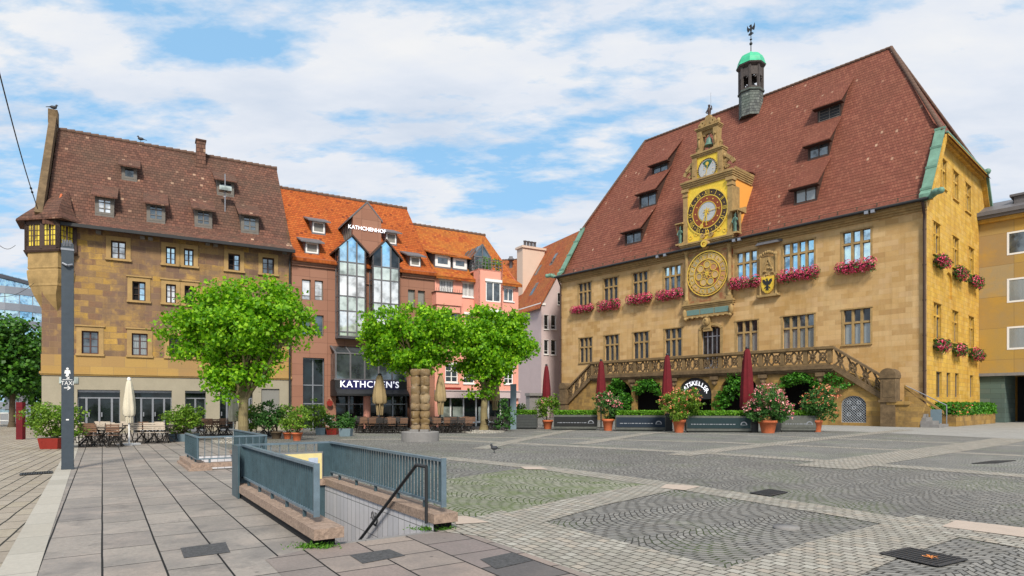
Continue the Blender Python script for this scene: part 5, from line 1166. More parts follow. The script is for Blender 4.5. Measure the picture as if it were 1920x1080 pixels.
for i in range(8): a0 = math.pi * i / 8; a1 = math.pi * (i + 1) / 8; r_ = hn * .55; b.bar((xc + r_ * math.cos(a0), 0, zo1 - .45 + r_ * .75 * math.sin(a0)), (xc + r_ * math.cos(a1), 0, zo1 - .45 + r_ * .75 * math.sin(a1)), .3, .6, up=(0, 0, 1))
moulding(xc - hn * 1.05, xc + hn * 1.05, zo1, zo1 + .35, .35, b, 3, back=.45)
zp = zo1 + .35
b.prism([(xc - hn * .8, zp), (xc + hn * .8, zp), (xc + hn * .62, zp + .55), (xc + .35, zp + .75), (xc + .2, zp + 1.1), (xc - .2, zp + 1.1), (xc - .35, zp + .75), (xc - hn * .62, zp + .55)], -.22, .22)
for s in (-1, 1): b.ring(xc + s * .55, zp + .4, .08, .3, -.32, -.2, 14); b.ball((xc + s * hn * .9, 0, zp + .3), .2, 8, sq=(1, 1, 1.5))
b.build('bell_gable', M['halltrim'], clock)
b = MB(); b.lathe((xc, 0, zo0 + .55), [(.48, 0), (.42, .1), (.32, .35), (.28, .62), (.18, .78), (.04, .84)], 16); b.cyl((xc, 0, zo0 + 1.3), (xc, 0, zo1 - .2), .05); b.cyl((xc, 0, zo0 + .3), (xc, 0, zo0 + .7), .06); b.build('bell', M['bronze'], clock)
b = MB(); b.lathe((xc, 0, zp + 1.1), [(.2, 0), (.12, .12), (.16, .3), (.2, .55), (.13, .8), (.06, .86)], 10); b.ball((xc, 0, zp + 2.08), .13, 8); b.tube([(xc + .15, 0, zp + 1.75), (xc + .33, -.05, zp + 1.6), (xc + .3, -.1, zp + 1.95)], .05, 6); b.tube([(xc - .15, 0, zp + 1.75), (xc - .32, -.05, zp + 1.5), (xc - .15, -.12, zp + 1.35)], .05, 6); b.build('finial_figure', M['wood'], clock)
b = MB(); b.cyl((xc + .1, .15, zp), (xc + .1, .15, zp + 3.4), .018, n=5); b.build('lightning_rod', M['steel'], clock)
for s in (-1, 1):                                              # bronze figures in their niches
    x_ = xc + s * (hm + .78); z0 = zl1 + .62; y_ = -.45
    b = MB(); b.box(x_ - .32, x_ + .32, -.15, .1, z0, z0 + 2.1); b.box(x_ - .38, x_ + .38, -.75, .1, z0 - .02, z0 + .14); b.prismx([(-.8, z0 + 2.1), (-.8, z0 + 2.2), (.9, z0 + 2.75), (.9, z0 + 2.1)], x_ - .42, x_ + .42)
    b.bar((x_ + .38 * s, -.7, z0 + 2.12), (x_ + .3 * s, -.1, z0 + .4), .05); b.build('niche', M['halltrim'], clock)
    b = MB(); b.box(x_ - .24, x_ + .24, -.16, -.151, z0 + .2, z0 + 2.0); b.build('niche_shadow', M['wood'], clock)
    b = MB(); b.lathe((x_, y_, z0 + .14), [(.16, 0), (.17, .1), (.13, .5), (.17, .8), (.14, 1.0), (.2, 1.25), (.17, 1.38), (.06, 1.44), (.06, 1.5)], 10); b.ball((x_, y_, z0 + 1.76), .13, 8, sq=(.9, .95, 1.15)); b.tube([(x_ - .18, y_, z0 + 1.45), (x_ - .27, y_ - .1, z0 + 1.15), (x_ - .1, y_ - .25, z0 + 1.0)], .06, 6); b.tube([(x_ + .18, y_, z0 + 1.45), (x_ + .28, y_ - .1, z0 + 1.2), (x_ + .2, y_ - .28, z0 + 1.45)], .06, 6); b.cyl((x_ + .22, y_ - .28, z0 + .3), (x_ + .2, y_ - .28, z0 + 1.9), .025, n=5); b.build('figure', M['bronze'], clock)
xk, zk = FH.at(1326, 600, -.2)
b = MB(); b.box(xk - .35, xk + .35, -.3, 0, zk - .85, zk + .4); b.box(xk - .6, xk + .6, -.4, 0, zk + .42, zk + .55); b.ring(xk, zk - .15, .22, .4, -.42, -.28, 14); b.ball((xk, -.35, zk - .15), .3, 10, sq=(1, .6, 1.4)); b.ball((xk, -.45, zk + .05), .14, 8); b.box(xk - .45, xk + .45, -.25, 0, zk - 1.1, zk - .86)
tag(b.build('carved_keystone', M['halltrim']), 'carved stone relief over the town hall entrance door', 'relief'); ks = bpy.data.objects['carved_keystone']; ks.location = (FH.o[0], FH.o[1], 0); ks.rotation_euler = (0, 0, FH.a)

# coat of arms
arms = fthing('coat_of_arms', 'stone coat of arms with black eagle on a gold shield beneath a small canopy', 'coat of arms', FH)
xa = FH.x(1440.5, -.2); ah = (FH.x(1457) - FH.x(1424)) / 2; za0, za1 = hz(1440, 553), hz(1440, 483)
b = MB(); b.box(xa - ah, xa + ah, -.22, 0, za0, za1); b.box(xa - ah - .25, xa + ah + .25, -.4, 0, za0 - .2, za0 - .003)
for s in (-1, 1): b.lathe((xa + s * (ah - .1), -.25, za0), [(.12, 0), (.09, .15), (.08, za1 - za0 - .3), (.13, za1 - za0 - .1), (.13, za1 - za0)], 8); b.ball((xa + s * (ah - .1), -.25, za1 + .15), .16, 8, sq=(1, 1, 1.6)); b.ball((xa + s * (ah + .1), -.3, za0 - .1), .15, 8)
for k in range(7): b.ball((xa + (k - 3) * .2, -.3, za1 + .2 + .25 * math.cos((k - 3) * .5)), .13, 6, sq=(1, 1, 1.3))
b.bar((xa - ah + .15, -.28, za0 + 1.7), (xa, -.28, za1 - .1), .1); b.bar((xa + ah - .15, -.28, za0 + 1.7), (xa, -.28, za1 - .1), .1)
for k in range(12): q = k * 1.1; b.ball((xa + .42 * math.cos(q), -.25, za0 + 2.0 + .4 * math.sin(q * 1.3)), .12, 6)
b.box(xa - .25, xa + .25, -.28, 0, za1 - .65, za1 - .5); b.build('relief_panel', M['halltrim'], arms)
zz = hz(1440, 457); b = MB(); b.add([(xa - 1.25, 0, zz), (xa + 1.25, 0, zz), (xa + 1.1, -.55, zz - .12), (xa - 1.1, -.55, zz - .12), (xa - 1.2, 0, zz + .3), (xa + 1.2, 0, zz + .3), (xa + .9, -.5, zz + .1), (xa - .9, -.5, zz + .1)], [(0, 3, 2, 1), (4, 5, 6, 7), (3, 7, 6, 2), (0, 4, 7, 3), (1, 2, 6, 5)]); b.build('canopy', M['lead'], arms)
zsd = hz(1440, 534)
shp = lambda k: [(xa + k * x, zsd + k * z) for x, z in [(-.62, .75), (-.2, .68), (0, .75), (.2, .68), (.62, .75), (.62, -.1), (.5, -.5), (.2, -.78), (0, -.85), (-.2, -.78), (-.5, -.5), (-.62, -.1)]]
b = MB(); b.prism(shp(1.0), -.36, -.22, 0); b.prism(shp(.84), -.39, -.361, 1); b.build('shield', [M['gold'], M['goldleaf']], arms)
b = MB(); E = lambda pts: b.prism([(xa + x * .85, zsd + z * .85) for x, z in pts], -.43, -.391)
E([(-.1, .35), (.1, .35), (.14, 0), (.1, -.35), (-.1, -.35), (-.14, 0)]); E([(-.08, .35), (.06, .35), (.04, .58), (-.08, .6), (-.2, .5), (-.08, .5)])
for s in (-1, 1):
    E([(s * .12, .25), (s * .3, .5), (s * .5, .55), (s * .52, .2), (s * .42, .25), (s * .4, -.02), (s * .3, .1), (s * .26, -.15), (s * .13, .0)]); E([(s * .08, -.2), (s * .3, -.35), (s * .36, -.52), (s * .22, -.42), (s * .06, -.35)])
E([(-.08, -.33), (.08, -.33), (.2, -.68), (.06, -.6), (0, -.74), (-.06, -.6), (-.2, -.68)]); b.build('eagle', M['dark'], arms)

# roof turret
s_, t_, z_ = FH.slope(1409, 218, *PH)
ty = TR - .8; sx = FH.x(1408, ty); zt = lambda py: FH.z(1408, py, ty); TX, TY = sx, ty
tur = fthing('roof_turret', 'octagonal timber bell turret with green copper dome on the town hall ridge', 'turret', FH)
Rt = (FH.x(1431, ty) - FH.x(1386, ty)) / 2 * .98; o8 = math.pi / 8
b = MB(); b.lathe((TX, TY, 0), [(Rt * .93, zt(222)), (Rt * .93, zt(178)), (Rt * 1.03, zt(177)), (Rt * 1.03, zt(174))], 8, a0=o8, smooth=False); b.build('base', M['slate'], tur)
b = MB()
for i in range(8):
    a = o8 + i * math.pi / 4; x_, y_ = TX + Rt * .86 * math.cos(a), TY + Rt * .86 * math.sin(a); b.bar((x_, y_, zt(175)), (x_, y_, zt(130)), .24, .24)
    a2 = a + math.pi / 4; x2, y2 = TX + Rt * .86 * math.cos(a2), TY + Rt * .86 * math.sin(a2)
    b.bar((x_, y_, zt(141)), (x2, y2, zt(141)), .14, .9); b.bar((x_, y_, zt(171)), (x2, y2, zt(171)), .12, .14)
    for f0 in (.25, .75): b.bar((x_ + (x2 - x_) * (f0 - .2), y_ + (y2 - y_) * (f0 - .2), zt(148) + (.0 if f0 < .5 else -.3)), (x_ + (x2 - x_) * (f0 + .2), y_ + (y2 - y_) * (f0 + .2), zt(148) + (-.3 if f0 > .5 else 0) + (0 if f0 < .5 else .3)), .1, .1)
b.lathe((TX, TY, 0), [(Rt * .86, zt(132)), (Rt * 1.12, zt(128)), (Rt * 1.14, zt(125))], 8, a0=o8, smooth=False)
b.cyl((TX, TY, zt(175)), (TX, TY, zt(120)), .1); b.build('lantern', M['lantern'], tur)
b = MB(); b.lathe((TX, TY, zt(166)), [(.5, 0), (.42, .15), (.34, .5), (.2, .7), (.05, .75)], 12); b.build('bell', M['lantern'], tur)
b = MB(); b.lathe((TX, TY, 0), [(Rt * 1.16, zt(126)), (Rt * 1.08, zt(122)), (Rt * 1.0, zt(115)), (Rt * .88, zt(109)), (Rt * .6, zt(104.5)), (Rt * .15, zt(102)), (Rt * .12, zt(99)), (.04, zt(96))], 8, a0=o8, smooth=False); b.build('dome', M['copperbright'], tur)
b = MB(); b.cyl((TX, TY, zt(102)), (TX, TY, zt(48)), .06, .04, 6); b.ball((TX, TY, zt(82)), .17, 10); b.ball((TX, TY, zt(74)), .14, 8, sq=(1, 1, .5)); b.build('finial_rod', M['dark'], tur)
b = MB(); ze_ = zt(55); E = lambda pts: b.prism([(TX + x, ze_ + z) for x, z in pts], TY - .04, TY + .04)
E([(-.1, .5), (.06, .52), (.1, .3), (.12, 0), (.06, -.3), (.16, -.62), (-.16, -.62), (-.06, -.3), (-.12, 0), (-.08, .3), (-.22, .38)])
for s in (-1, 1): E([(s * .1, .1), (s * .32, .3), (s * .42, .55), (s * .45, .1), (s * .36, -.2), (s * .2, -.12)]); E([(s * .05, -.3), (s * .3, -.5), (s * .24, -.6), (s * .05, -.45)])
b.build('eagle_vane', M['dark'], tur)

# ================================================================== terrace with double stair
TD = 3.0; FT = FH.sub(0, -TD)                                # front plane frame of the terrace
ter = fthing('stone_terrace', 'arcaded sandstone terrace with traceried balustrade and a stair at each end, before the town hall', 'terrace', FT)
txl, txr = FT.x(1112), FT.x(1557); zr = 6.35; zf = 4.75      # left / right end, rail top, floor
arches = [(1135, 1184, 713), (1190, 1240, 711), (1272, 1334, 708), (1349, 1422, 703), (1466, 1528, 697)]
xsl = FT.x(1066); xsr = FT.x(1662)
zsl = FT.z(1068, 748); zsr = FT.z(1662, 724)
ah_ = []
for a, c, yt in arches: xa_, xb_ = FT.x(a), FT.x(c); zt_ = FT.z((a + c) / 2, yt); ah_.append(arch(xa_, xb_, .05, zt_ - (xb_ - xa_) / 2 * .9, 14, (xb_ - xa_) / 2 * .9))
ga, gb = FT.x(1577), FT.x(1624); gzt = FT.z(1600, 742); gate = arch(ga, gb, .25, gzt - (gb - ga) / 2 * .8, 12, (gb - ga) / 2 * .8)
outer = [(xsl, 0), (xsr, 0), (xsr, 3.05), (txr + .1, zf), (txl, zf), (xsl + .3, 2.2), (xsl, 2.2)]
b = MB(); b.wall(outer, ah_ + [gate], 0, .55); b.build('arcade_wall', M['terrace'], ter)
b = MB(); b.add([(txl, .0, zf), (txr, .0, zf), (txr, TD, zf), (txl, TD, zf)], [(0, 1, 2, 3)]); b.add([(xsl + .5, TD - .06, 0), (xsr, TD - .06, 0), (xsr, TD - .06, 3.0), (txr, TD - .06, zf), (txl, TD - .06, zf), (xsl + .5, TD - .06, 2)], [(0, 1, 2, 3, 4, 5)])
b.add([(xsr, 0, 0), (xsr, TD, 0), (xsr, TD, 3.0), (xsr, 0, 3.0)], [(0, 1, 2, 3)]); b.add([(xsl, 0, 0), (xsl, TD, 0), (xsl, TD, 2), (xsl, 0, 2)], [(0, 1, 2, 3)])
b.add([(txl, 0, zf), (txl, TD, zf), (xsl, TD, 2.1), (xsl, 0, 2.1)], [(0, 1, 2, 3)]); b.add([(txr, 0, zf), (txr, TD, zf), (xsr, TD, 3.0), (xsr, 0, 3.0)], [(0, 1, 2, 3)])
b.box(xsl, xsr, .6, TD - .1, .04, .08); b.build('terrace_body', M['terrace'], ter)
b = MB()
for i, (o, z0, z1) in enumerate([(.14, -.5, -.38), (.26, -.378, -.22), (.38, -.218, -.02), (.30, -.018, .1)]): b.box(txl - .1, txr + .3, -o, .1, zf + z0, zf + z1)
for px in (1187, 1292 - 27, 1341, 1432, 1540): x_ = FT.x(px); b.box(x_ - .35, x_ + .35, -.36, 0, zf - .8, zf - .5); b.box(x_ - .22, x_ + .22, -.25, 0, zf - 1.15, zf - .8); b.ball((x_, -.2, zf - 1.15), .2, 8)
b.build('cornice', M['tracery'], ter)
# balustrade: posts, rails, pierced tracery
b = MB(); zbt = zf + .16
npan = 13; pw_ = (txr - txl) / npan
b.box(txl - .15, txr + .35, -.34, .12, zr - .22, zr); b.box(txl - .05, txr + .2, -.24, .06, zr - .30, zr - .222); b.box(txl, txr, -.2, .04, zf + .1, zf + .26)
def tracery(b, xa_, xb_, sh, z0, z1, y0=-.16, y1=-.02, k=0):
    """pierced panel; sh(x) lifts it along a stair"""
    xm = (xa_ + xb_) / 2; zm = (z0 + z1) / 2; hw_ = (xb_ - xa_) / 2; hh = (z1 - z0) / 2; ym = (y0 + y1) / 2; dp = y1 - y0
    P_ = lambda u, v: (xm + u * hw_, ym, zm + v * hh + sh(xm + u * hw_))
    def seg(p, q, w_=.11): b.bar(P_(*p), P_(*q), w_, dp, up=(0, 1, 0)) if False else b.bar(P_(*p), P_(*q), dp, w_)
    n = max(1, int(round(hw_ * 2 / 1.0)))
    for i in range(n):
        u0 = -1 + 2 * i / n; u1 = u0 + 2 / n; um = (u0 + u1) / 2; d_ = 1 / n
        seg((u0, -1), (u1, 1)); seg((u0, 1), (u1, -1))
        if (i + k) % 2: 
            for q in range(8): a0, a1 = q * math.pi / 4, (q + 1) * math.pi / 4; seg((um + d_ * .62 * math.cos(a0), .62 * math.sin(a0)), (um + d_ * .62 * math.cos(a1), .62 * math.sin(a1)))
        else: seg((um - d_ * .5, 0), (um, .5)); seg((um, .5), (um + d_ * .5, 0)); seg((um + d_ * .5, 0), (um, -.5)); seg((um, -.5), (um - d_ * .5, 0)); seg((um, 1), (um, .5)); seg((um, -1), (um, -.5))
        c_ = P_(um, 0); b.ball((c_[0], c_[1] - .02, c_[2]), .12, 6)
for i in range(npan + 1): x_ = txl + pw_ * i; b.box(x_ - .16, x_ + .16, -.22, .04, zf + .26, zr - .3)
b.build('balustrade', M['traceryrail'], ter)
b = MB()
for i in range(npan): tracery(b, txl + pw_ * i + .16, txl + pw_ * (i + 1) - .16, lambda x: 0, zf + .26, zr - .3, k=i)
b.build('tracery_panels', M['tracery'], ter)
# stair balustrades (sloping)
for (xa_, za_, xb_, zb_) in ((xsl, FT.z(1066, 728), txl - .1, zr - .05), (txr + .3, zr - .05, xsr, FT.z(1662, 707))):
    b = MB(); m_ = (zb_ - za_) / (xb_ - xa_); h_ = 1.45
    def sl(y0, y1, d0, d1): b.add([(xa_, y0, za_ + d0), (xb_, y0, zb_ + d0), (xb_, y1, zb_ + d0), (xa_, y1, za_ + d0), (xa_, y0, za_ + d1), (xb_, y0, zb_ + d1), (xb_, y1, zb_ + d1), (xa_, y1, za_ + d1)], [(0, 3, 2, 1), (4, 5, 6, 7), (0, 1, 5, 4), (1, 2, 6, 5), (2, 3, 7, 6), (3, 0, 4, 7)])
    sl(-.3, .12, -.2, 0); sl(-.2, .04, -h_ - .1, -h_ + .08); sl(-.26, .06, -h_ - .42, -h_ - .1)
    n = 4
    for i in range(n):
        q0 = xa_ + (xb_ - xa_) * i / n + .08; q1 = xa_ + (xb_ - xa_) * (i + 1) / n - .08; tracery(b, q0, q1, lambda x: za_ + m_ * (x - xa_) - h_ + .05, 0, h_ - .22, k=i)
    b.build('stair_balustrade', M['tracery'], ter)
for px, pz0, pzt in ((1060, 0, FT.z(1060, 718)), (1668.5, 0, FT.z(1668, 691))):
    b = MB(); x_ = FT.x(px, -.1); r_ = .55 if px > 1500 else .5
    b.box(x_ - r_ * .9, x_ + r_ * .9, -.6, .5, 0, pzt - r_ * 1.3)
    b.prism(arch(x_ - r_, x_ + r_, pzt - r_ * 1.35, pzt - r_ * .9, 10, r_ * .9), -.66, .56); b.box(x_ - r_ * 1.1, x_ + r_ * 1.1, -.7, .6, pzt * .42, pzt * .46); b.box(x_ - r_ * .6, x_ + r_ * .6, -.62, -.6, pzt * .5, pzt - r_ * 1.6)
    b.build('newel_post', M['tracery'], ter)
# lower right flight
xq = FT.x(1762, -.4); q = MB(); n = 7; x0_ = xsr + .4; zq = 1.75
q.prism([(x0_, 0), (xq - 1.2, 0), (xq - 1.2, .35), (x0_ + 2.2, zq - .1), (x0_, zq + .1)], -.5, -.1)
q.box(x0_ - .2, x0_ + 1.3, -.62, -.06, zq - .1, zq + .15)
q.build('stair_cheek', M['terrace'], ter)
q = MB()
for i in range(n): xs_ = xq - i * .42; q.box(max(x0_ + .1, xs_ - (1.15 if i < 3 else 9)), xs_, -.1 if i > 2 else -.55 + i * .12, 1.86, i * .24, (i + 1) * .24)
q.build('steps', M['concrete'], ter)
q = MB(); za_, zb_ = FT.z(1682, 722), FT.z(1768, 770)
q.tube([(FT.x(1682), 1.95, za_), (FT.x(1768, 1.0), 1.95, 1.6), (FT.x(1768, 1.0), 1.95, .2)], .04, 6); q.build('handrail', M['steel'], ter)
q = MB(); q.prism([(FT.x(1680), 3.0), (xq - .3, .95), (xq - .3, 1.15), (FT.x(1680), 3.2)], 1.86, 2.04); q.prism([(FT.x(1680), .0), (xq - .6, .0), (xq - .6, .9), (FT.x(1680), 3.0)], 1.9, 2.0); q.build('inner_stair_wall', M['terrace'], ter)
q = MB(); cx_ = FT.x(1772, .6)
q.box(FT.x(1745, 1.2), FT.x(1766, 1.2), 1.15, 1.2, .3, 1.3); q.build('slate_plate', M['planterblue'], ter)
# lattice gate
q = MB(); w_ = gb - ga; h_ = gzt - .25
for i in range(-9, 10):
    for s in (-1, 1):
        pts_ = []
        for k in range(41):
            v = k / 40; x_ = ga + w_ * (.5 + i * .11 + s * (v - .5) * h_ / w_); z_ = .25 + h_ * v
            lim = (1 if z_ < gate[2][1] else math.sqrt(max(0, 1 - ((z_ - gate[2][1]) / ((gb - ga) / 2 * .8)) ** 2)))
            if abs(x_ - (ga + gb) / 2) < w_ / 2 * lim: pts_.append((x_, .14 + .02 * s, z_))
        if len(pts_) > 1: q.bar(pts_[0], pts_[-1], .035, .03)
for i in range(len(gate)): a, c = gate[i], gate[(i + 1) % len(gate)]; q.bar((a[0], .14, a[1]), (c[0], .14, c[1]), .08, .07)
for (u, v) in ((.3, .3), (.7, .3), (.5, .55), (.3, .75), (.7, .75)): q.ring(ga + w_ * u, .25 + h_ * v, .1, .15, .1, .13, 12)
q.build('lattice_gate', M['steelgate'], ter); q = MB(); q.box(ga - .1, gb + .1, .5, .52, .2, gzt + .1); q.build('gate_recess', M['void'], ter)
# dark vault behind the arches, restaurant sign
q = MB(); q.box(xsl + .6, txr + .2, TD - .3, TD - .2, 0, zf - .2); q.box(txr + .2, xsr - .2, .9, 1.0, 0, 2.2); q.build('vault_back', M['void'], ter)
q = MB(); a = ah_[2]; xa_, xb_ = a[0][0], a[1][0]; zs_ = a[2][1]; r_ = (xb_ - xa_) / 2
q.prism([(xa_, zs_ - .45), (xb_, zs_ - .45)] + a[2:], .12, .2)
sg = q.build('arched_sign', M['dark'], ter); q = MB(); txt = 'RATSKELLER'; xm = (xa_ + xb_) / 2
for i, ch in enumerate(txt):
    an = R(158 - i * (136 / 9)); rr = r_ * .74
    q.text(ch, .62, Matrix.Translation((xm + rr * math.cos(an), .09, zs_ - .12 + rr * .9 * math.sin(an))) @ Matrix.Rotation(-(an - math.pi / 2) * .62, 4, 'Y') @ Matrix.Rotation(R(90), 4, 'X'), 0, .02)
q.build('sign_lettering', M['neon'], sg)

# ================================================================== right-hand office building
FO = Fr(*HS.w(16.3, 0), HA); FO = Fr(FO.o[0], FO.o[1], HA)
off = fthing('office_building', 'ochre stone clad modern office wing with white framed windows and a dark passage', 'building', FO)
ZO = FO.z(1831, 414); OW = 16
zp1 = FO.z(1850, 703); xo0 = FO.x(1888); ow = []
for (yb, yt) in ((479, 434), (568, 521), (656, 611)):
    for j in range(3): ow.append((xo0 + j * 3.6, xo0 + j * 3.6 + 2.8, FO.z(1888, yb - 0), FO.z(1888, yt + 2)))
M['officestone'] = blocks('ochre_stone_cladding', [(.42, .27, .09), (.50, .32, .09), (.38, .25, .11), (.46, .29, .07), (.40, .30, .16)], 2.6, 2.9, (.26, .17, .07), .02, big=[(.48, .62, (.52, .30, .05), .6), (.5, .7, (.33, .25, .14), .5)], bigscale=.25, wob=.01, bump=.15, off=.0)
b = MB(); b.wall([(0, zp1), (OW, zp1), (OW, ZO), (0, ZO)], [rect(*w_) for w_ in ow], 0, .3); b.add([(0, 0, zp1), (OW, 0, zp1), (OW, 9, zp1), (0, 9, zp1)], [(0, 1, 2, 3)]); b.box(OW - .3, OW, 0.01, 9, 0, zp1); b.box(0.0, OW, 9, 9.2, 0, ZO); b.build('wall', M['officestone'], off)
for w_ in ow: window(off, *w_, cols=1, rows=(), frame='white', pane='pane_mid' if w_[2] > 12 else 'pane_net', fw=.16, rec=.02)
b = MB(); b.box(0, FO.x(1884, .3), .3, 5, 0, zp1); b.build('green_stone_wall', blocks('green_stone_courses', [(.09, .13, .12), (.11, .16, .14), (.075, .11, .10), (.13, .17, .15)], 1.6, .45, (.05, .07, .065), .012, wob=.02, bump=.4), off)
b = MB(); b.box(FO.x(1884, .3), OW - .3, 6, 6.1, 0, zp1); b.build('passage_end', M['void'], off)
b = MB(); b.box(-.0, OW, -.08, .2, zp1 - .12, zp1 + .15); b.build('lintel', M['concrete'], off)
b = MB(); b.box(-.4, OW, -.7, 9.5, ZO - .1, ZO + .45); b.box(-.5, OW, -.85, -.7, ZO + .15, ZO + .5); b.add([(-.4, -.7, ZO + .45), (OW, -.7, ZO + .45), (OW, 4, ZO + 2.4), (-.4, 4, ZO + 2.4)], [(0, 1, 2, 3)])
b.box(2.4, 6.4, 1.2, 4, ZO + .9, ZO + 1.9); b.box(2.1, 6.8, 1.0, 4.2, ZO + 1.9, ZO + 2.1); b.build('roof', M['lead'], off)
b = MB(); b.box(0, OW, -.3, 0, ZO - .45, ZO - .1); b.build('cornice', M['hallside'], off)
# ================================================================== front stairwell
def railpanel(b, p, q, z0, z1, step, bw_=.03, cap=True, depth=.05):
    p, q = Vector(p), Vector(q); L = (q - p).length; dd = (q - p) / L; n = max(2, int(L / step)); nn = Vector((-dd.y, dd.x, 0))
    for i in range(n + 1):
        c = p + dd * (L * i / n); b.bbox((c.x, c.y, (z0 + z1) / 2), dd.to_3d() * .006, nn * depth / 2, (0, 0, (z1 - z0) / 2), 0)
    b.bar((p.x, p.y, z1 + .012), (q.x, q.y, z1 + .012), .07, .035, mi=1); b.bar((p.x, p.y, z0), (q.x, q.y, z0), .06, .03, mi=1)
def legs(b, p, q, z0, z1, n):
    p, q = Vector(p), Vector(q)
    for i in range(n): c = p + (q - p) * ((i + .5) / n); b.box(c.x - .02, c.x + .02, c.y - .02, c.y + .02, z0, z1, 0)
RT, RB_, CZ = .88, .33, .22
st = thing('stairwell', 'blue grey railed stairwell with aggregate coping and white tiled wall, nearest the camera', 'stairwell', (NL.x, NL.y, 0), math.atan2(W2.y, W2.x))
# local frame: x across (W2), y along (D2)
b = MB(); b.box(0, .34, -.12, SL + .1, .10, CZ); b.box(.03, .28, .02, SL, -.05, .10, 1); cpl = b.build('coping', [M['coping'], M['void']], st)
b = MB(); b.box(SW - .2, SW + .14, .02, SL + .1, .10, CZ); b.box(SW - .17, SW + .1, .12, SL, -.05, .10, 1); b.build('coping', [M['coping'], M['void']], st)
b = MB(); b.box(.34, SW - .2, SL - .2, SL + .1, .10, CZ); b.build('coping', M['coping'], st)
b = MB(); xr_ = .14; railpanel(b, (xr_, SL - .02), (xr_, .28), RB_, RT, .105, depth=.03); b.bbox((xr_, .27, (RT + RB_) / 2 + .0), (.035, 0, 0), (0, .012, 0), (0, 0, (RT - RB_) / 2 + .04), 1); legs(b, (xr_, SL - .1), (xr_, .35), CZ, RB_, 5); b.build('railing', [M['railpaint'], M['railcap']], st)
b = MB(); xl_ = SW - .03; railpanel(b, (xl_, SL - .02), (xl_, .1), RB_, RT, .105, depth=.03); b.bbox((xl_, .09, (RT + RB_) / 2), (.035, 0, 0), (0, .012, 0), (0, 0, (RT - RB_) / 2 + .04), 1); legs(b, (xl_, SL - .1), (xl_, .2), CZ, RB_, 5); b.build('railing', [M['railpaint'], M['railcap']], st)
b = MB(); railpanel(b, (xr_, SL - .02), (xl_, SL - .02), RB_, RT, .15, depth=.025); b.build('railing', [M['railcap'], M['railcap']], st)
b = MB(); b.box(xr_ - .16, xr_ - .13, SL - .45, SL + .12, .0, RT + .02, 0); b.box(xr_ - .16, xr_ + .05, SL + .1, SL + .13, 0, RT + .02, 1); b.build('corner_plate', [M['railpaint'], M['railcap']], st); b = MB(); b.box(xr_ - .05, xr_ + .22, SL - .06, SL - .03, .2, RT, 0); b.build('corner_plate', M['railpaint'], st); b = MB(); b.box(xl_ - .26, xl_ + .03, SL - .07, SL - .04, .25, RT, 0); b.build('corner_plate', [M['railpaint'], M['railcap']], st)
b = MB(); b.box(.45, 1.5, SL - .16, SL - .13, .22, .70, 0); b.box(.42, 1.53, SL - .125, SL - .10, .19, .73, 1)
b.box(.62, 1.0, SL - .17, SL - .161, .34, .52, 2); b.box(1.2, 1.3, SL - .17, SL - .161, .28, .55, 3); b.box(1.25, 1.42, SL - .172, SL - .162, .42, .62, 2); b.build('notice_board', [mat('yellow_board', (.72, .60, .28), .6, .15, 6, 0), M['steel'], mat('pale_blue_print', (.45, .52, .66), .6, .25, 12, 0), M['copperbright']], st)
b = MB(); b.add([(SW - .18, .08, .1), (SW - .18, SL, .1), (SW - .18, SL, -2.9), (SW - .18, .08, -2.9)], [(0, 1, 2, 3)]); b.add([(.28, .08, .1), (.28, SL, .1), (.28, SL, -2.9), (.28, .08, -2.9)], [(3, 2, 1, 0)]); b.build('tiled_wall', M['walltile'], st)
b = MB(); b.box(.28, SW - .18, SL - .15, SL + .1, -.55, .1, 0); b.add([(.28, SL + .9, -.5), (SW - .18, SL + .9, -.5), (SW - .18, SL + .9, -3), (.28, SL + .9, -3)], [(0, 1, 2, 3)], 1); b.box(.28, .34, SL - .2, SL - .1, -2.9, .1, 2); b.build('end_wall', [M['railpaint'], M['void'], M['railpaint']], st)
b = MB()
for i in range(16): b.box(.28, SW - .18, .12 + i * .30, .12 + (i + 1) * .30 + .02, -.19 * (i + 1) - .2, -.19 * (i + 1) + .04)
b.box(.28, SW - .18, -.02, .12, -.2, -.004); b.build('steps', M['concrete'], st)
b = MB(); hr = [(SW - .26, .12, .82), (SW - .26, .42, .82), (SW - .26, SL - .4, -1.75)]; b.tube([(SW - .26, .12, .10)] + hr[:1], .022, 6); b.tube(hr, .024, 6); b.tube([(SW - .26, 2.0, -.18), (SW - .22, 2.0, -.24), (SW - .18, 2.0, -.14)], .012, 5); b.build('handrail', M['dark'], st)
b = MB(); xg, yg, zg_ = SW - .186, 2.25, -.12
for cx_, pts_ in ((0, [(.0, .05), (-.03, .03), (-.03, -.03), (.01, -.04)]), (.07, [(-.02, -.06), (-.02, .07), (.02, .06), (.0, .01), (.03, -.06)]), (.14, [(.0, .07), (-.03, 0), (.0, -.06), (.03, 0), (.0, .07)]), (.21, [(.02, .07), (-.01, .03), (.02, 0), (.0, -.07)])):
    for i in range(len(pts_) - 1): b.bar((xg, yg + cx_ * -1, zg_ + pts_[i][1]), (xg, yg - cx_ + pts_[i + 1][0] - pts_[i][0], zg_ + pts_[i + 1][1]), .008)
b.bar((xg, yg, zg_ - .11), (xg, yg - .22, zg_ - .12), .008); b.build('scribble', M['dark'], st)
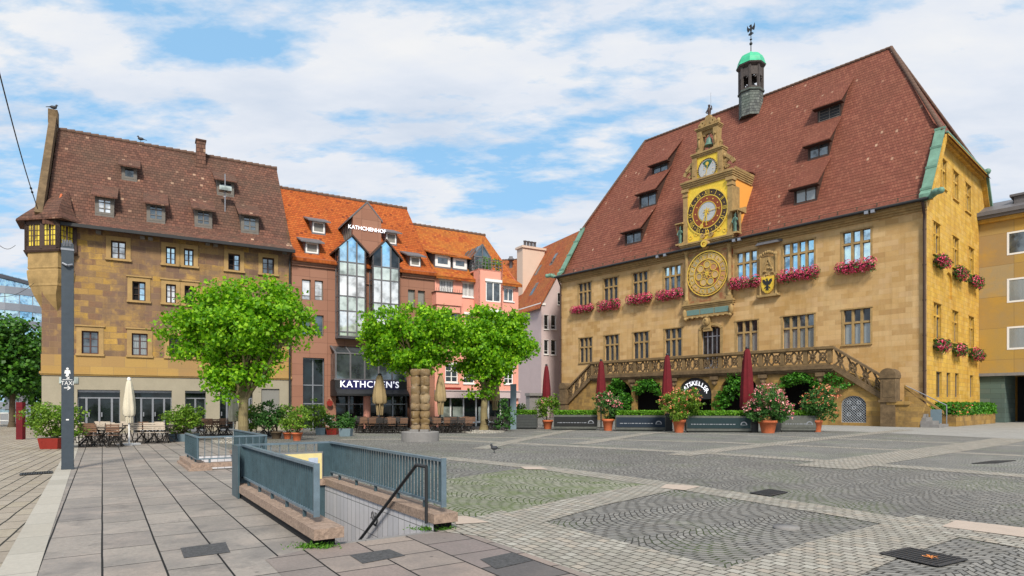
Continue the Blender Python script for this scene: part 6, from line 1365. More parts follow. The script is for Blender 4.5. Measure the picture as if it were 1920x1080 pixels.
# second stairwell behind
st2 = thing('stairwell', 'smaller blue grey railed stairwell further back, in front of the large plane tree', 'stairwell', (N2.x, N2.y, 0), math.atan2(W2.y, W2.x))
RT2 = .80
b = MB(); b.box(-.05, .3, -.1, 2.7, .06, .17); b.box(-.12, .4, -.25, 2.6, .0, .06); b.box(.3, S2W + .05, -.1, .2, .06, .17); b.box(S2W - .2, S2W + .12, -.1, S2L, .06, .17); b.build('coping', M['coping'], st2)
for i, (p, q, stp, c0) in enumerate([((.1, 0), (.1, 2.55), .088, 0), ((.1, 0), (S2W - .05, 0), .15, 1), ((S2W - .05, 0), (S2W - .05, S2L), .088, 0)]):
    b = MB(); railpanel(b, p, q, .27, RT2, stp, depth=.06 if c0 == 0 else .03); legs(b, p, q, .17, .27, 3)
    b.build('railing', [M['railpaint'] if c0 == 0 else M['railcap'], M['railcap']], st2)
b = MB(); b.box(.14, S2W - .12, S2L, S2L + .05, -2, 0); b.box(.14, S2W - .12, .1, S2L, -2.0, -1.95); b.box(.1, .14, .1, S2L, -2, -.01); b.box(S2W - .12, S2W - .08, .1, S2L, -2, -.01); b.box(.14, S2W - .12, .05, .12, -2, -.01); b.build('shaft_lining', M['walltile'], st2)
# weeds under the coping ends
for nm, (px, py), lab in (('weed_tuft', (590, 1027), 'green weeds growing under the near left coping end'), ('weed_tuft', (812, 993), 'green weeds growing under the near right coping end')):
    g = G(px, py); rg = np.random.default_rng(px); n = 420; pts = np.stack([g[0] + rg.normal(0, .12, n), g[1] + rg.normal(0, .04, n), np.abs(rg.normal(.015, .02, n))], 1)
    tag(leaves(nm, M['weed'], None, pts, .045, px, 0, 'blade'), lab, 'weeds', kind='stuff')

# ================================================================== trees
def tree(name, label, bx, Y, trunk_r, lob, dens, leafsize, lm, bark, hang=(), group=None, seed=1, clump=.24, trunkpts=None):
    X = (bx - CX) / F * Y; t = thing(name, label, 'tree', (X, Y, 0), 0, group)
    L = []
    for (px, py, rp, rq, dy) in lob:
        x, y, z = P3(px, py, Y + dy); k = (Y + dy) / F; L.append((x - X, dy, z, rp * k, rp * k * .85, rq * k))
    C, N = lobes(L, dens, clump, seed, .5, 44)
    ctr = np.mean(np.array([[a[0], a[1], a[2]] for a in L]), 0)
    b = MB(); h0 = min(a[2] for a in L) - .2
    h0 = min(h0, 3.2); b.tube([(0, 0, -.02), (.03, 0, .4), (0, .05, h0 * .6), (.05, 0, h0)], [trunk_r * 1.35, trunk_r, trunk_r * .9, trunk_r * .85], 12)
    rg = random.Random(seed)
    for a in L:
        tip = (a[0] * .85, a[1] * .85, a[2] + a[5] * .3); m_ = (a[0] * .35 + rg.uniform(-.2, .2), a[1] * .4, h0 + (a[2] - h0) * .45)
        b.tube([(.05, 0, h0 - .1), m_, tip], [trunk_r * .55, trunk_r * .35, trunk_r * .12], 7)
        for k in range(4): e = (tip[0] + rg.uniform(-.6, .6) * a[3], tip[1] + rg.uniform(-.6, .6) * a[4], tip[2] + rg.uniform(-.5, .5) * a[5]); b.tube([m_, e], [trunk_r * .2, .015], 5)
    b.build('trunk', bark, t)
    leaves('crown', lm, t, C, leafsize, seed, .35, 'maple' if lm is M['plane'] else 'leaf', N * .6)
    return t
tree('plane_tree', 'large round crowned plane tree in front of the old stone house', 455, 28.4, .23,
     [(425, 566, 50, 34, 0), (492, 562, 54, 34, .2), (372, 590, 46, 32, -.2), (540, 592, 40, 34, 0), (450, 615, 66, 48, -.6), (338, 618, 32, 28, .3), (395, 645, 48, 34, .2), (500, 640, 50, 36, .4), (560, 622, 26, 28, 0), (345, 652, 28, 20, .2), (425, 690, 34, 30, 0), (455, 605, 62, 44, 1.2), (470, 675, 30, 24, .5), (412, 718, 28, 20, .1), (497, 692, 24, 8, .2), (395, 690, 24, 18, 0), (450, 712, 34, 26, -.3), (432, 740, 22, 16, -.2), (478, 700, 26, 22, -.4)],
     430, .172, M['plane'], M['trunk'], seed=3)
tree('plane_tree', 'plane tree with wide crown behind the stacked stone sculpture', 782, 37.5, .24,
     [(720, 612, 42, 32, 0), (775, 605, 45, 32, .3), (830, 610, 42, 34, -.2), (708, 645, 34, 28, .2), (760, 645, 50, 34, -.6), (820, 648, 50, 32, .5), (770, 640, 60, 40, 1.4), (735, 672, 36, 20, 0), (795, 682, 38, 16, 0), (765, 685, 34, 14, -.2)],
     270, .20, M['plane'], M['trunk'], seed=5)
tree('plane_tree', 'plane tree with rounded crown beside the slim grey stele', 907, 39.5, .24,
     [(905, 612, 44, 34, 0), (950, 615, 40, 34, .3), (970, 645, 34, 32, 0), (890, 645, 42, 34, -.6), (930, 660, 50, 42, -.3), (925, 640, 60, 42, 1.4), (905, 695, 36, 26, -.4), (925, 706, 24, 20, -.3), (950, 682, 28, 20, 0), (882, 684, 24, 18, 0), (918, 728, 16, 22, 0), (893, 742, 14, 12, -.2)],
     270, .20, M['plane'], M['trunk'], seed=8)
tree('street_tree', 'dark green street tree at the left edge in front of the glass office block', 22, 46, .2,
     [(20, 630, 40, 40, 0), (-25, 640, 50, 50, 0), (45, 670, 32, 36, 0), (10, 700, 45, 42, 0), (50, 715, 30, 30, .5), (-30, 710, 50, 40, 0)], 110, .3, M['tree2'], M['bark'], seed=11, clump=.4)
tree('street_tree', 'darker street tree standing close against the stone house corner', 62, 52, .2,
     [(62, 650, 28, 30, 0), (72, 700, 24, 40, 0), (50, 735, 34, 26, 0)], 110, .3, M['tree2'], M['bark'], seed=12, clump=.4)

# ================================================================== ivy in the arches
def foliage(name, label, cat, loc, lob, dens, size, m, seed=1, clump=.15, petals=None, group=None, parent=None, shape='leaf', part='foliage', shell=.5, stems=True):
    t = thing(name, label, cat, loc, 0, group)
    C, N = lobes(lob, dens, clump, seed, shell); leaves(part, m, t, C, size, seed, .3, shape, N * .4)
    if petals:
        pm, n, ps = petals; rg = np.random.default_rng(seed + 99); L = np.array(lob); idx = rg.integers(0, len(L), n)
        d_ = rg.normal(size=(n, 3)); d_[:, 2] = np.abs(d_[:, 2]) * 1.1 - .15; d_[:, 1] -= .3; d_ /= np.linalg.norm(d_, axis=1)[:, None]
        c = L[idx, :3] + d_ * L[idx, 3:6] * rg.uniform(.95, 1.12, n)[:, None]
        cl = np.repeat(c, 5, 0) + rg.normal(size=(n * 5, 3)) * ps * .55; leaves('blossoms', pm, t, cl, ps, seed, .2, 'leaf')
    if stems:
        b = MB(); rg = random.Random(seed); z1 = max(a[2] for a in lob)
        for k in range(7):
            a = rg.choice(lob); b.tube([(rg.uniform(-.05, .05), rg.uniform(-.05, .05), lob[0][2] * .25), (a[0] * .5, a[1] * .5, a[2] * .6), (a[0], a[1], a[2])], [.022, .016, .008], 5)
        b.build('stem', M['bark'], t)
    return t
for i, (a, c, yt, yb, lab) in enumerate([(1141, 1185, 716, 758, 'climber spilling through the leftmost terrace arch'), (1192, 1240, 713, 745, 'climber around the terrace arch left of the restaurant sign'), (1345, 1402, 706, 758, 'climber filling the arch beside the tallest red parasol'), (1462, 1530, 700, 728, 'dense climber over the widest terrace arch'), (1530, 1590, 704, 735, 'climber hanging right of the arches below the stair')]):
    xa_, xb_ = FT.x(a, .0), FT.x(c, .0); zt_, zb_ = FT.z((a + c) / 2, yt), FT.z((a + c) / 2, yb); xm = (xa_ + xb_) / 2; wx, wy = FT.w(xm, -.05); hw_ = (xb_ - xa_) / 2; hh = (zt_ - zb_)
    dx, dy = math.cos(HA), math.sin(HA); lob = []
    for k in range(7):
        u = -1 + 2 * k / 6; zc2 = zt_ - .35 - hh * .35 * u * u - (.5 * hh * (1 if i in (0, 2) and (u > .3 if i == 0 else u < -.2) else 0)); lob.append((dx * u * hw_ * .85, dy * u * hw_ * .85, zc2, hw_ * .33, .4, hh * .34))
    foliage('climbing_plant', lab + ' of the stone terrace' if 'terrace' not in lab else lab, 'climber', (wx, wy, 0), lob, 480, .2, M['ivy'], 20 + i, .16, stems=False)

# ================================================================== flower boxes on the town hall
def flowerbox(fr, pxa, pxb, yt, yb, label, seed, petal='petal_mag', rz=None, n=900, green=.5):
    xa_, xb_ = fr.x(pxa, -.35), fr.x(pxb, -.35); zt_, zb_ = fr.z((pxa + pxb) / 2, yt + (3 if fr is FH else 2), -.35), fr.z((pxa + pxb) / 2, yb - 2, -.35); xm = (xa_ + xb_) / 2; L = xb_ - xa_
    w0 = fr.w(xm, 0); t = thing('flower_box', label, 'flower box', (w0[0], w0[1], 0), fr.a, 'flower boxes under the town hall windows')
    b = MB(); zc3 = zb_ + (zt_ - zb_) * .45; b.box(-L * .44, L * .44, -.42, -.12, zc3 - .1, zc3 + .16); b.box(-L * .4, L * .4, -.12, 0, zc3 - .08, zc3); b.build('box', M['wood'], t)
    rg = np.random.default_rng(seed); k = max(3, int(L / .55)); lob = []
    for i in range(k): lob.append(((-.5 + (i + .5) / k) * L * .93, -.38, (zt_ + zb_) / 2 + rg.normal(0, .04), L / k * .75, .36, (zt_ - zb_) / 2 * rg.uniform(.82, 1.02)))
    C, N = lobes(lob, 800 * green, .1, seed, .5, 12); leaves('foliage', M['shrubdark'], t, C, .13, seed, .3, 'leaf', N)
    nn = int(n * L / 3); idx = rg.integers(0, k, nn); d_ = rg.normal(size=(nn, 3)); d_[:, 1] = -np.abs(d_[:, 1]); d_ /= np.linalg.norm(d_, axis=1)[:, None]; Lb = np.array(lob)
    c = Lb[idx, :3] + d_ * Lb[idx, 3:6] * rg.uniform(.95, 1.15, nn)[:, None]; leaves('blossoms', M[petal], t, c, .12, seed + 5, 0, 'leaf', d_ * 2)
UL = ['under the upper window furthest left on the town hall front', 'under the second upper window from the left', 'under the third upper window from the left', 'directly left of the astronomical clock', 'directly right of the astronomical clock', 'right of the stone coat of arms', 'under the rightmost upper window of the town hall front']
for i, (a, c, yt, yb) in enumerate([(1071, 1113, 568, 588), (1121, 1163, 558, 584), (1175, 1222, 547, 572), (1231, 1280, 538, 565), (1367, 1425, 515, 544), (1458, 1536, 498, 529), (1567, 1643, 482, 515)]):
    flowerbox(FH, a, c, yt, yb, 'pink and magenta flower box ' + UL[i], 40 + i)
for i, (a, c, yt, yb) in enumerate([(1749, 1783, 476, 505), (1785, 1817, 499, 527), (1815, 1844, 515, 541), (1749, 1783, 634, 663), (1785, 1813, 641, 671), (1815, 1846, 650, 679)]):
    w0 = HS; xs_ = HS.x((a + c) / 2, -.4); half = .95
    pa = a + 2; flowerbox(HS, a + 8, c - 7, yt, yb, ['upper', 'upper', 'upper', 'lower', 'lower', 'lower'][i] + ' row flower box ' + ['nearest the square', 'in the middle', 'furthest back'][i % 3] + ' on the town hall gable wall', 60 + i, n=420, green=.9)

# ================================================================== parasols
def parasol(name, label, px, Y, ytop, ybot, rpx, cloth, polem, z0=0, tieblk=True, hangs=None, group=None):
    X = (px - CX) / F * Y; t = thing(name, label, 'parasol', (X, Y, z0), 0, group)
    zt_ = HC - (ytop - HY) / F * Y; zb_ = HC - (ybot - HY) / F * Y; r = rpx / F * Y
    b = MB(); wob = lambda i, j: 1 + (.17 * math.sin(i * math.pi * 2 / 3.43 + j * .25 + px) + .05 * math.sin(i * 1.9 + j * 1.3)) * (1 if j < 6 else .4)
    H_ = zt_ - zb_; prof = [(r * .86, 0), (r * 1.02, H_ * .06), (r, H_ * .25), (r * .86, H_ * .5), (r * .62, H_ * .78), (r * .42, H_ * .95), (r * .2, H_)]
    b.lathe((0, 0, zb_), prof, 24, 0, True, wob); b.build('canopy', cloth, t)
    b = MB(); b.cyl((0, 0, 0), (0, 0, zt_ + .05), .03 * max(1, Y / 28), n=8); b.box(-.3, .3, -.3, .3, 0, .07); b.build('pole', polem, t)
    b = MB(); b.lathe((0, 0, zt_ - .02), [(r * .34, 0), (r * .34, .07), (.04, .12)], 12); b.build('cap', M['white'] if polem is not M['dark'] else M['dark'], t)
    if hangs:
        b = MB()
        for i in range(9):
            a = i * .7; rr = r * .55; b.cyl((rr * math.cos(a), rr * math.sin(a), zb_ + .05), (rr * .8 * math.cos(a + .2), rr * .8 * math.sin(a + .2), zb_ - hangs), .05, .03, 5)
        b.build('lower_folds', cloth, t)
    return t
for px, Y, yt, r_, lab in [(1401, 37.6, 653, 11.5, 'closed dark red parasol, tallest, behind the big flowering oleander'), (1251, 40.3, 665, 9.5, 'closed dark red parasol left of the restaurant sign'), (1127, 43.5, 676, 8.5, 'closed dark red parasol at the left end of the terrace'), (1024.5, 47.5, 685, 7, 'closed dark red parasol before the lilac house')]:
    parasol('red_parasol', lab, px, Y, yt, {1401: 768, 1251: 764, 1127: 757, 1024.5: 746}[px], r_, M['redcloth'], M['dark'], group='closed red parasols along the planter row')
parasol('cream_parasol', 'closed cream parasol on a white pole outside the stone house doors', 242, 25.2, 712, 780, 9.5, M['creamcloth'], M['white'], hangs=.28)
parasol('white_parasol', 'closed off white parasol just left of the plane tree trunk', 438, 30.5, 735, 790, 9, M['creamcloth'], M['white'])
parasol('tan_parasol', 'closed tan parasol in front of the canopied entrance', 712, 38.5, 703, 757, 11.5, M['tancloth'], M['dark'], hangs=.7)
parasol('tan_parasol', 'closed tan parasol between the sculpture and the pink house windows', 826, 38, 703, 753, 9.5, M['tancloth'], M['dark'], hangs=.8)
parasol('tan_parasol', 'closed tan parasol half hidden behind the right plane tree trunk', 928, 41, 700, 752, 9, M['tancloth'], M['dark'], hangs=.6)

# ================================================================== hedge planters with banners
for i, (a, c, yb, ban, lab) in enumerate([(945, 1006, 804.5, 'darkplanter', 'dark hedge planter beside the slim stele'), (1039, 1119, 806.5, 'bannerblack', 'hedge planter with black banner left of the pale pink oleander'), (1156, 1246, 808.5, 'banner', 'hedge planter with navy banner left of the orange oleander'), (1290, 1405, 811, 'bannerteal', 'long hedge planter with blue teal banner left of the big oleander'), (1466, 1529, 810, 'greyplanter', 'weathered grey hedge planter right of the big oleander')]):
    Y = F * HC / (yb - HY); xa_, xb_ = (a - CX) / F * Y, (c - CX) / F * Y; L = (xb_ - xa_) * 1.02; t = thing('hedge_planter', lab, 'planter', ((xa_ + xb_) / 2, Y, 0), R(-6), 'hedge planters screening the restaurant')
    h_ = .98; b = MB(); b.box(-L / 2, L / 2, 0, .75, .08, h_); b.box(-L / 2 + .1, L / 2 - .1, .08, .7, 0, .08, 0)
    for k in range(5): b.box(-L / 2 - .01, L / 2 + .01, -.02, -.001, .1 + k * .18, .1 + k * .18 + .155, 0)
    b.build('trough', M['greyplanter' if i else 'darkplanter'], t)
    if i:
        b = MB(); b.box(-L / 2 + .03, L / 2 - .03, -.05, -.022, .25, .86, 0)
        rg = random.Random(i); x_ = -L / 2 + .25
        while x_ < L / 2 * .45: w_ = rg.uniform(.05, .2); b.box(x_, x_ + w_, -.056, -.051, .46, .51, 1); x_ += w_ + .05
        b.ring(L / 2 - .42, .46, .13, .19, -.056, -.051, 12, 1, a0=0, a1=math.pi); b.box(L / 2 - .62, L / 2 - .22, -.056, -.051, .435, .455, 1); b.build('banner', [M[ban], M['steel']], t)
    if i == 3 or i == 2: b = MB(); b.box(L / 2 + .02, L / 2 + .42, .0, .5, 0, h_ + .12); b.build('end_post', M['dark'], t)
    if i == 4: b = MB(); b.box(-L / 2 - .42, -L / 2 - .02, .0, .5, 0, h_ + .12); b.build('end_post', M['dark'], t)
    rg = np.random.default_rng(i); n = int(L * 1500); pts = np.stack([rg.uniform(-L / 2 + .03, L / 2 - .03, n), rg.uniform(.03, .72, n), h_ + .28 * rg.uniform(0, 1, n) ** .7 + .03 * np.sin(rg.uniform(0, 6, n))], 1)
    leaves('hedge', M['hedge'], t, pts, .10, i, .3, 'leaf')

# ================================================================== potted plants
def pot(parent, r, h, m, square=False):
    b = MB()
    if square: b.box(-r * .85, r * .85, -r * .85, r * .85, 0, h, 0, top=(-r, r, -r, r)); b.box(-r * .9, r * .9, -r * .9, r * .9, h - .01, h + .012, 1)
    else: b.lathe((0, 0, 0), [(r * .66, 0), (r * .9, h * .78), (r * 1.02, h * .80), (r * 1.04, h), (r * .9, h), (r * .88, h * .93)], 20); b.lathe((0, 0, h * .9), [(r * .88, 0), (.01, .01)], 12, 1)
    b.build('pot', [m, M['bark']], parent)
def potted(px, yb, potw, poth, cpx, ytop, yfo, wpx, m, petals, label, name='potted_oleander', potm='terracotta', square=False, dens=420, size=.11, seed=1, cat='potted plant', group=None, two=False):
    Y = F * HC / (yb - HY); k = Y / F; X = (px - CX) * k
    zt_, zb_ = HC - (ytop - HY) * k, HC - (yfo - HY) * k; hw_ = wpx * k / 2; off = (cpx - px) * k; rg = random.Random(seed); lob = []
    H_ = zt_ - zb_
    for i in range(9): a = i * 2.4; u = i / 8; lob.append((off + math.cos(a) * hw_ * .5, math.sin(a) * hw_ * .45, zb_ + H_ * (.22 + .56 * rg.random()), hw_ * .46, hw_ * .42, H_ * .26))
    lob.append((off, 0, zb_ + H_ * .5, hw_ * .6, hw_ * .55, H_ * .42))
    t = foliage(name, label, cat, (X, Y, 0), lob, dens, size, m, seed, .1, petals, group, shape='leaf')
    if potw: pot(t, potw * k / 2, poth * k, M[potm], square)
    return t
GO = 'oleanders in terracotta pots along the planter row'
potted(1440, 812, 34, 24, 1441, 713, 792, 92, M['shrubdark'], (M['petal_pink'], 330, .085), 'big oleander covered in pink blossom in a wide terracotta pot', seed=31, group=GO, dens=620)
potted(1533, 810, 17, 22, 1534, 719, 792, 72, M['shrubdark'], (M['petal_org'], 150, .08), 'salmon flowering oleander in a narrow pot, rightmost in the row', seed=32, group=GO, dens=620)
potted(1273, 811, 24, 24, 1274, 727, 792, 84, M['shrub'], (M['petal_org'], 130, .08), 'yellow green oleander with orange tips beside the restaurant sign', seed=33, group=GO, dens=620)
potted(1140, 807.5, 22, 22, 1140, 733, 788, 60, M['shrubdark'], (M['petal_pink'], 60, .09), 'oleander with pale pink blossom on its upper left side', seed=34, group=GO, dens=620)
potted(1027, 804.5, 20, 17, 1025, 741, 790, 54, M['shrub'], (M['petal_pink'], 16, .08), 'green oleander with few blossoms before the lilac house', seed=35, group=GO, dens=620)
GS = 'potted shrubs round the cafe terraces'
potted(103, 841, 38, 20, 100, 757, 824, 110, M['shrub'], None, 'large bushy shrub in a red planter behind the slate blue pole', 'potted_shrub', 'planterred', True, 800, .1, 36, group=GS)
potted(345, 827, 40, 14, 343, 753, 820, 78, M['shrub'], None, 'bright green shrub in a grey planter left of the smaller stairwell', 'potted_shrub', 'planterblue', True, 800, .1, 37, group=GS)
potted(470, 822, 0, 0, 470, 752, 812, 44, M['shrub'], None, 'yellow green shrub right against the plane tree trunk', 'potted_shrub', seed=38, dens=700, group=GS)
potted(518, 823, 22, 14, 505, 745, 808, 70, M['shrubdark'], None, 'dark shrub in a brown pot right of the plane tree trunk', 'potted_shrub', 'bark', seed=39, dens=600, group=GS)
potted(539, 823, 17, 12, 541, 758, 812, 48, M['shrub'], None, 'slender shrub in the left of two touching terracotta pots', 'potted_shrub', seed=40, dens=700, group=GS)
potted(557, 826, 20, 15, 560, 755, 813, 52, M['shrub'], None, 'shrub in the right and larger of two touching terracotta pots', 'potted_shrub', seed=41, dens=700, group=GS)
potted(603, 815, 19, 13, 592, 748, 806, 52, M['shrub'], None, 'shrub in a pale blue grey planter beside the brown building glazing', 'potted_shrub', 'planterblue', True, seed=42, dens=600, group=GS)
potted(624, 815, 20, 12, 620, 777, 806, 22, M['shrubdark'], (M['petal_white'], 16, .08), 'small white flowered plant in an orange red trough', 'potted_plant', 'planterred', True, seed=43, dens=600, group=GS)
potted(649, 818, 22, 15, 648, 770, 805, 30, M['shrubdark'], None, 'compact dark green shrub in a square blue grey planter', 'potted_shrub', 'planterblue', True, seed=44, dens=900, group=GS)
potted(935, 808, 0, 0, 945, 738, 806, 44, M['shrubdark'], None, 'dark leafy shrub between the right plane tree and the stele', 'shrub', seed=45, dens=500, group=GS)
potted(975, 803, 0, 0, 976, 757, 780, 16, M['shrub'], (M['petal_white'], 26, .1), 'white flowering plant rising over the dark planter', 'flowering_plant', seed=46, dens=500, group=GS)
for i, (px, py, lab) in enumerate([(911, 494, 'small green plant on the left of the pink house roof terrace'), (932, 494, 'yellowish plant on the right of the pink house roof terrace')]):
    x_ = FP.x(px, -.4); z_ = FP.z(px, 505, -.4); w0 = FP.w(x_, -.4); t = foliage('terrace_plant', lab, 'plant', (w0[0], w0[1], z_ - .5), [(0, 0, 1.0, .35, .3, .4), (.1, 0, .7, .3, .3, .3)], 900, .13, M['hedge'], 70 + i)
# planting bed by the gable wall
wa = FT.loc(*HS.w(0, 0)); bed = thing('planting_bed', 'low hedge bed with stone edging along the town hall gable wall', 'planting bed', (HS.o[0], HS.o[1], 0), HS.a)
L = 13.5; b = MB(); b.box(.5, L, -1.75, -.02, 0, .9); b.build('stone_edging', M['terrace'], bed)
rg = np.random.default_rng(4); n = 9000; pts = np.stack([rg.uniform(.4, L, n), rg.uniform(-1.9, -.1, n), .85 + 1.0 * rg.uniform(0, 1, n) ** .8 * (.8 + .2 * np.sin(rg.uniform(0, 1, n) * 6))], 1); leaves('hedge', M['ivy'], bed, pts, .2, 4, .3, 'leaf')
n = 160; pts = np.stack([rg.uniform(.4, 5, n), rg.uniform(-1.95, -1.2, n), .95 + .7 * rg.uniform(0, 1, n)], 1); leaves('blossoms', M['petal_org'], bed, pts, .14, 5, .0, 'leaf')

# ================================================================== sculpture, stele, pole, drains, birds, wires
g = G(783, 829); scu = thing('sculpture', 'two column sculpture of stacked sandstone torsos on a round concrete plinth', 'sculpture', (g[0], g[1] + .8, 0), R(-8))
k = (g[1] + .8) / F
b = MB(); b.lathe((0, 0, 0), [(.84, 0), (.84, .41), (.82, .43)], 40, 0, False); b.build('plinth', M['concrete'], scu)
ztop = HC + (HY - 692) * k
for s in (-1, 1):
    H_ = ztop - .43; prof = []; zz = 0; rg = random.Random(5 + s); base = .43
    segs = [.30, .27, .34, .30, .40, .38, .42, .30]; tot = sum(segs); segs = [q * H_ / tot for q in segs]; nv = 0
    vs = []
    for j, q in enumerate(segs):
        wd = [.20, .205, .215, .225, .225, .215, .22, .235][j] * rg.uniform(.96, 1.04); st_ = rg.random() < .5
        for f_, rr in ((0.0, .86), (.12, .95), (.35, 1.02 if not st_ else .93), (.65, 1.05), (.88, .95), (.985, .86)): prof.append((wd * rr, zz + q * f_))
        zz += q
    b = MB(); b.lathe((s * .215, 0, base), prof, 20, 0, True, lambda i, j: 1 + .10 * math.cos(2 * (2 * math.pi * i / 20)) * math.sin(j * .9 + s) + .06 * math.sin(j * 1.7) * math.cos(2 * math.pi * i / 20 * 3) - (.10 if i % 10 in (5,) and j % 12 < 6 else 0))
    b.build('torso_stack', M['sandstack'], scu)
b = MB(); b.box(-.09, .09, .0, .3, .43, ztop - .2); b.build('core', M['wood'], scu)
b = MB(); b.box(-.42, -.04, -.2, .2, .425, .53); b.box(.04, .42, -.2, .2, .425, .53); b.build('footing', M['concrete'], scu)
g = G(962.5, 805); b = MB(); b.box(-.2, .2, -.12, .12, 0, 3.0); b.box(-.2, .2, -.13, -.121, 2.2, 2.9); b.box(-.205, .205, -.128, .125, 2.92, 3.02)
o = b.build('stele', M['planterblue']); o.location = (*g, 0); tag(o, 'slim blue grey information stele in front of the dark hedge planter', 'stele')
g = G(127, 880); pole = thing('sign_pole', 'square slate blue pole with white TAXI lettering and arrows', 'pole', (g[0], g[1], 0), R(33))
b = MB(); b.box(-.125, .125, -.125, .125, 0, 5.62); b.box(-.13, .13, -.13, .13, 0, .1); b.build('shaft', M['polepaint'], pole)
b = MB(); b.box(-.10, .10, -.10, .10, 5.62, 5.66); b.tube([(-.1, -.14, 5.12), (0, -.2, 5.06), (.1, -.16, 5.1)], .03, 6); b.box(-.135, .135, -.135, .135, 5.45, 5.5)
for i in range(6): b.tube([(-.08 + i * .03, -.13, 5.55), (-.1 + i * .035, -.15, 5.7)], .012, 4)
b.build('wire_fixings', M['steel'], pole)
zt = lambda py: HC - (py - HY) * 15.6 / F
b = MB(); b.text('TAXI', .145, Matrix.Translation((0, -.128, zt(719))) @ Matrix.Rotation(R(90), 4, 'X') @ Matrix.Diagonal((.82, 1, 1, 1)), 0, .004)
b.box(-.10, .10, -.13, -.126, zt(712.8), zt(711.8))
for (x0, z0, x1, z1) in ((-.07, 0, .06, 0), (.06, 0, .0, .05), (.06, 0, .0, -.05)): b.bar((x0, -.128, zt(727.5) + z0), (x1, -.128, zt(727.5) + z1), .02, .005, up=(0, 1, 0)) if False else b.bar((x0, -.128, zt(727.5) + z0), (x1, -.128, zt(727.5) + z1), .005, .02)
for (x0, z0, x1, z1) in ((-.04, .04, .04, -.03), (.04, -.03, .04, .03), (.04, -.03, -.02, -.03)): b.bar((x0, -.128, zt(707.5) + z0), (x1, -.128, zt(707.5) + z1), .005, .018)
zc4 = zt(697); b.disc(0, zc4 + .07, .028, -.13, -.126, 12); b.prism([(-.05, zc4 + .035), (.05, zc4 + .035), (.065, zc4 - .05), (.03, zc4 - .05), (.025, zc4 - .11), (-.025, zc4 - .11), (-.03, zc4 - .05), (-.065, zc4 - .05)], -.13, -.126)
b.box(-.03, .03, -.13, -.126, zt(788), zt(785.5)); b.build('pictograms', M['white'], pole)
def grate(name, pxs, label, bars=12, m='ironwork'):
    q = [Vector(G(*p)) for p in pxs]; c = sum(q, Vector((0, 0))) / 4; u = (q[1] - q[0]); v = (q[3] - q[0]); L, W_ = u.length, v.length; u.normalize(); v.normalize(); b = MB()
    b.bbox((0, 0, .012), (*(u * L / 2), 0), (*(v * W_ / 2), 0), (0, 0, .004), 1)
    n = int(L / .045)
    for i in range(n): o_ = u * (-L / 2 + (i + .5) * L / n); b.bbox((o_.x, o_.y, .019), (*(u * .010), 0), (*(v * W_ / 2), 0), (0, 0, .003))
    for s in (-1, 1): o_ = v * (s * W_ / 2); b.bbox((o_.x, o_.y, .019), (*(u * L / 2), 0), (*(v * .015), 0), (0, 0, .0035)); o_ = u * (s * L / 2); b.bbox((o_.x, o_.y, .019), (*(u * .015), 0), (*(v * W_ / 2), 0), (0, 0, .0035))
    o = b.build(name, [M[m], M['void']]); o.location = (c.x, c.y, 0); tag(o, label, 'drain')
grate('drain_grate', [(1648, 1041), (1755, 1065), (1822, 1051), (1702, 1030)], 'blue black drain grate set in the light sett band at lower right')
grate('drain_grate', [(1405, 926), (1440, 932), (1482, 924), (1440, 919)], 'small dark drain grate beside the light band in mid square')
grate('drain_grate', [(1823, 869), (1870, 868), (1905, 867), (1860, 864)], 'narrow dark drain grate near the right edge of the square')
grate('drain_grate', [(38, 892), (98, 888), (96, 885), (40, 888)], 'slotted drain in the light pavers left of the pole')
g = G(1475, 991); b = MB(); b.lathe((0, 0, .0), [(.16, 0), (.16, .03), (.01, .031)], 24); o = b.build('manhole_cover', M['concrete']); o.location = (*g, 0); tag(o, 'small round pale cover set among the near setts', 'cover')
for (px, py) in ((384, 1031), (711, 1046)):
    pass
sheet('slab_insert', [(338, 1028), (423, 1017), (432, 1036), (345, 1047)], M['darkslab'], .005); sheet('slab_insert', [(655, 1042), (730, 1031), (760, 1043), (680, 1058)], M['darkslab'], .009); sheet('slab_insert', [(900, 1050), (960, 1037), (1000, 1052), (930, 1068)], M['darkslab'], .009)
g = G(1747, 1052); b = MB()
for i in range(5): a = R(-60 + i * 55); b.add([(0, 0, .0), (.035 * math.cos(a - .35), .035 * math.sin(a - .35), .03), (.07 * math.cos(a), .07 * math.sin(a), .012 + .02 * (i % 2)), (.035 * math.cos(a + .35), .035 * math.sin(a + .35), .025)], [(0, 1, 2, 3)])
b.tube([(0, 0, .01), (-.09, .02, .03)], .004, 4); o = b.build('fallen_leaf', M['autumn']); o.location = (*g, .024); tag(o, 'dry orange leaf lying on the drain grate', 'leaf')
def bird(name, label, loc, rz, s=1.0):
    b = MB(); b.ball((0, 0, .17 * s), .075 * s, 10, sq=(1.75, .9, .95)); b.ball((.11 * s, 0, .27 * s), .042 * s, 8); b.tube([(.07 * s, 0, .2 * s), (.105 * s, 0, .26 * s)], [.05 * s, .035 * s], 8); b.cyl((.14 * s, 0, .27 * s), (.18 * s, 0, .262 * s), .014 * s, .003, 6)
    b.add([(-.08 * s, -.035 * s, .18 * s), (-.26 * s, -.03 * s, .13 * s), (-.26 * s, .03 * s, .13 * s), (-.08 * s, .035 * s, .18 * s), (-.1 * s, 0, .14 * s)], [(0, 1, 2, 3), (0, 4, 1), (3, 2, 4), (1, 4, 2)])
    for y in (-.025, .025): b.cyl((0, y * s, 0), (.01 * s, y * s, .11 * s), .007 * s, n=5); b.cyl((0, y * s, .004), (.04 * s, y * s, .004), .006 * s, n=4)
    o = b.build(name, M['bird']); o.location = loc; o.rotation_euler = (0, 0, rz); tag(o, label, 'bird')
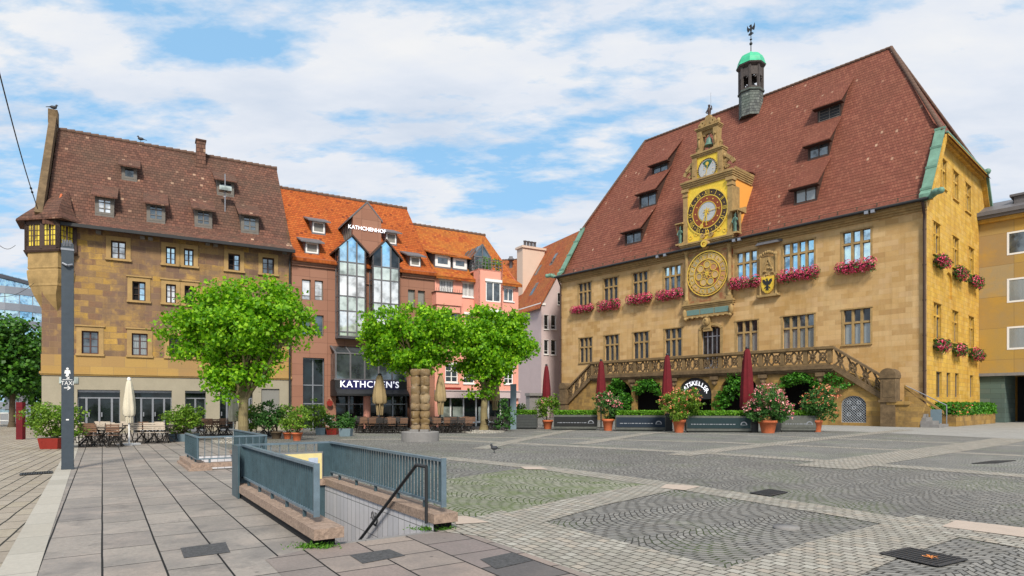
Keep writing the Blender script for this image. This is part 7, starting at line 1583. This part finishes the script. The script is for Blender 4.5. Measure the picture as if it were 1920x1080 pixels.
g = G(927, 849); bird('pigeon', 'grey pigeon standing on the setts in mid square', (*g, 0), R(200))
w0 = FA.w(-.12, T_R); bird('crow', 'black crow perched on the gable peak of the stone house', (w0[0], w0[1], ZR + 1.05), R(30), 1.5)
s_ = FA.x(264, T_R); w0 = FA.w(s_, T_R); bird('crow', 'black crow perched on the tiled ridge of the stone house', (w0[0], w0[1], ZR + .1), R(200), 1.4)
w1 = FA.w(-.1, -.6)
for i, (p, q, lab) in enumerate([(P3(-8, 110, 20), (w1[0], w1[1], ZE + .4), 'thin black cable with insulators running up left from the stone house gable'), (P3(-10, 452, 24), (*FA.w(-1.0, -.9), 10.0), 'thin cable running left from the corner oriel sill'), (P3(-10, 556, 30), (*FA.w(-.3, -.2), 8.2), 'faint cable running left under the corner oriel')]):
    p, q = Vector(p), Vector(q); b = MB(); pts_ = [p + (q - p) * (k / 10) - Vector((0, 0, .25 * math.sin(math.pi * k / 10))) for k in range(11)]; b.tube(pts_, .022 if i == 0 else .012, 5)
    if i == 0: b.ball(pts_[8], .06, 6); b.ball(pts_[7] * .4 + pts_[8] * .6, .06, 6)
    o = b.build('cable', M['dark']); tag(o, lab, 'cable')
s_, t_, z_ = FA.slope(422, 396, *PR); w0 = FA.w(s_, t_)
ant = thing('roof_antenna', 'white antenna rod with a pale box on the old brown roof', 'antenna', (w0[0], w0[1], z_), FA.a)
zz = FA.z(422, 355, t_) - z_; b = MB(); b.cyl((0, 0, -.2), (0, 0, zz + 1.0), .035, n=6); b.tube([(-.12, 0, .9), (.12, 0, 1.0)], .03, 5); b.tube([(-.12, 0, 1.2), (.12, 0, 1.25)], .03, 5); b.build('mast', M['steel'], ant); b = MB(); b.box(-.36, .36, -.3, .3, zz - .14, zz + .14); b.build('antenna_box', M['pane_milk'], ant)
g = G(39, 824); b = MB(); b.box(-.15, .15, -.1, .1, 0, 1.75); b.box(-.14, .14, -.108, -.1, 1.5, 1.6); o = b.build('red_post', M['redcloth']); o.location = (*g, 0); tag(o, 'dark red information post behind the big bush at far left', 'post')
b = MB()
for i in range(7): b.box(i * .8, i * .8 + .08, 0, .08, 0, 1.0)
b.box(0, 5, 0, .06, .92, 1.0); b.box(0, 5, 0, .06, .3, .36); o = b.build('street_barrier', M['white']); g = G(-20, 796); o.location = (*g, 0); tag(o, 'white street barrier far off beneath the left trees', 'barrier')
sign = MB(); x_, z_ = FB.at(800, 692, -.1)

# ================================================================== cafe furniture
def make_chair(fm, wm, lab, grp, simple=False):
    t = thing('cafe_chair', lab, 'chair', (0, 0, 0), 0, grp)
    b = MB()
    for s in (-1, 1):
        b.bar((s * .2, -.2, 0), (s * .2, .2, .46), .025); b.bar((s * .2, .2, 0), (s * .2, -.2, .46), .025); b.bar((s * .2, .2, .46), (s * .2, .27, .88), .025)
    b.bar((-.2, .2, .02), (.2, .2, .02), .02); b.bar((-.2, -.2, .02), (.2, -.2, .02), .02); b.bar((-.2, 0, .23), (.2, 0, .23), .02); b.build('frame', fm, t)
    b = MB()
    for k in range(6): b.box(-.22, .22, -.22 + k * .075, -.165 + k * .075, .455, .475)
    b.build('seat', wm, t)
    b = MB()
    for k in range(4): b.box(-.22, .22, .225 + k * .016, .245 + k * .016, .58 + k * .08, .64 + k * .08)
    b.build('backrest', wm, t); return t
def make_table(fm, wm, lab, grp):
    t = thing('cafe_table', lab, 'table', (0, 0, 0), 0, grp)
    b = MB(); b.box(-.35, .35, -.35, .35, .70, .735); b.build('tabletop', wm, t)
    b = MB(); b.bar((-.28, -.28, 0), (.28, .28, .7), .03); b.bar((.28, -.28, 0), (-.28, .28, .7), .03); b.bar((-.28, .28, 0), (.28, -.28, .7), .03); b.bar((.28, .28, 0), (-.28, -.28, .7), .03); b.build('frame', fm, t); return t
rg = random.Random(77)
def cluster(poly_px, nx, ny, mats_, lab, tlab, grp, rot):
    """rows of table sets inside a ground quad given by photograph corners"""
    q = [Vector(G(*p)) for p in poly_px]
    ch = [make_chair(M['bistro'], M[m], lab[i % len(lab)], grp) for i, m in enumerate(mats_)]; tb = make_table(M['bistro'], M['bistro'], tlab, grp + ' tables'); used = set(); usedt = False
    for j in range(ny):
        for i in range(nx):
            u = (i + .5) / nx; v = (j + .5) / ny; p = (q[0] * (1 - u) + q[1] * u) * (1 - v) + (q[3] * (1 - u) + q[2] * u) * v; a = rot + rg.uniform(-.2, .2)
            t = tb if not usedt else copy_tree(tb); usedt = True; t.location = (p.x, p.y, 0); t.rotation_euler = (0, 0, a)
            for s in (0, math.pi):
                k = rg.randrange(len(ch)); c = ch[k] if k not in used else copy_tree(ch[k]); used.add(k); dx = rg.uniform(-.06, .06); rr = .55 + rg.uniform(-.04, .1)
                aa = a + s; c.location = (p.x + math.cos(aa + math.pi / 2) * rr + dx, p.y + math.sin(aa + math.pi / 2) * rr, 0); c.rotation_euler = (0, 0, aa + rg.uniform(-.15, .15))
    for k in range(len(ch)):
        if k not in used: 
            for c2 in list(ch[k].children): bpy.data.objects.remove(c2)
            bpy.data.objects.remove(ch[k])
cluster([(150, 840), (228, 842), (232, 826), (155, 826)], 3, 2, ['chairpale', 'bistrowood', 'chairpale'], ['pale slatted cafe chair between the pole and the cream parasol', 'brown slatted cafe chair between the pole and the cream parasol', 'pale slatted cafe chair between the pole and the cream parasol'], 'dark cafe table between the pole and the cream parasol', 'cafe seats outside the left house doors', .35)
cluster([(252, 838), (322, 836), (325, 824), (255, 825)], 3, 1, ['bistrowood', 'chairpale'], ['brown slatted cafe chair between the cream parasol and the green shrub', 'pale slatted cafe chair between the cream parasol and the green shrub'], 'dark cafe table between the cream parasol and the green shrub', 'cafe seats right of the cream parasol', .3)
cluster([(362, 822), (435, 820), (436, 812), (365, 813)], 4, 1, ['bistrowood'], ['dark cafe chair beyond the smaller stairwell, left of the tree trunk'], 'dark cafe table beyond the smaller stairwell, left of the tree trunk', 'cafe seats beside the tree trunk', .3)
cluster([(488, 822), (520, 821), (518, 814), (486, 814)], 2, 1, ['bistrowood'], ['dark cafe chair under the shrubs right of the tree trunk'], 'dark cafe table under the shrubs right of the tree trunk', 'cafe seats under the shrubs', .5)
cluster([(668, 814), (752, 814.5), (765, 806), (668, 805.5)], 6, 2, ['bistro', 'bistrowood'], ['black bistro chair in the rows left of the sculpture', 'brown bistro chair in the rows left of the sculpture'], 'dark bistro table in the rows left of the sculpture', 'bistro seats left of the sculpture', .45)
cluster([(805, 814), (878, 813.5), (890, 805.5), (805, 805.5)], 5, 2, ['bistro', 'bistrowood'], ['black bistro chair in the rows between sculpture and right plane tree', 'brown bistro chair in the rows between sculpture and right plane tree'], 'dark bistro table in the rows between sculpture and right plane tree', 'bistro seats in front of the pink house', .45)
cluster([(912, 811), (940, 810.5), (940, 804.5), (912, 804.5)], 2, 1, ['bistro'], ['black bistro chair right of the right plane tree trunk'], 'dark bistro table right of the right plane tree trunk', 'bistro seats right of the plane tree', .45)
# tree pit kerbs
for (px, py, r_) in ((905, 811, 1.3), (440, 829, .9)):
    g = G(px, py); b = MB(); b.lathe((g[0], g[1], 0), [(r_, 0), (r_, .1), (r_ - .22, .1), (r_ - .22, 0)], 28); tag(b.build('tree_pit_kerb', M['band']), 'low round stone kerb at the foot of the ' + ('right plane tree' if px > 600 else 'large left plane tree'), 'kerb')
